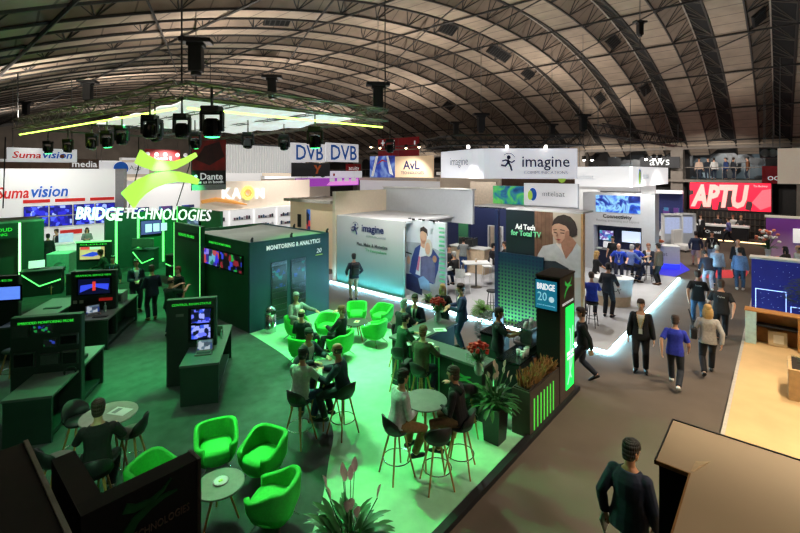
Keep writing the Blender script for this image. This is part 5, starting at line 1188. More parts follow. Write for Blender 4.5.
# furniture on the white stand
whm = M('white_metal',(226,226,224),.4); pale = M('pale_wood',(214,190,158),.5,v=.08,scale=10)
def hightable(label, x, y, lx, ly, h=1.05, rz=0, topm=None, group=None):
    q = thing('high_table', label, 'table', (x,y,IZ), rz, group); MB().box(-lx/2,lx/2,-ly/2,ly/2,h-.05,h).build('table_top', topm or white, q, bevel=.008); MB().cyl(0,0,.02,h-.05,.035).build('column', steel, q); MB().lathe([(.24,0),(.24,.015),(.05,.03)],24).build('foot_plate', steel, q); return q
def wstool(label, x, y, rz, h=.74, m=None, backed=True):
    q = thing('bar_chair', label, 'chair', (x,y,IZ), rz); m = m or whm
    MB().cb(0,0,h,.38,.36,.04).build('seat', m, q, bevel=.015)
    if backed: MB().cb(0,.18,h+.17,.38,.025,.32).build('backrest', m, q, bevel=.01)
    for sx, sy in ((-1,-1),(1,-1),(1,1),(-1,1)): MB().tube([(sx*.15,sy*.14,h-.02),(sx*.19,sy*.18,0)],.012,6).build('leg', m, q)
    MB().tube([(-.17,-.16,.28),(.17,-.16,.28),(.17,.16,.28),(-.17,.16,.28),(-.17,-.16,.28)],.009,6).build('footrest', m, q); return q
def rstool(label, x, y, m=black):
    q = thing('round_stool', label, 'stool', (x,y,IZ)); MB().lathe([(.17,.70),(.19,.715),(.19,.745),(.17,.76)],20).build('seat', m, q)
    for i in range(4): a = PI/4+PI/2*i; MB().tube([(.12*math.cos(a),.12*math.sin(a),.70),(.20*math.cos(a),.20*math.sin(a),0)],.014,6).build('leg', m, q)
    MB().tube([(.165*math.cos(2*PI*j/16),.165*math.sin(2*PI*j/16),.28) for j in range(17)],.009,5,ref=(0,0,1)).build('foot_ring', m, q); return q
p = at(476,262,IZ+1.05); hightable('white square high table on a steel column behind the lit edge', p.x, p.y, 1.1, .7, rz=rad(-45))
q = thing('paper_cup','small cup standing on the white square high table','cup',(p.x,p.y,IZ+1.05)); MB().lathe([(.035,0),(.045,.12)],12).build('cup', pale, q); MB().lathe([(.047,.12),(.047,.13)],12).build('lid', white, q)
for lab, px, py, rz in (('white bar chair beside the white square high table, left of its column',466,274,.6),('white bar chair beyond the white square high table',487,266,-2.4),('white bar chair at the couple table under the man in black',460,276,2.2),('white bar chair at the table end near the couple poster',427,268,-1.2)):
    p = at(px,py,IZ+.75); wstool(lab.replace('left of its column','on the poster side'), p.x, p.y, rz)
p = at(492,290,IZ+.76); rstool('black round stool near the fern and the dotted wall', p.x, p.y)
p = at(505,283,IZ+.8); hightable('white table partly hidden behind the dotted wall', p.x+.4, p.y, .9, .6, .8)
p = at(443,268,IZ+1.0); hightable('white high table among the seated visitors before the poster', p.x, p.y, .9, .7, 1.0)
q = thing('bowl','black bowl with greens on the visitors table before the poster','bowl',(p.x,p.y,IZ+1.0)); MB().lathe([(.08,0),(.15,.08),(.14,.08),(.02,.02)],16).build('bowl', black, q); MB().ell((0,0,.08),.11,.11,.04,10,6).build('greens', fernm, q)
p = at(478,262,IZ); q = thing('coffee_bar','pale wooden serving counter with coffee gear in front of the navy wall','counter',(17.9,12.4,IZ),-PI/2); MB().box(0,2.0,0,.7,0,1.15).build('body', pale, q, bevel=.01); MB().box(-.03,2.03,-.03,.73,1.15,1.19).build('worktop', white, q)
q = thing('coffee_machine','dark coffee machine on the pale wooden serving counter','coffee machine',(18.25,11.5,IZ+1.19),-PI/2); MB().cb(0,0,.22,.8,.5,.36).build('body', charcoal, q, bevel=.04); MB().cb(0,0,.44,.8,.46,.05).build('cup_rail', chrome, q); MB().tube([(-.2,-.26,.2),(-.2,-.4,.18)],.02,6).build('handle', black, q); MB().tube([(.2,-.26,.2),(.2,-.4,.18)],.02,6).build('handle', black, q)
for i in range(3): q = thing('water_bottle','blue water bottle on the floor beside the serving counter, %s from the poster' % ordn(i),'bottle',(17.3,12.6-.28*i,IZ),0,'blue water bottles'); MB().lathe([(.12,0),(.13,.3),(.05,.38),(.05,.42)],14).build('bottle', M('water_blue',(60,90,190),.2), q, smooth=True); MB().cyl(0,0,.42,.46,.055).build('cap', white, q)
# screen stand (Connectivity)
SY0, SY1 = xplane(583,22.7)[0], xplane(655,22.7)[0]
t = thing('screen_stand','white demonstration wall with large blue screen and Connectivity lettering','stand wall',(22.7,SY0,IZ),-PI/2); w = SY0-SY1
MB().box(0,.5,0,.9,0,3.8).box(w-.55,w,0,.9,0,3.8).box(.5,w-.55,0,.9,2.2,3.8).build('portal', wallw, t); MB().box(.5,w-.55,.75,.85,0,2.2).build('rear_panel', nav, t)
MB().box(.62,w-.6,-.02,0,2.86,3.68).build('large_screen', screen_mat('wave_screen',[(20,40,130),(40,90,210),(150,210,245),(30,60,170),(20,30,90)],1.3,1.6,'noise'), t)
text('Connectivity', blkp, t, w*.5,-.012,2.64,w=1.3,bold=.02); text('Routing, processing and beyond', grp, t, w*.5,-.012,2.44,w=1.9)
for i, (x0, x1, z0, z1, m) in enumerate(((.58,1.28,1.35,1.9,screen_mat('mosaic_screen',[(80,110,190),(120,80,160),(60,150,180),(200,210,230),(50,70,150)],1.2,8)),(1.62,2.5,1.35,1.95,M('screen_pale',(200,214,240),.4,es=1.1)))): s_ = MB().box(x0,x1,.66,.74,z0,z1).build('monitor', blackg, t); MB().box(x0+.03,x1-.03,.655,.66,z0+.03,z1-.03).build('picture', m, s_)
MB().box(.5,w-.55,.35,.75,.95,1.0).build('shelf', white, t)
q = thing('laptop','open laptop with a pale picture on the shelf below the mosaic screen','laptop',(23.15,SY0-1.0,IZ+1.0),-PI/2); MB().cb(0,0,.012,.4,.28,.024).build('base', alu, q); MB().cb(0,.16,.18,.4,.02,.30,0,Matrix.Rotation(-.2,3,'X')).build('screen', wsign, q)
# round demo table
p = at(613,277,IZ+1.0); t = thing('curved_counter','white curved counter with pale wood base before the man in blue','counter',(p.x,p.y,IZ),rad(-60))
MB().lathe([(.62,.36),(.66,.95)],28,sy=.62).build('body', white, t); MB().lathe([(.68,.95),(.70,.97),(.70,1.0)],32,sy=.66).build('worktop', white, t); MB().lathe([(.58,0),(.60,.36)],28,sy=.62).build('base', pale, t)
runner(t, .05,.62,.3,blkp,y=-.38)
for i, (dx, dy) in enumerate(((-.2,.1),(.1,.05),(.3,-.1))): q = thing('leaflet',('brochure on the white curved counter beside the blonde woman','brochure on the middle of the white curved counter','brochure on the aisle side of the white curved counter')[i],'paper',(p.x+dx,p.y+dy,IZ+1.0),i); MB().cb(0,0,.006,.22,.3,.012).build('sheet', M('brochure_grey',(150,150,152),.5), q); MB().cb(0,0,.0125,.16,.1,.001).build('print', dkblue, q)
p = at(592,302,IZ+.76); rstool('black round stool under the man in a blue polo shirt', p.x, p.y); STOOLS['blue'] = (p.x,p.y); p = at(649,264,IZ+.75); rstool('black stool under the suited man beside the screen wall', p.x, p.y); STOOLS['suit'] = (p.x,p.y); p = at(630,266,IZ+.75); rstool('black stool under the man in a checked blue shirt', p.x, p.y); STOOLS['check'] = (p.x,p.y)
# low sign walls behind
t, w, h = signbox('lightbox_wall', 'white lightbox wall with blue-green swirl mark behind the Ad Tech wall', 'lightbox', 'X', 22, 524, 577, 183.5, 206, wsign, cables=False); MB().ell((-w*.32,-.02,h*.5),.22,.015,.34,14,8).build('round_mark', bluep, t); MB().ell((-w*.37,-.04,h*.45),.14,.015,.26,14,8).build('leaf_mark', lime, t); text('intelsat', grp, t, w*.08,-.02,h*.55,w=w*.42)
MB().box(-w/2,w/2,.12,.3,-3,h).build('support_wall', wallw, t)
t, w, h = signbox('video_wall', 'teal and green picture screen beside the white lightbox wall', 'screen', 'X', 22.3, 493, 525, 186, 204, screen_mat('mint_scene',[(20,60,110),(40,110,150),(60,170,110),(110,200,90),(20,50,90)],.9,1.5,'noise'), cables=False); MB().box(-w/2,w/2,.12,.3,-3,h).build('support_wall', wallw, t)
t, w, h = signbox('stand_wall', 'plain beige low wall seen over the navy inner wall', 'partition', 'X', 24, 470, 496, 182, 210, M('beige_wall',(206,190,172),.6), cables=False, base=True)
# kiosks and counter of the next white stand
p = at(655,268,0); t = thing('reception_counter','white reception counter with round mark and blue light under it','counter',(p.x,p.y,0),rad(-70)); MB().box(-1.1,1.1,0,.8,.25,1.15).build('body', white, t, bevel=.01); MB().box(-1.1,1.1,-.01,.8,0,.25).build('blue_base', M('blue_glow_base',(40,50,230),.4,es=1.5), t); MB().ell((-.55,-.015,.75),.12,.01,.2,12,6).build('round_mark', bluep, t); text('intelsat', grp, t, .15,-.012,.75,w=.8)
struct('floor_blue_mat', MB().prism([(at(640,292).x,at(640,292).y),(at(690,270).x,at(690,270).y),(at(680,262).x,at(680,262).y),(at(655,268).x,at(655,268).y)],0,.012), M('blue_mat',(50,46,210),.6,es=.35))
q = thing('flower_bowl','small pot of orange flowers on the white reception counter','flowers',(p.x+.3,p.y-.2,1.15)); MB().lathe([(.06,0),(.10,.1)],12).build('pot', white, q); mb = MB()
for i in range(16): mb.ell((R.uniform(-.12,.12),R.uniform(-.12,.12),.16+R.uniform(0,.1)),.05,.05,.04,6,5)
mb.build('blooms', M('orange_petals',(220,110,60),.5,v=.4,scale=20), q)
for i, (px, py, lab) in enumerate(((673,248,'white framed kiosk standing behind the reception counter'),(686,247,'second white kiosk with a pale lit panel, nearer the large red screen'))):
    p = at(px,py); t = thing('kiosk', lab, 'kiosk', (p.x,p.y,0), rad(-60)); MB().box(-.6,-.5,0,.3,0,2.2).box(.5,.6,0,.3,0,2.2).box(-.6,.6,0,.3,2.1,2.2).box(-.6,.6,0,.3,0,.12).build('frame', white, t); MB().box(-.42,.42,.1,.14,.9,1.95).build('screen', M('screen_lilac',(150,160,190),.3,es=.8), t); MB().box(-.5,.5,.14,.2,.12,2.1).build('back_panel', wallcool, t)
p = at(690,252); t = thing('lounge_chair','high-backed white chair between the kiosk and the navy-sweatered man','chair',(p.x,p.y,0),rad(-20)); MB().box(-.45,.45,0,.8,.1,.42).build('seat', offwhite, t, bevel=.05); MB().box(-.45,.45,.7,.9,.1,1.3).build('backrest', offwhite, t, bevel=.06)
for sx, sy in ((-.4,.05),(.4,.05),(.4,.8),(-.4,.8)): MB().cyl(sx,sy,0,.1,.03).build('leg', black, t)
# large red screen on the far wall and its bar
a, d0 = xplane(690,41.2); b, d1 = xplane(771,41.2)
t = thing('video_wall','wide red video wall showing giant slanted pink letters','screen',(41.2,(a+b)/2,2.02),-PI/2); w = a-b; MB().box(-w/2-.08,w/2+.08,0,.2,-.08,2.14).build('frame', black, t); MB().box(-w/2,w/2,-.02,0,0,2.06).build('picture', M('screen_red',(236,30,56),.4,v=.12,scale=1,es=1.5), t); pk = M('screen_pink',(252,160,150),.4,es=1.3); dkp = M('screen_maroon',(70,50,50),.4,es=.5)
art(t, w, 2.06, [(dkp,[(.12,.0),(.2,.55),(.28,.55),(.30,0)]),(dkp,[(.36,.0),(.38,.3),(.46,.3),(.50,0)]),(dkp,[(.46,.1),(.5,.9),(.58,.9),(.55,.1)]),(dkp,[(.70,.05),(.72,.35),(.8,.35),(.77,0)]),(dkp,[(0,.5),(.05,.55),(.05,.7),(0,.7)]),(M('screen_rose',(255,90,100),.4,es=1.4),[(.78,.3),(.9,.75),(1,.8),(1,.2),(.88,.05)])], y=-.022)
text('APTU', pk, t, -w*.12,-.05,1.03,w=w*.74,h=1.78,shear=.22,bold=.05); text('The Business', whp, t, w*.38,-.05,1.85,w=w*.16,h=.14)
t = thing('bar_counter','long dark reception bar with white top below the red video wall','bar counter',(38.4,(a+b)/2+.6,0),-PI/2); MB().box(-1.9,1.9,0,.7,0,1.0).build('body', M('bar_dark',(26,24,26),.5), t); MB().box(-1.95,1.95,-.05,.75,1.0,1.12).build('worktop', white, t); MB().box(-1.9,3.2,-.05,.0,.0,.06).build('glow_strip', M('warm_strip',(255,220,170),es=3,ecol=(255,214,160)), t); text('Channel', whp, t, -.1,-.012,.6,w=.9)
t = thing('shelf_wall','dark slatted shelf wall behind the long reception bar','shelf wall',(41.0,(a+b)/2-.3,0),-PI/2); MB().box(-3.2,3.4,0,.1,0,1.9).build('panel', M('slat_dark',(40,34,30),.7), t); sl = MB()
for i in range(24): sl.box(-3.1+.27*i,-3.02+.27*i,-.04,0,.1,1.85)
for z in (.5,1.0,1.45): sl.box(-3.2,3.4,-.1,0,z,z+.03)
sl.build('slat', M('slat_brown',(78,66,56),.7), t)
# printed red floor sign on the aisle
q = struct('trim_402', MB().prism([(at(700,278).x,at(700,278).y),(at(745,278).x,at(745,278).y),(at(750,270).x,at(750,270).y),(at(705,270).x,at(705,270).y)],0,.006), M('floor_sticker_red',(220,60,70),.6))
# ================= right-hand stands =================
tan = M('sand_floor',(214,178,126),.85,v=.06,scale=2,bump=.05)
struct('floor_sand', MB().box(5.15,16.6,-5,.76,0,.10), tan); struct('trim_403', MB().box(5.15,24,.76,.82,0,.11), M('pale_kerb',(190,180,168),.6)); struct('floor_right_stand', MB().box(16.6,27.5,-5,.76,0,.09), lgcarp)
DZ = .10
oak = M('display_oak',(196,138,76),.5,v=.14,scale=8); mintp = M('mint_panel',(196,222,206),.6)
t = thing('display_cabinet','open oak display cabinet with a pale green side on the sand floor','cabinet',(15.65,.74,DZ),0)
MB().box(0,.44,-.24,0,0,.90).build('side_panel', mintp, t); MB().box(0,.44,-1.16,-1.10,0,.90).build('side_panel', oak, t); MB().box(0,.40,-1.18,.02,.90,.93).build('top', oak, t); MB().box(.36,.40,-1.10,-.24,0,.90).build('back_panel', M('cabinet_dark_oak',(150,98,50),.6,v=.15,scale=8), t); MB().box(.05,.36,-1.10,-.24,.52,.55).box(.36,.40,-1.10,-.24,.40,.52).build('shelf', black, t)
q = thing('picture_card','small pale picture card leaning inside the oak display cabinet','card',(15.85,.05,DZ),-PI/2+.1); MB().cb(0,0,.2,.4,.03,.38,0,Matrix.Rotation(-.12,3,'X')).build('card', M('card_sand',(206,176,130),.6), q); MB().cb(.02,-.02,.2,.22,.012,.22,0,Matrix.Rotation(-.12,3,'X')).build('drawing', cream, q)
t = thing('planter_box','square sand-coloured planter box at the very edge with dark soil','planter',(12.3,-.13,DZ)); MB().box(0,.9,-.9,0,0,.65).build('body', M('planter_sand',(196,160,112),.6), t, bevel=.01); MB().box(.06,.84,-.84,-.06,.64,.665).build('soil', M('soil',(44,34,26)), t); mb = MB()
for i in range(70): a, b = R.uniform(0,2*PI), R.uniform(.1,1.3); leaf_blade(mb,(.45+R.uniform(-.2,.2),-.45+R.uniform(-.2,.2),.66),(math.cos(a)*math.cos(b),math.sin(a)*math.cos(b),math.sin(b)),.3,.03,.5,seg=4)
mb.build('leaves', leafd, t)
p = pt(793,302,12.4); t = thing('olive_tree','olive tree with small grey-green leaves beside the oak display cabinet','tree',(p.x+.2,p.y-.45,DZ)); MB().lathe([(.22,0),(.28,.5),(.25,.48)],18).build('pot', M('pot_tan',(180,146,104),.6), t); MB().tube([(0,0,.4),(.05,.02,.8),(0,.05,1.2)],[.04,.03,.02],7).build('trunk', M('bark',(90,74,56),.8,v=.3), t); mb = MB()
for i in range(750): a, b = R.uniform(0,2*PI), R.uniform(-.7,1.5); rr = .62*R.random()**.4; leaf_blade(mb,(rr*math.cos(a)*math.cos(b),rr*math.sin(a)*math.cos(b),1.25+.5*math.sin(b)*rr/.6),(math.cos(a),math.sin(a),.4),.16,.05,.5,seg=3)
mb.build('leaves', M('olive_leaf',(62,82,48),.6,v=.3,scale=6), t)
t = thing('lit_wall','deep blue wall with glowing outlined buildings under a white top','partition',(18.2,.70,.09),-PI/2); MB().box(0,3.2,0,.4,0,2.0).build('panel', M('blue_wall',(36,42,130),.5,v=.15,scale=2,es=.35), t); MB().box(-.05,3.25,-.05,.45,2.0,2.06).build('top', white, t); ol = M('ice_outline',(190,215,255),es=2.2,ecol=(170,205,255)); mb = MB()  # emission added to the blue panel to brighten it
for x0, x1, z1 in ((.10,.85,1.05),(.95,1.30,.62),(1.45,2.1,.85)):
    for bx in ((x0,x0+.015,.1,z1),(x1-.015,x1,.1,z1),(x0,x1,z1-.015,z1)): mb.box(bx[0],bx[1],-.012,0,bx[2],bx[3])
mb.build('outline_light', ol, t); mb = MB()
for i in range(90): x, z = R.uniform(.05,2.4), .15+1.75*R.random()**1.5; mb.cb(x,-.004,z,.009,.008,.009)
mb.build('star_dot', ol, t)
t = thing('lit_counter','white serving counter above the deep blue outlined wall','counter',(19.2,.35,.09),-PI/2); MB().box(0,2.6,0,.8,0,1.1).build('body', white, t); MB().box(-.04,2.64,-.04,.84,1.1,1.15).build('worktop', white, t)
a, d0 = xplane(766,27); t = thing('screen_wall','purple wall with a white screen showing a red fan mark','partition',(27,a,.0),-PI/2); MB().box(0,3.4,0,.2,0,2.75).build('panel', grad_mat('purple_print',(230,200,236),(112,52,150),2,.2,2.2), t); MB().box(-.05,3.45,-.03,.23,2.75,2.85).build('top_trim', offwhite, t); f = MB().box(.95,2.4,-.06,0,1.65,2.3).build('screen', wsign, t); mb = MB()
for i in range(5): mb.add([(1.75+.05*i,-.065,2.15-.1*i),(2.15,-.065,2.2-.1*i),(2.15,-.065,2.14-.1*i),(1.75+.05*i,-.065,2.10-.1*i)],[(3,2,1,0)])
mb.build('fan_mark', redp, f); text('THE OUTLOOK', whp, t, 1.7,-.012,2.55,w=1.0)
p = at(768,262,1.15)
p = pt(768,243,20); t = thing('orchid_vase','tall arrangement of white orchids and mixed flowers on the white serving counter','flowers',(p.x,p.y,1.24)); p.z = 0; t.location.z = 1.0; MB().lathe([(.08,0),(.12,.35),(.10,.35)],16).build('vase', white, t); st, fl, f2, lf = MB(), MB(), MB(), MB()
for i in range(26):
    a = R.uniform(0,2*PI); rr = R.uniform(.1,.5); z = R.uniform(.6,1.25); e = (rr*math.cos(a),rr*math.sin(a),z); st.tube([(0,0,.3),(e[0]*.4,e[1]*.4,z*.7),e],.008,4); MB().ell(e,.08,.08,.06,7,5).build('orchid' if i % 2 else 'bloom', white if i % 2 else M('mixed_petals',(210,120,90),.5,v=.5,scale=8), t, smooth=True); leaf_blade(lf,(0,0,.35),(math.cos(a),math.sin(a),.8),.6,.06,.9)
st.build('stems', leafm, t); lf.build('leaves', leafm, t)
q = thing('plinth','white plinth carrying the orchid arrangement','plinth',(p.x,p.y,0)); MB().box(-.3,.3,-.3,.3,0,.97).build('body', white, q, bevel=.01); MB().box(-.32,.32,-.32,.32,.97,1.0).build('top', offwhite, q)
# near stand: L-shaped wall covered with cream sheet
t = thing('stand_shell','L-shaped stand shell with cream sheet roof and black inner face near the camera','stand shell',(4.30,.81,0)); sheet = M('cream_sheet',(186,164,136),.55,v=.05,scale=1.2,bump=.06); tim = M('timber_edge',(150,108,60),.6,v=.2)
MB().box(.02,.80,-4.5,-.02,0,2.36).box(-2.6,.02,-4.5,-.24,0,2.36).build('inner_wall', M('velvet_black2',(12,11,11),.9), t)
vs = []; mb = MB()
poly = [(0,0),(.82,0),(.82,-4.5),(-2.6,-4.5),(-2.6,-.24),(0,-.24)]; mb.prism(poly,2.37,2.395); mb.build('roof_sheet', sheet, t)
MB().box(-.012,.0,-.24,.012,2.37,2.405).box(-2.6,.0,-.252,-.24,2.37,2.405).build('timber_edge', tim, t); MB().box(-.012,.835,0,.012,2.37,2.405).box(.82,.835,-4.5,.012,2.37,2.405).build('dark_edge', black, t)
mb = MB(); mb.add([(.04,-.245,2.397),(.22,-.26,2.397),(.30,-.36,2.397),(.14,-.30,2.415),(.05,-.27,2.397)],[(0,1,3),(1,2,3),(2,4,3),(4,0,3)]); mb.build('sheet_fold', M('sheet_fold',(214,186,146),.5), t)
# ================= stands far behind the green stand =================
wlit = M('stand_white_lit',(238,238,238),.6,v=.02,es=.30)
Y = 30.5; x0, d0 = yplane(-12,Y); x1, d1 = yplane(118,Y); t = thing('stand_wall','tall white stand wall with slanted coloured lettering and blue video panels','stand wall',(0,Y,GZ))
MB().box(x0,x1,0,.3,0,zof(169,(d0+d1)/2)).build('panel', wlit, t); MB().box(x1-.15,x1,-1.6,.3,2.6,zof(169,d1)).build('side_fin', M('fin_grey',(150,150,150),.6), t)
def xx(px): return yplane(px,Y)[0]
z = zof(193,23); text('Suma', redp, t, (xx(-4)+xx(29))/2,-.02,z,w=xx(29)-xx(-4),h=.62,shear=.2,bold=.02); text('vision', bluep, t, (xx(31)+xx(68))/2,-.02,z+.02,w=xx(68)-xx(31),h=.62,shear=.2,bold=.02)
for i, (a, b) in enumerate(((23,50),(55,85),(90,114))):
    zz = zof(202-i*1.3,(yplane(a,Y)[1])); MB().box(xx(a),xx(b),-.03,0,zz-.09,zz+.09).build('red_label', redp, t)
vsc = screen_mat('video_wall_blue',[(20,20,120),(40,40,190),(16,16,90),(70,90,230),(30,30,160),(150,170,240),(24,24,130)],1.5,5)
for i, (a, b) in enumerate(((23,48.5),(49,72.5),(73,94.5),(95,115))):
    for j in range(2):
        za, zb = zof(207-(i*1.2),yplane(a,Y)[1]), zof(228.5-(i*1.6),yplane(a,Y)[1]); zm = (za+zb)/2; z0, z1 = (zm+.02,za) if j else (zb,zm-.02); s_ = MB().box(xx(a)+.02,xx(b)-.02,-.08,0,z0,z1).build('video_panel', black, t); MB().box(xx(a)+.04,xx(b)-.04,-.085,-.08,z0+.02,z1-.02).build('picture', vsc, s_)
MB().box(xx(60),xx(82),-.03,0,1.35,1.6).build('red_label', redp, t)
struct('floor_white_stand', MB().box(-3.5,9.5,26.0,Y,0,.012), M('white_floor',(205,205,205),.6))
p = at(50,266); t = thing('reception_counter','round-cornered white counter with blue lettering before the blue video panels','counter',(p.x,p.y,GZ),0); MB().lathe([(1.0,0),(1.0,1.05)],28,sx=1.25,sy=.5).build('body', wlit, t); MB().lathe([(1.05,1.05),(1.05,1.10)],28,sx=1.25,sy=.52).build('worktop', white, t); text('vision', dkblue, t, .2,-.52,.62,w=1.3,shear=.2,bold=.02)
for i, px in enumerate((76,94,71)):
    p = at(px,260.5); t = thing('white_chair','white moulded chair behind the white counter, %s along the wall' % ordn(i),'chair',(p.x,p.y,GZ),R.uniform(-1,1),'white moulded chairs'); MB().cb(0,0,.45,.46,.44,.04).build('seat', white, t, bevel=.015); MB().cb(0,.2,.68,.44,.04,.42).build('backrest', white, t, bevel=.015)
    for sx, sy in ((-1,-1),(1,-1),(1,1),(-1,1)): MB().tube([(sx*.16,sy*.16,.44),(sx*.2,sy*.2,0)],.014,6).build('leg', wood, t)
p = at(66,262); t = thing('info_post','slim pale blue information post beside the white counter','post',(p.x,p.y,GZ)); MB().box(-.3,.3,-.05,.05,0,1.0).build('body', black, t); MB().box(-.32,.32,-.06,.06,1.0,1.55).build('screen', M('post_blue',(170,190,215),.4,es=.6), t)
# pleated white curtain box
x0, d0 = yplane(222,33); x1, d1 = yplane(297,33); d = (d0+d1)/2; z0, z1 = zof(173,d), zof(146,d); mb = MB(); n = 60; L = x1-x0
vs = [(x0+L*i/n, (.06 if i%2 else -.06), z) for z in (z0,z1) for i in range(n+1)]; mb.add(vs,[(i,i+1,n+2+i,n+1+i) for i in range(n)]); vs2 = [(x0+.0, y+.0, z) for z in (z0,z1) for y in (0,3)]; mb.add(vs2,[(0,1,3,2)])
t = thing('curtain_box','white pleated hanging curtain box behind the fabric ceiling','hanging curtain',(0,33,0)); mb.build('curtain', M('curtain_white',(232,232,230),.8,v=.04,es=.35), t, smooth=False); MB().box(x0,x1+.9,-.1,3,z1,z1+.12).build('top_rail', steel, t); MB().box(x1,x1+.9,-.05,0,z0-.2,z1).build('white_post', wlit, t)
for x in (x0+.3,x1-.3): MB().tube([(x,0,z1),(x,0,11)],.015,4).build('cable', steel, t)
# KAON stand
Y = 24; t = thing('stand_wall','cream curved stand wall with white lit KAON letters and a yellow ring','stand wall',(0,Y,GZ)); xk = lambda px: yplane(px,Y)[0]
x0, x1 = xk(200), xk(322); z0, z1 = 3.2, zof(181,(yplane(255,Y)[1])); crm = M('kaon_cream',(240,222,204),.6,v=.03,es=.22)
prof = [(x0,-.2),(x0+(x1-x0)*.25,-.1),(x0+(x1-x0)*.5,.1),(x0+(x1-x0)*.75,.6),(x1,1.4)]
mb = MB()
for i in range(4): (xa,ya),(xb,yb) = prof[i],prof[i+1]; mb.add([(xa,ya,2.7),(xb,yb,2.7),(xb,yb,z1),(xa,ya,z1),(xa,ya+.2,2.7),(xb,yb+.2,2.7),(xb,yb+.2,z1),(xa,ya+.2,z1)],[(0,1,2,3),(5,4,7,6),(3,2,6,7),(1,0,4,5)])
mb.build('fascia', crm, t, smooth=False); MB().box(x0,x1+1,2.0,2.2,0,2.8).build('rear_wall', wlit, t); MB().box(x0,x1+1,-.2,2.2,2.66,2.70).build('ceiling_panel', wlit, t)
wl = (x1-x0)
for ch, px, wd in (('K',225,9),('A',235,9.5),('N',259,8)): text(ch, let, t, xk(px),-.22+.15*(px-215)/60,zof(193.5,yplane(px,Y)[1]),w=xk(px+wd/2)-xk(px-wd/2),h=.62,bold=.03,ext=.03)
ring = MB(); cx = xk(247); cz = zof(193,yplane(247,Y)[1]); ring.tube([(cx+.34*math.cos(a),-.12,cz+.36*math.sin(a)) for a in [2*PI*k/20 for k in range(21)]],.07,6); ring.build('ring_mark', M('ring_yellow',(226,226,110),.5,es=1.2), t); ring = MB(); ring.tube([(cx+.2*math.cos(a),-.12,cz+.2*math.sin(a)) for a in [2*PI*k/16 for k in range(17)]],.05,6); ring.build('ring_mark', M('ring_orange',(240,170,90),.5,es=1), t)
sw_ = MB(); pts = [(xk(200),3.25),(xk(214),3.35),(xk(232),3.15),(xk(245),2.95)]; sw_.tube([(x,-.22,z) for x, z in pts],[.10,.12,.1,.03],6); sw_.build('orange_swoosh', M('swoosh_orange',(236,160,80),.5,es=.5), t)
for i in range(4):
    x = x0+wl*(.2+.2*i); q = thing('wall_display','white lit display bay with mixed devices under the cream wall, %s from the green panels' % ordn(i),'display',(x,Y+1.9,GZ),0,'lit display bays'); MB().box(-.7,.7,-.12,.09,.9,2.6).build('panel', M('bay_white',(240,238,236),.6,es=.6), q); MB().box(-.6,.6,-.4,-.12,1.3,1.34).box(-.6,.6,-.4,-.12,1.85,1.89).build('shelf', white, q)
    for j in range(14):
        hh = R.uniform(.1,.24); zz = (1.34 if j < 7 else 1.89) + hh/2
        MB().cb(-.5+.165*(j%7),-.28,zz,.1,.1,hh).build('device', M('device_%d' % (j%5),[(60,70,110),(230,230,235),(120,60,90),(40,50,70),(70,110,160)][j%5],.4), q, bevel=.01)
# beige connecting walls toward the white stand, with screens
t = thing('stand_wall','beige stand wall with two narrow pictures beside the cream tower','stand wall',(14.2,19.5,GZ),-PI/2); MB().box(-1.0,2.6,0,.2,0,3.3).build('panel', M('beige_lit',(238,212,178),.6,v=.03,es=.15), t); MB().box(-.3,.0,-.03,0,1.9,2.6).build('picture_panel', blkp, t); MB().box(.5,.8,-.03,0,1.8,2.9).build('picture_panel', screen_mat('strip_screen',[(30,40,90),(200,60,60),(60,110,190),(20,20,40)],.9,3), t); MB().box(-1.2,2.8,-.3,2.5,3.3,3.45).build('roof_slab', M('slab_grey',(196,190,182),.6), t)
# further anonymous stands that fill the hall behind
far = [('white block stand with warm-lit shelves','Y',38,100,200,177,'w'),('white stand with bright roof edge','Y',44,196,262,166,'w'),('low cream stand with dark gap','Y',40,262,330,176,'c'),('grey and white stand under the cream board','X',31,360,440,178,'w'),('pale stand past the white wrap-round banner','X',29,440,500,172,'c'),('white stand under the corner banner','X',33,575,655,176,'w'),('grey stand seen below the corner banner','X',30,600,640,187,'g'),('navy stand with small lit signs beside the red video wall','X',39.5,640,683,190,'n'),('brown timber stand under the far balcony','X',37,500,580,176,'b'),('dark stand before the far wall','Y',52,0,120,160,'b'),('pale stand far along the hall','Y',58,120,300,160,'c')]
fm = {'w':wlit,'c':M('far_cream',(226,210,190),.6,v=.06,es=.12),'g':M('far_grey',(160,160,160),.6),'n':M('far_navy',(30,38,90),.6,es=.1),'b':M('far_brown',(110,84,66),.7,v=.2,scale=2)}
for lab, pl_, c, a, b, py, mk_ in far:
    t, w, h = signbox('stand_wall', lab + (' among the far stands' if len(lab.split()) < 7 else ''), 'stand wall', pl_, c, a, b, py, 250, fm[mk_], thick=.25, base=True, cables=False)
    MB().box(-w/2,w/2,-.5,.3,h-.25,h).build('fascia', fm['w' if mk_ != 'w' else 'c'], t)
    sm = screen_mat('far_screen',[(40,60,150),(90,50,120),(30,40,80),(200,210,230),(60,120,160)],1.0,1.5)
    for i in range(4):
        x = -w*.36+w*.24*i; MB().box(x-w*.07,x+w*.07,-.06,0,1.2,2.1).build('screen', sm, t)
    MB().box(-w/2,w/2,-1.2,-.9,0,1.0).build('counter', fm['w'], t)
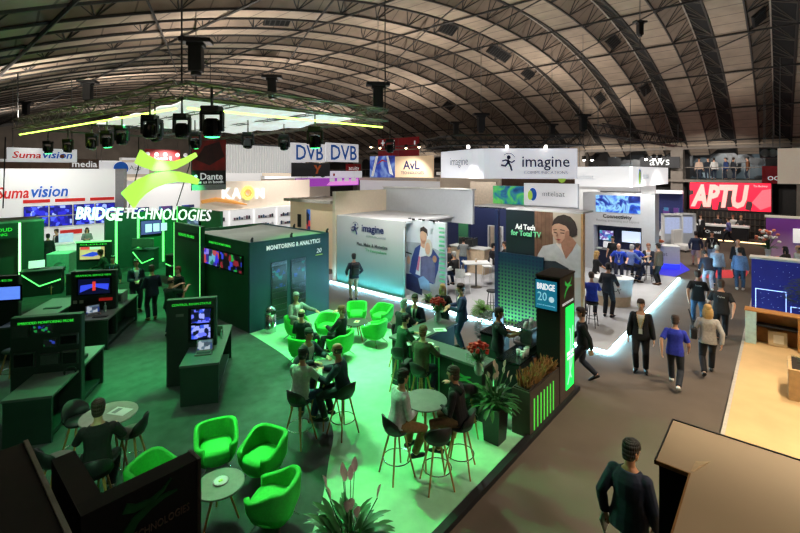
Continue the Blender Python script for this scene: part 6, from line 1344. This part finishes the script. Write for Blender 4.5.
# ================= the visitors =================
def va(px): return 41.14 - math.degrees(math.atan((px-HX)/F))
def fl(px, py, z=0.0): p = at(px, py, z); return (p.x, p.y, z)
def pp(label, px, py, rel, pose='stand', z=GZ, **k):       # rel 0 = walking away from the camera, 180 = facing it, 90 = facing picture-left
    loc = fl(px, py, z); k.setdefault('vox', .011 if loc[0]**2+loc[1]**2 < 260 else .018)
    return person(label, loc, va(px)+rel, pose, **k)
def ps(label, key, rel, px, pose='stool', z=GZ, **k):
    x, y = STOOLS[key] if isinstance(key, str) else key
    k.setdefault('vox', .011 if x*x+y*y < 260 else .018)
    return person(label, (x,y,z), va(px)+rel, pose, **k)
FH = [(-.10,.24,1.10),(.10,.24,1.10)]; HIPS = [(-.27,.04,.80),(.27,.04,.80)]; BK = [(-.12,-.20,.92),(.12,-.20,.92)]
lan_b, lan_g = (40,90,190), (60,190,80)
# main aisle
person('man in a navy suit walking off with papers in his hand, closest to the camera', (5.55,1.32,GZ), va(632)-18, 'walk', h=1.80, top=(26,34,56), bottom=(22,28,46), jacket=True, hair='dark', skin=1, vox=.009, hands=[(-.25,-.04,.82),(.25,.10,.80)], head=(-.5,.05))
pp('man in a black suit and white shirt standing alone, facing the camera', 641, 371, 176, 'stand', h=1.78, top=BLK, bottom=BLK, jacket=True, shirt=(226,224,220), hair='brown', vox=.009, lanyard=(230,190,120))
pp('person in a royal blue T-shirt and dark jeans walking away beside the suited man', 675, 387, -4, 'walk', h=1.66, top=(36,50,170), bottom=(36,40,50), sleeve=.6, hair='brown', vox=.009, shoes=shoew)
pp('blonde woman in a pale grey top and black trousers with a shoulder bag', 708, 375, 4, 'walk2', h=1.72, top=(168,164,158), bottom=(24,24,28), hair='blond', style='long', vox=.009)
pp('man in a black printed T-shirt walking away, beside the blue light edge', 698, 326, 6, 'walk', h=1.80, top=(22,22,24), bottom=(48,70,92), sleeve=.6, hair='brown', backtext='Techex', lanyard=lan_b)
pp('broad man in a black printed T-shirt and black trousers walking away', 721, 341, 0, 'walk2', h=1.80, top=(22,22,24), bottom=(22,22,26), sleeve=.6, hair='brown', backtext='Techex', width=1.1)
pp('man in a blue plaid shirt and jeans standing near the outlined blue wall', 740, 290, 0, 'stand', h=1.76, top=(96,126,170), bottom=(44,66,92), hair='dark', shoes=shoew)
pp('bald older man in a dark jacket just ahead of the plaid shirt', 738, 278, 170, 'stand', h=1.78, top=(26,26,30), bottom=(30,32,40), jacket=True, style='bald', hair='white')
pp('white-haired man in a pale blue sweater and jeans', 717, 286, 8, 'stand', h=1.76, top=(150,170,196), bottom=(40,66,96), hair='white')
pp('man in navy bending forward in pale trousers', 709, 290, 20, 'bend', h=1.74, top=(30,38,58), bottom=(176,172,190), hair='dark', shoes=shoew, lean=.55, pz=.88)
pp('man in a navy sweater and beige shorts walking away past the high-backed chair', 696, 266, 4, 'walk', h=1.84, top=(28,40,66), bottom=(196,182,160), shorts=True, hair='dark')
pp('man in a black jacket with a lanyard walking towards the camera', 712, 264, 178, 'walk', h=1.78, top=(22,24,30), bottom=(120,140,170), hair='dark', lanyard=(210,214,220))
pp('man in a violet shirt striding along the dark bar', 729, 243, 80, 'walk', h=1.80, top=(96,92,150), bottom=(26,28,36), hair='brown')
pp('man in a dark blue suit standing by the kiosk', 694, 240, 100, 'stand', h=1.82, top=(26,34,56), bottom=(24,28,44), jacket=True, hair='dark')
pp('man in a black suit with white shirt standing beside the red video wall', 701, 239, 150, 'stand', h=1.80, top=(24,24,28), bottom=(24,24,28), jacket=True, hair='dark')
for i, (px, lab) in enumerate(((718,'bar attendant in dark clothes behind the long bar, farthest from the violet shirt'),(733,'bar attendant in a white shirt behind the long bar, right by the violet shirt'),(741,'bar attendant in a dark vest behind the long bar, at its end'))):
    Y, d = xplane(px, 39.9); person(lab, (39.9,Y,GZ), va(px)+180, 'stand', top=[(40,40,44),(210,206,200),(60,56,54)][i], hair=['brown','ginger','blond'][i], vox=.02, hands=[(-.2,.3,1.1),(.2,.3,1.1)])
pp('man in black with rolled sleeves striding past the tall totem', 583, 381, 95, 'walk', h=1.76, top=(24,26,32), bottom=(38,42,56), hair='brown', sleeve=1, vox=.010)
pp('man in a dark blue shirt standing beside the pale stand wall post', 657, 241, 20, 'stand', h=1.76, top=(70,90,130), bottom=(40,50,70), hair='dark')
# aisle behind the lounge
pp('man in a navy jacket and khaki trousers wearing a backpack', 354, 300, 14, 'stand', h=1.78, top=(34,42,60), bottom=(176,158,130), hair='dark', hands=[(-.24,.14,.95),(.24,.14,.95)])
# round demo table and blue shirts
pp('blonde woman in a black top and white trousers leaning to the curved counter', 596, 293, -75, 'stand', z=IZ, h=1.68, top=(24,24,28), bottom=(214,212,208), hair='blond', style='long', sleeve=.6, hands=[(-.15,.40,1.0),(.16,.42,1.0)])
pp('man in a dark suit with his back turned before the curved counter', 608, 317, -20, 'stand', z=IZ, h=1.80, top=(34,36,44), bottom=(30,32,40), hair='dark', hands=[(-.2,.30,1.02),(.2,.30,1.0)])
ps('man in a royal blue polo shirt seated with his back turned on a black stool', 'blue', 10, 592, z=IZ, top=(30,56,170), bottom=(28,34,56), hair='brown', style='cropped', sleeve=.6)
pp('bald man in a royal blue polo and lanyard leaning on the curved counter', 619, 283, 178, 'stand', z=IZ, h=1.76, top=(34,70,190), bottom=(26,30,50), style='bald', hair='grey', sleeve=.6, lanyard=(200,215,235), hands=[(-.30,.32,1.02),(.30,.32,1.02)], lean=.25)
pp('man in black standing under the mosaic screen', 613, 272, 160, 'stand', z=IZ, h=1.74, top=(26,28,32), bottom=(30,34,46), hair='dark', sleeve=.6)
ps('grey-haired man in a checked blue shirt sitting on a black stool', 'check', -40, 631, z=IZ, top=(96,114,168), bottom=(32,36,50), hair='grey')
pp('man in a bright blue polo reaching out beside the checked shirt', 637, 282, -60, 'stand', z=IZ, h=1.72, top=(30,64,190), bottom=(40,50,84), hair='dark', sleeve=.6, hands=[(-.2,.35,1.1),(.2,.42,1.2)])
ps('man in a navy suit with a lanyard sitting beside the brown jacket', 'suit', 170, 649, z=IZ, top=(32,38,54), bottom=(44,58,92), jacket=True, shirt=(190,192,196), hair='ginger', lanyard=(216,200,170), hands=[(-.12,.3,.95),(.12,.3,.95)])
pp('man in a brown jacket and black trousers standing at the platform edge', 659, 285, 60, 'stand', z=IZ, h=1.78, top=(98,84,68), bottom=(24,24,26), hair='dark', shoes=shoebr)
# visitors before the couple poster
def sit(label, px, py, zseat, rel, **k): p = at(px,py,zseat); return person(label, (p.x,p.y,IZ), va(px)+rel, 'stool', vox=.014, pz=zseat+.03, **k)
sit('bald man in a navy jacket sitting before the couple poster', 432, 274, .80, -70, top=(34,44,86), bottom=(28,30,44), jacket=True, style='bald', hair='white')
sit('dark-haired man in black sitting at the far side of the visitors table', 449, 266, .80, 180, top=(34,34,38), bottom=(30,30,36), hair='dark')
sit('grey-haired man in a black jacket sitting with his back half turned', 456, 275, .80, 50, top=(30,30,32), bottom=(40,60,96), hair='grey')
pp('man in a grey T-shirt and jeans leaning over the pale serving counter', 463, 274, -10, 'stand', z=IZ, h=1.74, top=(122,126,126), bottom=(50,84,140), hair='dark', sleeve=.6, lean=.25, hands=[(-.2,.42,1.12),(.2,.42,1.12)], vox=.014)
sit('man in black sitting sideways by the doorway of the navy cabin', 491, 264, .80, -75, top=(26,26,30), bottom=(48,44,44), hair='dark')
sit('man in dark clothes half hidden by the dotted wall', 507, 262, .80, 100, top=(34,32,34), bottom=(30,30,34), hair='brown')
# bar of the green stand
pp('blonde woman in black with a green lanyard standing behind the bar flowers', 443, 343, 165, 'stand', h=1.70, top=(22,22,26), bottom=(24,24,28), hair='blond', style='long', lanyard=lan_g, hands=[(-.18,.26,1.1),(.18,.26,1.1)])
person('man in a navy suit and green lanyard leaning on the far side of the bar', (8.75,7.12,GZ), va(432)+165, 'stand', h=1.74, top=(30,36,60), bottom=(28,32,50), jacket=True, shirt=(222,224,226), hair='brown', lanyard=lan_g, hands=[(-.16,.34,1.12),(.16,.34,1.12)], tie=(40,60,60), vox=.010)
pp('man in a blue blazer and jeans standing at the short arm of the bar', 462, 349, 100, 'stand', h=1.82, top=(48,66,104), bottom=(38,60,104), jacket=True, hair='brown', vox=.010, hands=[(-.14,.34,1.15),(.2,.30,1.1)])
ps('grey-haired man in a dark suit lit green at the corner of the bar', 's36', -40, 403, top=(26,36,34), bottom=(26,30,32), jacket=True, hair='grey')
ps('man in a dark green shirt resting his elbows on the bar', 's37', -60, 407, top=(24,70,44), bottom=(24,28,34), hair='dark', style='cropped')  # green light on him is put into the shirt colour
ps('woman in an olive jacket with a strap bag sitting with her back to the camera', 's38', -25, 419, top=(84,80,62), bottom=(30,40,60), hair='ginger', vox=.010)
person('barista in a black T-shirt working at the espresso machine', (8.95,4.86,GZ), -62, 'stand', h=1.80, top=(24,24,30), bottom=(20,20,24), hair='dark', skin=1, sleeve=.6, vox=.010, hands=[(-.14,.42,1.18),(.12,.48,1.26)], lanyard=(40,60,170))
# high tables
ps('man in a white shirt sitting at the high grey table with clasped hands', 's40', -62, 395, top=(212,210,214), bottom=(140,106,66), hair='dark', vox=.009, hands=[(-.08,.30,.98),(.08,.30,.98)])
ps('dark-haired man in a black jacket sitting opposite the white shirt', 's41', 72, 455, top=(22,22,24), bottom=(110,84,56), hair='brown', vox=.009, hands=[(-.10,.30,1.02),(.0,.17,1.40)])
ps('man in a pale jacket sitting with his back turned at the high dark table', 's43', -30, 300, top=(176,186,176), bottom=(34,56,84), hair='dark', vox=.009)
ps('dark-skinned man in a navy suit facing the camera at the high dark table', 's44', -135, 300, top=(28,32,48), bottom=(26,28,40), jacket=True, skin=1, style='cropped', hair='dark', vox=.009)
ps('bald man in a dark navy suit sitting over his notebook', 's45', 75, 343, top=(28,38,60), bottom=(20,22,30), jacket=True, style='bald', hair='brown', skin=1, vox=.009)
ps('man in black sitting alone with his back to the camera at the pale high table', 's50', -8, 97, top=(24,23,22), bottom=(20,20,22), hair='brown', vox=.009)
# lounge
def lounge(label, x, y, tx, ty, **k): a = math.degrees(face_to(x,y,tx,ty)); return person(label, (x,y,GZ), a, 'chair', vox=.011, pz=.55, **k)
lounge('grey-haired man in a grey jacket resting his arm out in a green armchair', 7.58,10.62, 7.4,9.2, top=(136,146,138), bottom=(150,140,134), hair='grey', jacket=True, shirt=(220,215,214), hands=[(-.50,.25,.80),(.14,.32,.72)])
lounge('man in a black suit with a hand to his ear in a green armchair', 7.62,8.75, 7.2,9.9, top=(30,30,33), bottom=(24,24,27), hair='ginger', jacket=True, hands=[(-.10,.35,.80),(.15,.16,1.17)], head=(.3,.1))  # ginger hair colour stands in for red light on his hair
lounge('bald man in black sitting with his back turned in a green armchair', 6.78,9.25, 7.7,9.6, top=(26,26,32), bottom=(26,26,30), style='bald', hair='brown')
# left part of the green stand
pp('bald man in a dark green polo shirt raising his hand to point', 170, 336, -45, 'stand', h=1.76, top=(20,60,42), bottom=(38,48,76), style='bald', hair='brown', sleeve=.6, hands=[(-.1,.5,1.42),(.22,.46,1.40)])
pp('man with ginger hair facing the pointing man', 179, 318, 130, 'stand', h=1.74, top=(22,50,40), bottom=(26,34,44), hair='ginger', sleeve=.6)
pp('tall man in a dark suit with crossed hands and a blue lanyard', 136, 311, -170, 'stand', h=1.84, top=(24,28,46), bottom=(22,26,40), jacket=True, hair='brown', lanyard=lan_b, hands=[(-.04,.24,1.06),(.06,.25,1.04)], shoes=shoebr)
pp('man in a dark navy suit with his back turned to the camera, listening', 152, 320, 15, 'stand', h=1.82, top=(24,32,52), bottom=(24,28,44), jacket=True, hair='brown', hands=FH, shoes=shoebr)
pp('man in black standing behind the large grey box', 113, 301, 160, 'stand', h=1.74, top=(22,30,28), bottom=(26,28,32), hair='brown', style='cropped', lanyard=lan_b)
pp('man in a green shirt stretching his arm beyond the racing-car picture', 107, 291, 80, 'stand', h=1.76, top=(26,66,46), bottom=(26,30,36), hair='brown', lean=.35, hands=[(-.15,.5,1.0),(.2,.45,1.0)])
pp('man standing in black behind the racing-car desk', 95, 280, 120, 'stand', h=1.70, top=(26,30,36), bottom=(30,34,40), hair='dark')
# white stand at the far left
pp('man in a black coat standing at the round-cornered white counter', 48, 269, 0, 'stand', h=1.78, top=(28,28,32), bottom=(26,26,30), hair='dark')
pp('man in a navy suit talking across the white counter', 57, 262, 120, 'stand', h=1.80, top=(30,34,48), bottom=(28,30,40), jacket=True, hair='brown')
pp('man with a pale shirt partly hidden by the corner tower', 36, 263, -120, 'stand', h=1.72, top=(190,190,196), bottom=(40,44,56), hair='ginger')
pp('woman in a grey-green top and jeans standing by the white chairs', 87, 257, 180, 'stand', h=1.70, top=(130,150,140), bottom=(46,66,104), hair='dark', style='long', hands=FH)
# purple stand and far balcony
pp('woman with dark hair sitting at the white serving counter', 788, 285, 60, 'stool', h=1.7, top=(40,30,26), bottom=(30,30,34), hair='dark', style='long', z=.09)
pp('bald man behind the white serving counter at the edge', 799, 287, 120, 'stand', h=1.75, top=(200,190,180), bottom=(40,40,44), style='bald', hair='brown', z=.09)
pp('man in a white shirt standing beyond the purple wall', 774, 245, 100, 'stand', h=1.78, top=(200,200,204), bottom=(40,44,54), hair='dark')
pp('man in a dark blue shirt beyond the purple wall, nearer the edge', 785, 247, 150, 'stand', h=1.72, top=(36,50,84), bottom=(30,32,40), hair='dark')
for i, (px, tp_, hc_, lab) in enumerate(((699,(200,170,150),'brown','balcony visitor in a pale pink top at the rail'),(708,(30,34,44),'dark','balcony visitor in dark clothes second along the rail'),(714,(210,206,200),'brown','balcony visitor in a white shirt at the rail'),(726,(40,60,110),'dark','balcony visitor in a blue jacket at the rail'),(733,(40,42,48),'brown','balcony visitor in black at the rail beside the blue jacket'),(748,(130,80,50),'dark','balcony visitor in a rust-brown coat standing apart'))):
    Y, d = xplane(px, 41.9); person(lab, (41.9,Y,4.3), va(px)+[180,170,10,120,-60,90][i], 'stand', top=tp_, hair=hc_, vox=.02, h=1.72)
# what they carry
def carry(name, label, cat, pers, dx, dy, z, fn):
    r = PERS[pers]['root']; v = Matrix.Rotation(r.rotation_euler.z,3,'Z') @ Vector((dx,dy,0)); q = thing(name, label, cat, (r.location.x+v.x, r.location.y+v.y, r.location.z+z), r.rotation_euler.z); fn(q); return q
K = list(PERS)
def bagf(q): MB().cb(0,0,0,.14,.34,.26).build('body', black, q, bevel=.03); MB().tube([(0,-.14,.12),(-.06,-.04,.40),(-.10,0,.54),(-.06,.05,.40),(0,.14,.12)],.014,6).build('strap', black, q)
carry('shoulder_bag','black shoulder bag hanging at the blonde woman\'s side','bag',K[3],-.29,0,.98,bagf)
def packf(q): MB().cb(0,0,0,.30,.16,.44).build('body', black, q, bevel=.05); MB().cb(0,-.09,-.06,.22,.05,.22).build('pocket', charcoal, q, bevel=.02); MB().tube([(-.10,.06,.2),(-.11,.16,.22),(-.11,.26,.10)],.02,6).build('strap', black, q); MB().tube([(.10,.06,.2),(.11,.16,.22),(.11,.26,.10)],.02,6).build('strap', black, q)
bp_ = [k_ for k_ in K if 'backpack' in k_][0]; carry('backpack','black backpack with grey pocket on the man in khaki trousers','bag',bp_,0,-.24,1.22,packf)
def papf(q): MB().cb(0,0,0,.015,.21,.28,0,Matrix.Rotation(.5,3,'X')).build('sheet', M('folder_grey',(120,124,128),.5), q); MB().cb(.012,0,0,.006,.17,.24,0,Matrix.Rotation(.5,3,'X')).build('page', white, q)
carry('papers','folded papers in the hand of the nearest man','paper',K[0],-.28,.03,.70,papf)
ol = [k_ for k_ in K if 'olive' in k_][0]
carry('strap_bag','dark strap bag at the hip of the woman in olive','bag',ol,-.30,-.06,.82,bagf)
# ================= light =================
def spot(name, loc, tgt, e, col=(1,1,1), ang=60, blend=.6, r=.06):
    l = bpy.data.lights.new(name,'SPOT'); l.energy = e; l.color = col; l.spot_size = rad(ang); l.spot_blend = blend; l.shadow_soft_size = r
    o = bpy.data.objects.new(name, l); COL.objects.link(o); o.location = loc; d = Vector(tgt)-Vector(loc); o.rotation_euler = d.to_track_quat('-Z','Y').to_euler(); return o
def area(name, loc, tgt, e, sx, sy, col=(1,1,1)):
    l = bpy.data.lights.new(name,'AREA'); l.energy = e; l.color = col; l.shape = 'RECTANGLE'; l.size = sx; l.size_y = sy
    o = bpy.data.objects.new(name, l); COL.objects.link(o); o.location = loc; d = Vector(tgt)-Vector(loc); o.rotation_euler = d.to_track_quat('-Z','Y').to_euler(); return o
W = bpy.data.worlds.new('hall_air'); S.world = W; W.use_nodes = True
W.node_tree.nodes['Background'].inputs[0].default_value = (.9,.8,.7,1); W.node_tree.nodes['Background'].inputs[1].default_value = .06
G = (.06,1,.26)
# green stage lights in the truss
for x, y, tx, ty, e, ang in ((10.0,9.5,8.6,9.8,1500,60),(8.0,9.5,7.4,7.0,1500,60),(5.5,9.7,5.8,5.0,1900,62),(4.1,9.9,3.4,6.0,1200,56),(9.9,12,8.5,11.4,1100,55),(4.0,13.5,3.95,12.3,3600,36),(3.8,18,4.6,17,2000,54),(6.5,19,6.8,18.5,2200,66),(9.4,21.0,8.5,25,2000,60),(4.5,20,6.5,25,2200,60),(3.5,21,3.2,23,1300,60),(5.5,11,4.5,9.6,1500,60),(3.6,13,1.8,11.5,800,60)):
    spot('green_stage_light', (x,y,6.2), (tx,ty,0), e, G, ang)
for x, y, tx, ty, e in ((9.8,9.5,8.3,6.6,650),(6,9.6,5.8,5.4,700),(4.1,9.8,3.1,6.2,180),(6.4,15,4.6,12.5,160),(4,15,2.4,12.0,200),(4,19,3.4,16,300),(8,9.5,8,10,650),(8.2,17,8.4,14.5,600),(9.5,16,8.2,12,200),(1.5,9.8,2.2,8,200)):
    spot('white_stage_light', (x,y,6.15), (tx,ty,.5), e, (.92,1,.92), 66)
# white stand
for x, y, tx, ty, e in ((15.5,6,15.5,5,700),(14.6,9.6,14.0,9.0,600),(19.0,5.5,19.0,5.0,700),(22,5,21.6,5,600),(11.0,13.0,12.7,12.8,380),(11.0,6.3,12.8,5.5,620),(11.3,10.5,12.8,10,300),(19,4.0,22.7,5.6,600),(16.2,10.5,18.6,11.6,800),(12.0,19,16,14,350),(11.4,9,16.2,12.5,650),(26.5,3.5,25.5,5.3,500),(28.5,2.5,30.5,5.8,900)):
    spot('stand_spotlight', (x,y,5.9), (tx,ty,0.8), e, (1,.97,.93), 85)
# right-hand warm stand
for x, y, tx, ty, e in ((10.5,-1.5,10,-.2,1500),(14,-1.2,13.5,-.4,1100),(4.2,-2.6,4.9,-.3,330),(7.6,-1.5,7.0,.2,900),(20,-1.5,20,.2,500),(25,-.5,27,-.5,600)):
    spot('warm_spotlight', (x,y,5.9), (tx,ty,0), e, (1,.84,.62), 80)
# aisle
for x, y, e in ((7.5,2.1,70),(12,2.1,190),(16,2.1,200),(21,2.1,260),(28,3,600),(35,3,600),(11.2,8,130),(11.2,12,170)):
    spot('aisle_spotlight', (x,y,7.0), (x,y,0), e, (1,.88,.74), 80)
spot('front_fill', (.2,4.4,3.3), (3.2,12,1.0), 140, G, 80); spot('front_fill', (.3,4.4,3.3), (3.4,12,1.0), 90, (.9,1,.92), 80); spot('white_stage_light', (4.1,9.8,6.15), (3.6,3.7,.8), 420, (1,1,.97), 26)  # floods added to brighten the pod fronts; white spot added for the lily
spot('near_fill', (1.6,.8,5.6), (3.3,3.6,1.0), 150, (1,.93,.86), 24)  # fill added to brighten the lily, no fixture there
spot('near_fill', (.6,.9,5.6), (1.0,3.4,2.3), 26, (1,.85,.7), 80)  # weak fill added so the marks on the black wall show
# far stands, plus fills added to brighten the hall walls
for x, y, tx, ty, e in ((4,27,3.5,30.5,420),(7,27,6,30.5,360),(15.5,21.5,15,24,500),(19,21,17,26,500),(22,14,24,14,600),(26,22,28,24,800),(31,10,33,9,700),(14,34,13,38,900),(24,36,24,42,1200),(35,3,41,3,500),(12,58,12,73,3500),(26,58,26,73,3500),(38,50,42,60,2500),(20,46,16,52,1500),(36,30,42,34,1500),(36,12,42,12,1200),(36,22,42,22,900),(36,4,42,4,700),(37,8,42,8,600),(37,16,42,16,700)):
    spot('far_stand_wall_fill', (x,y,6.6), (tx,ty,3.0 if x > 35 else 1.5), e, (1,.96,.9), 110)
# upward floods added to brighten the roof, without fixtures
for x, y, e in ((2,8,700),(8,6,800),(16,5,850),(25,3,500),(32,2,240),(17,14,1500),(26,11,1300),(33,9,420),(8,16,1300),(16,24,1900),(26,22,1700),(3,22,1300),(9,30,1900),(18,38,2300),(29,36,1900),(5,44,2000),(14,54,2600)):
    l = bpy.data.lights.new('roof_fill','SPOT'); l.energy = e*.9; l.color = (1,.91,.80); l.spot_size = rad(160); l.spot_blend = 1; l.shadow_soft_size = .15
    o = bpy.data.objects.new('roof_fill', l); COL.objects.link(o); o.location = (x,y,7.0); o.rotation_euler = (PI,0,0)
# ================= camera =================
cd = bpy.data.cameras.new('camera'); co = bpy.data.objects.new('camera', cd); COL.objects.link(co)
co.location = (0,0,CH); co.rotation_euler = (PI/2,0,TH-PI/2)
cd.sensor_fit = 'HORIZONTAL'; cd.sensor_width = 36; cd.lens = 36*F/800; cd.shift_x = 0; cd.shift_y = -(266.5-HZ)/800
cd.clip_start = .1; cd.clip_end = 300
S.camera = co
S.view_settings.view_transform = 'Standard'; S.view_settings.look = 'None'; S.view_settings.exposure = 0.0; S.view_settings.gamma = 1; S.view_settings.use_curve_mapping = False
S.cycles.use_denoising = True
S.cycles.max_bounces = 6; S.cycles.diffuse_bounces = 3; S.cycles.glossy_bounces = 3; S.cycles.transparent_max_bounces = 6; S.cycles.sample_clamp_indirect = 6
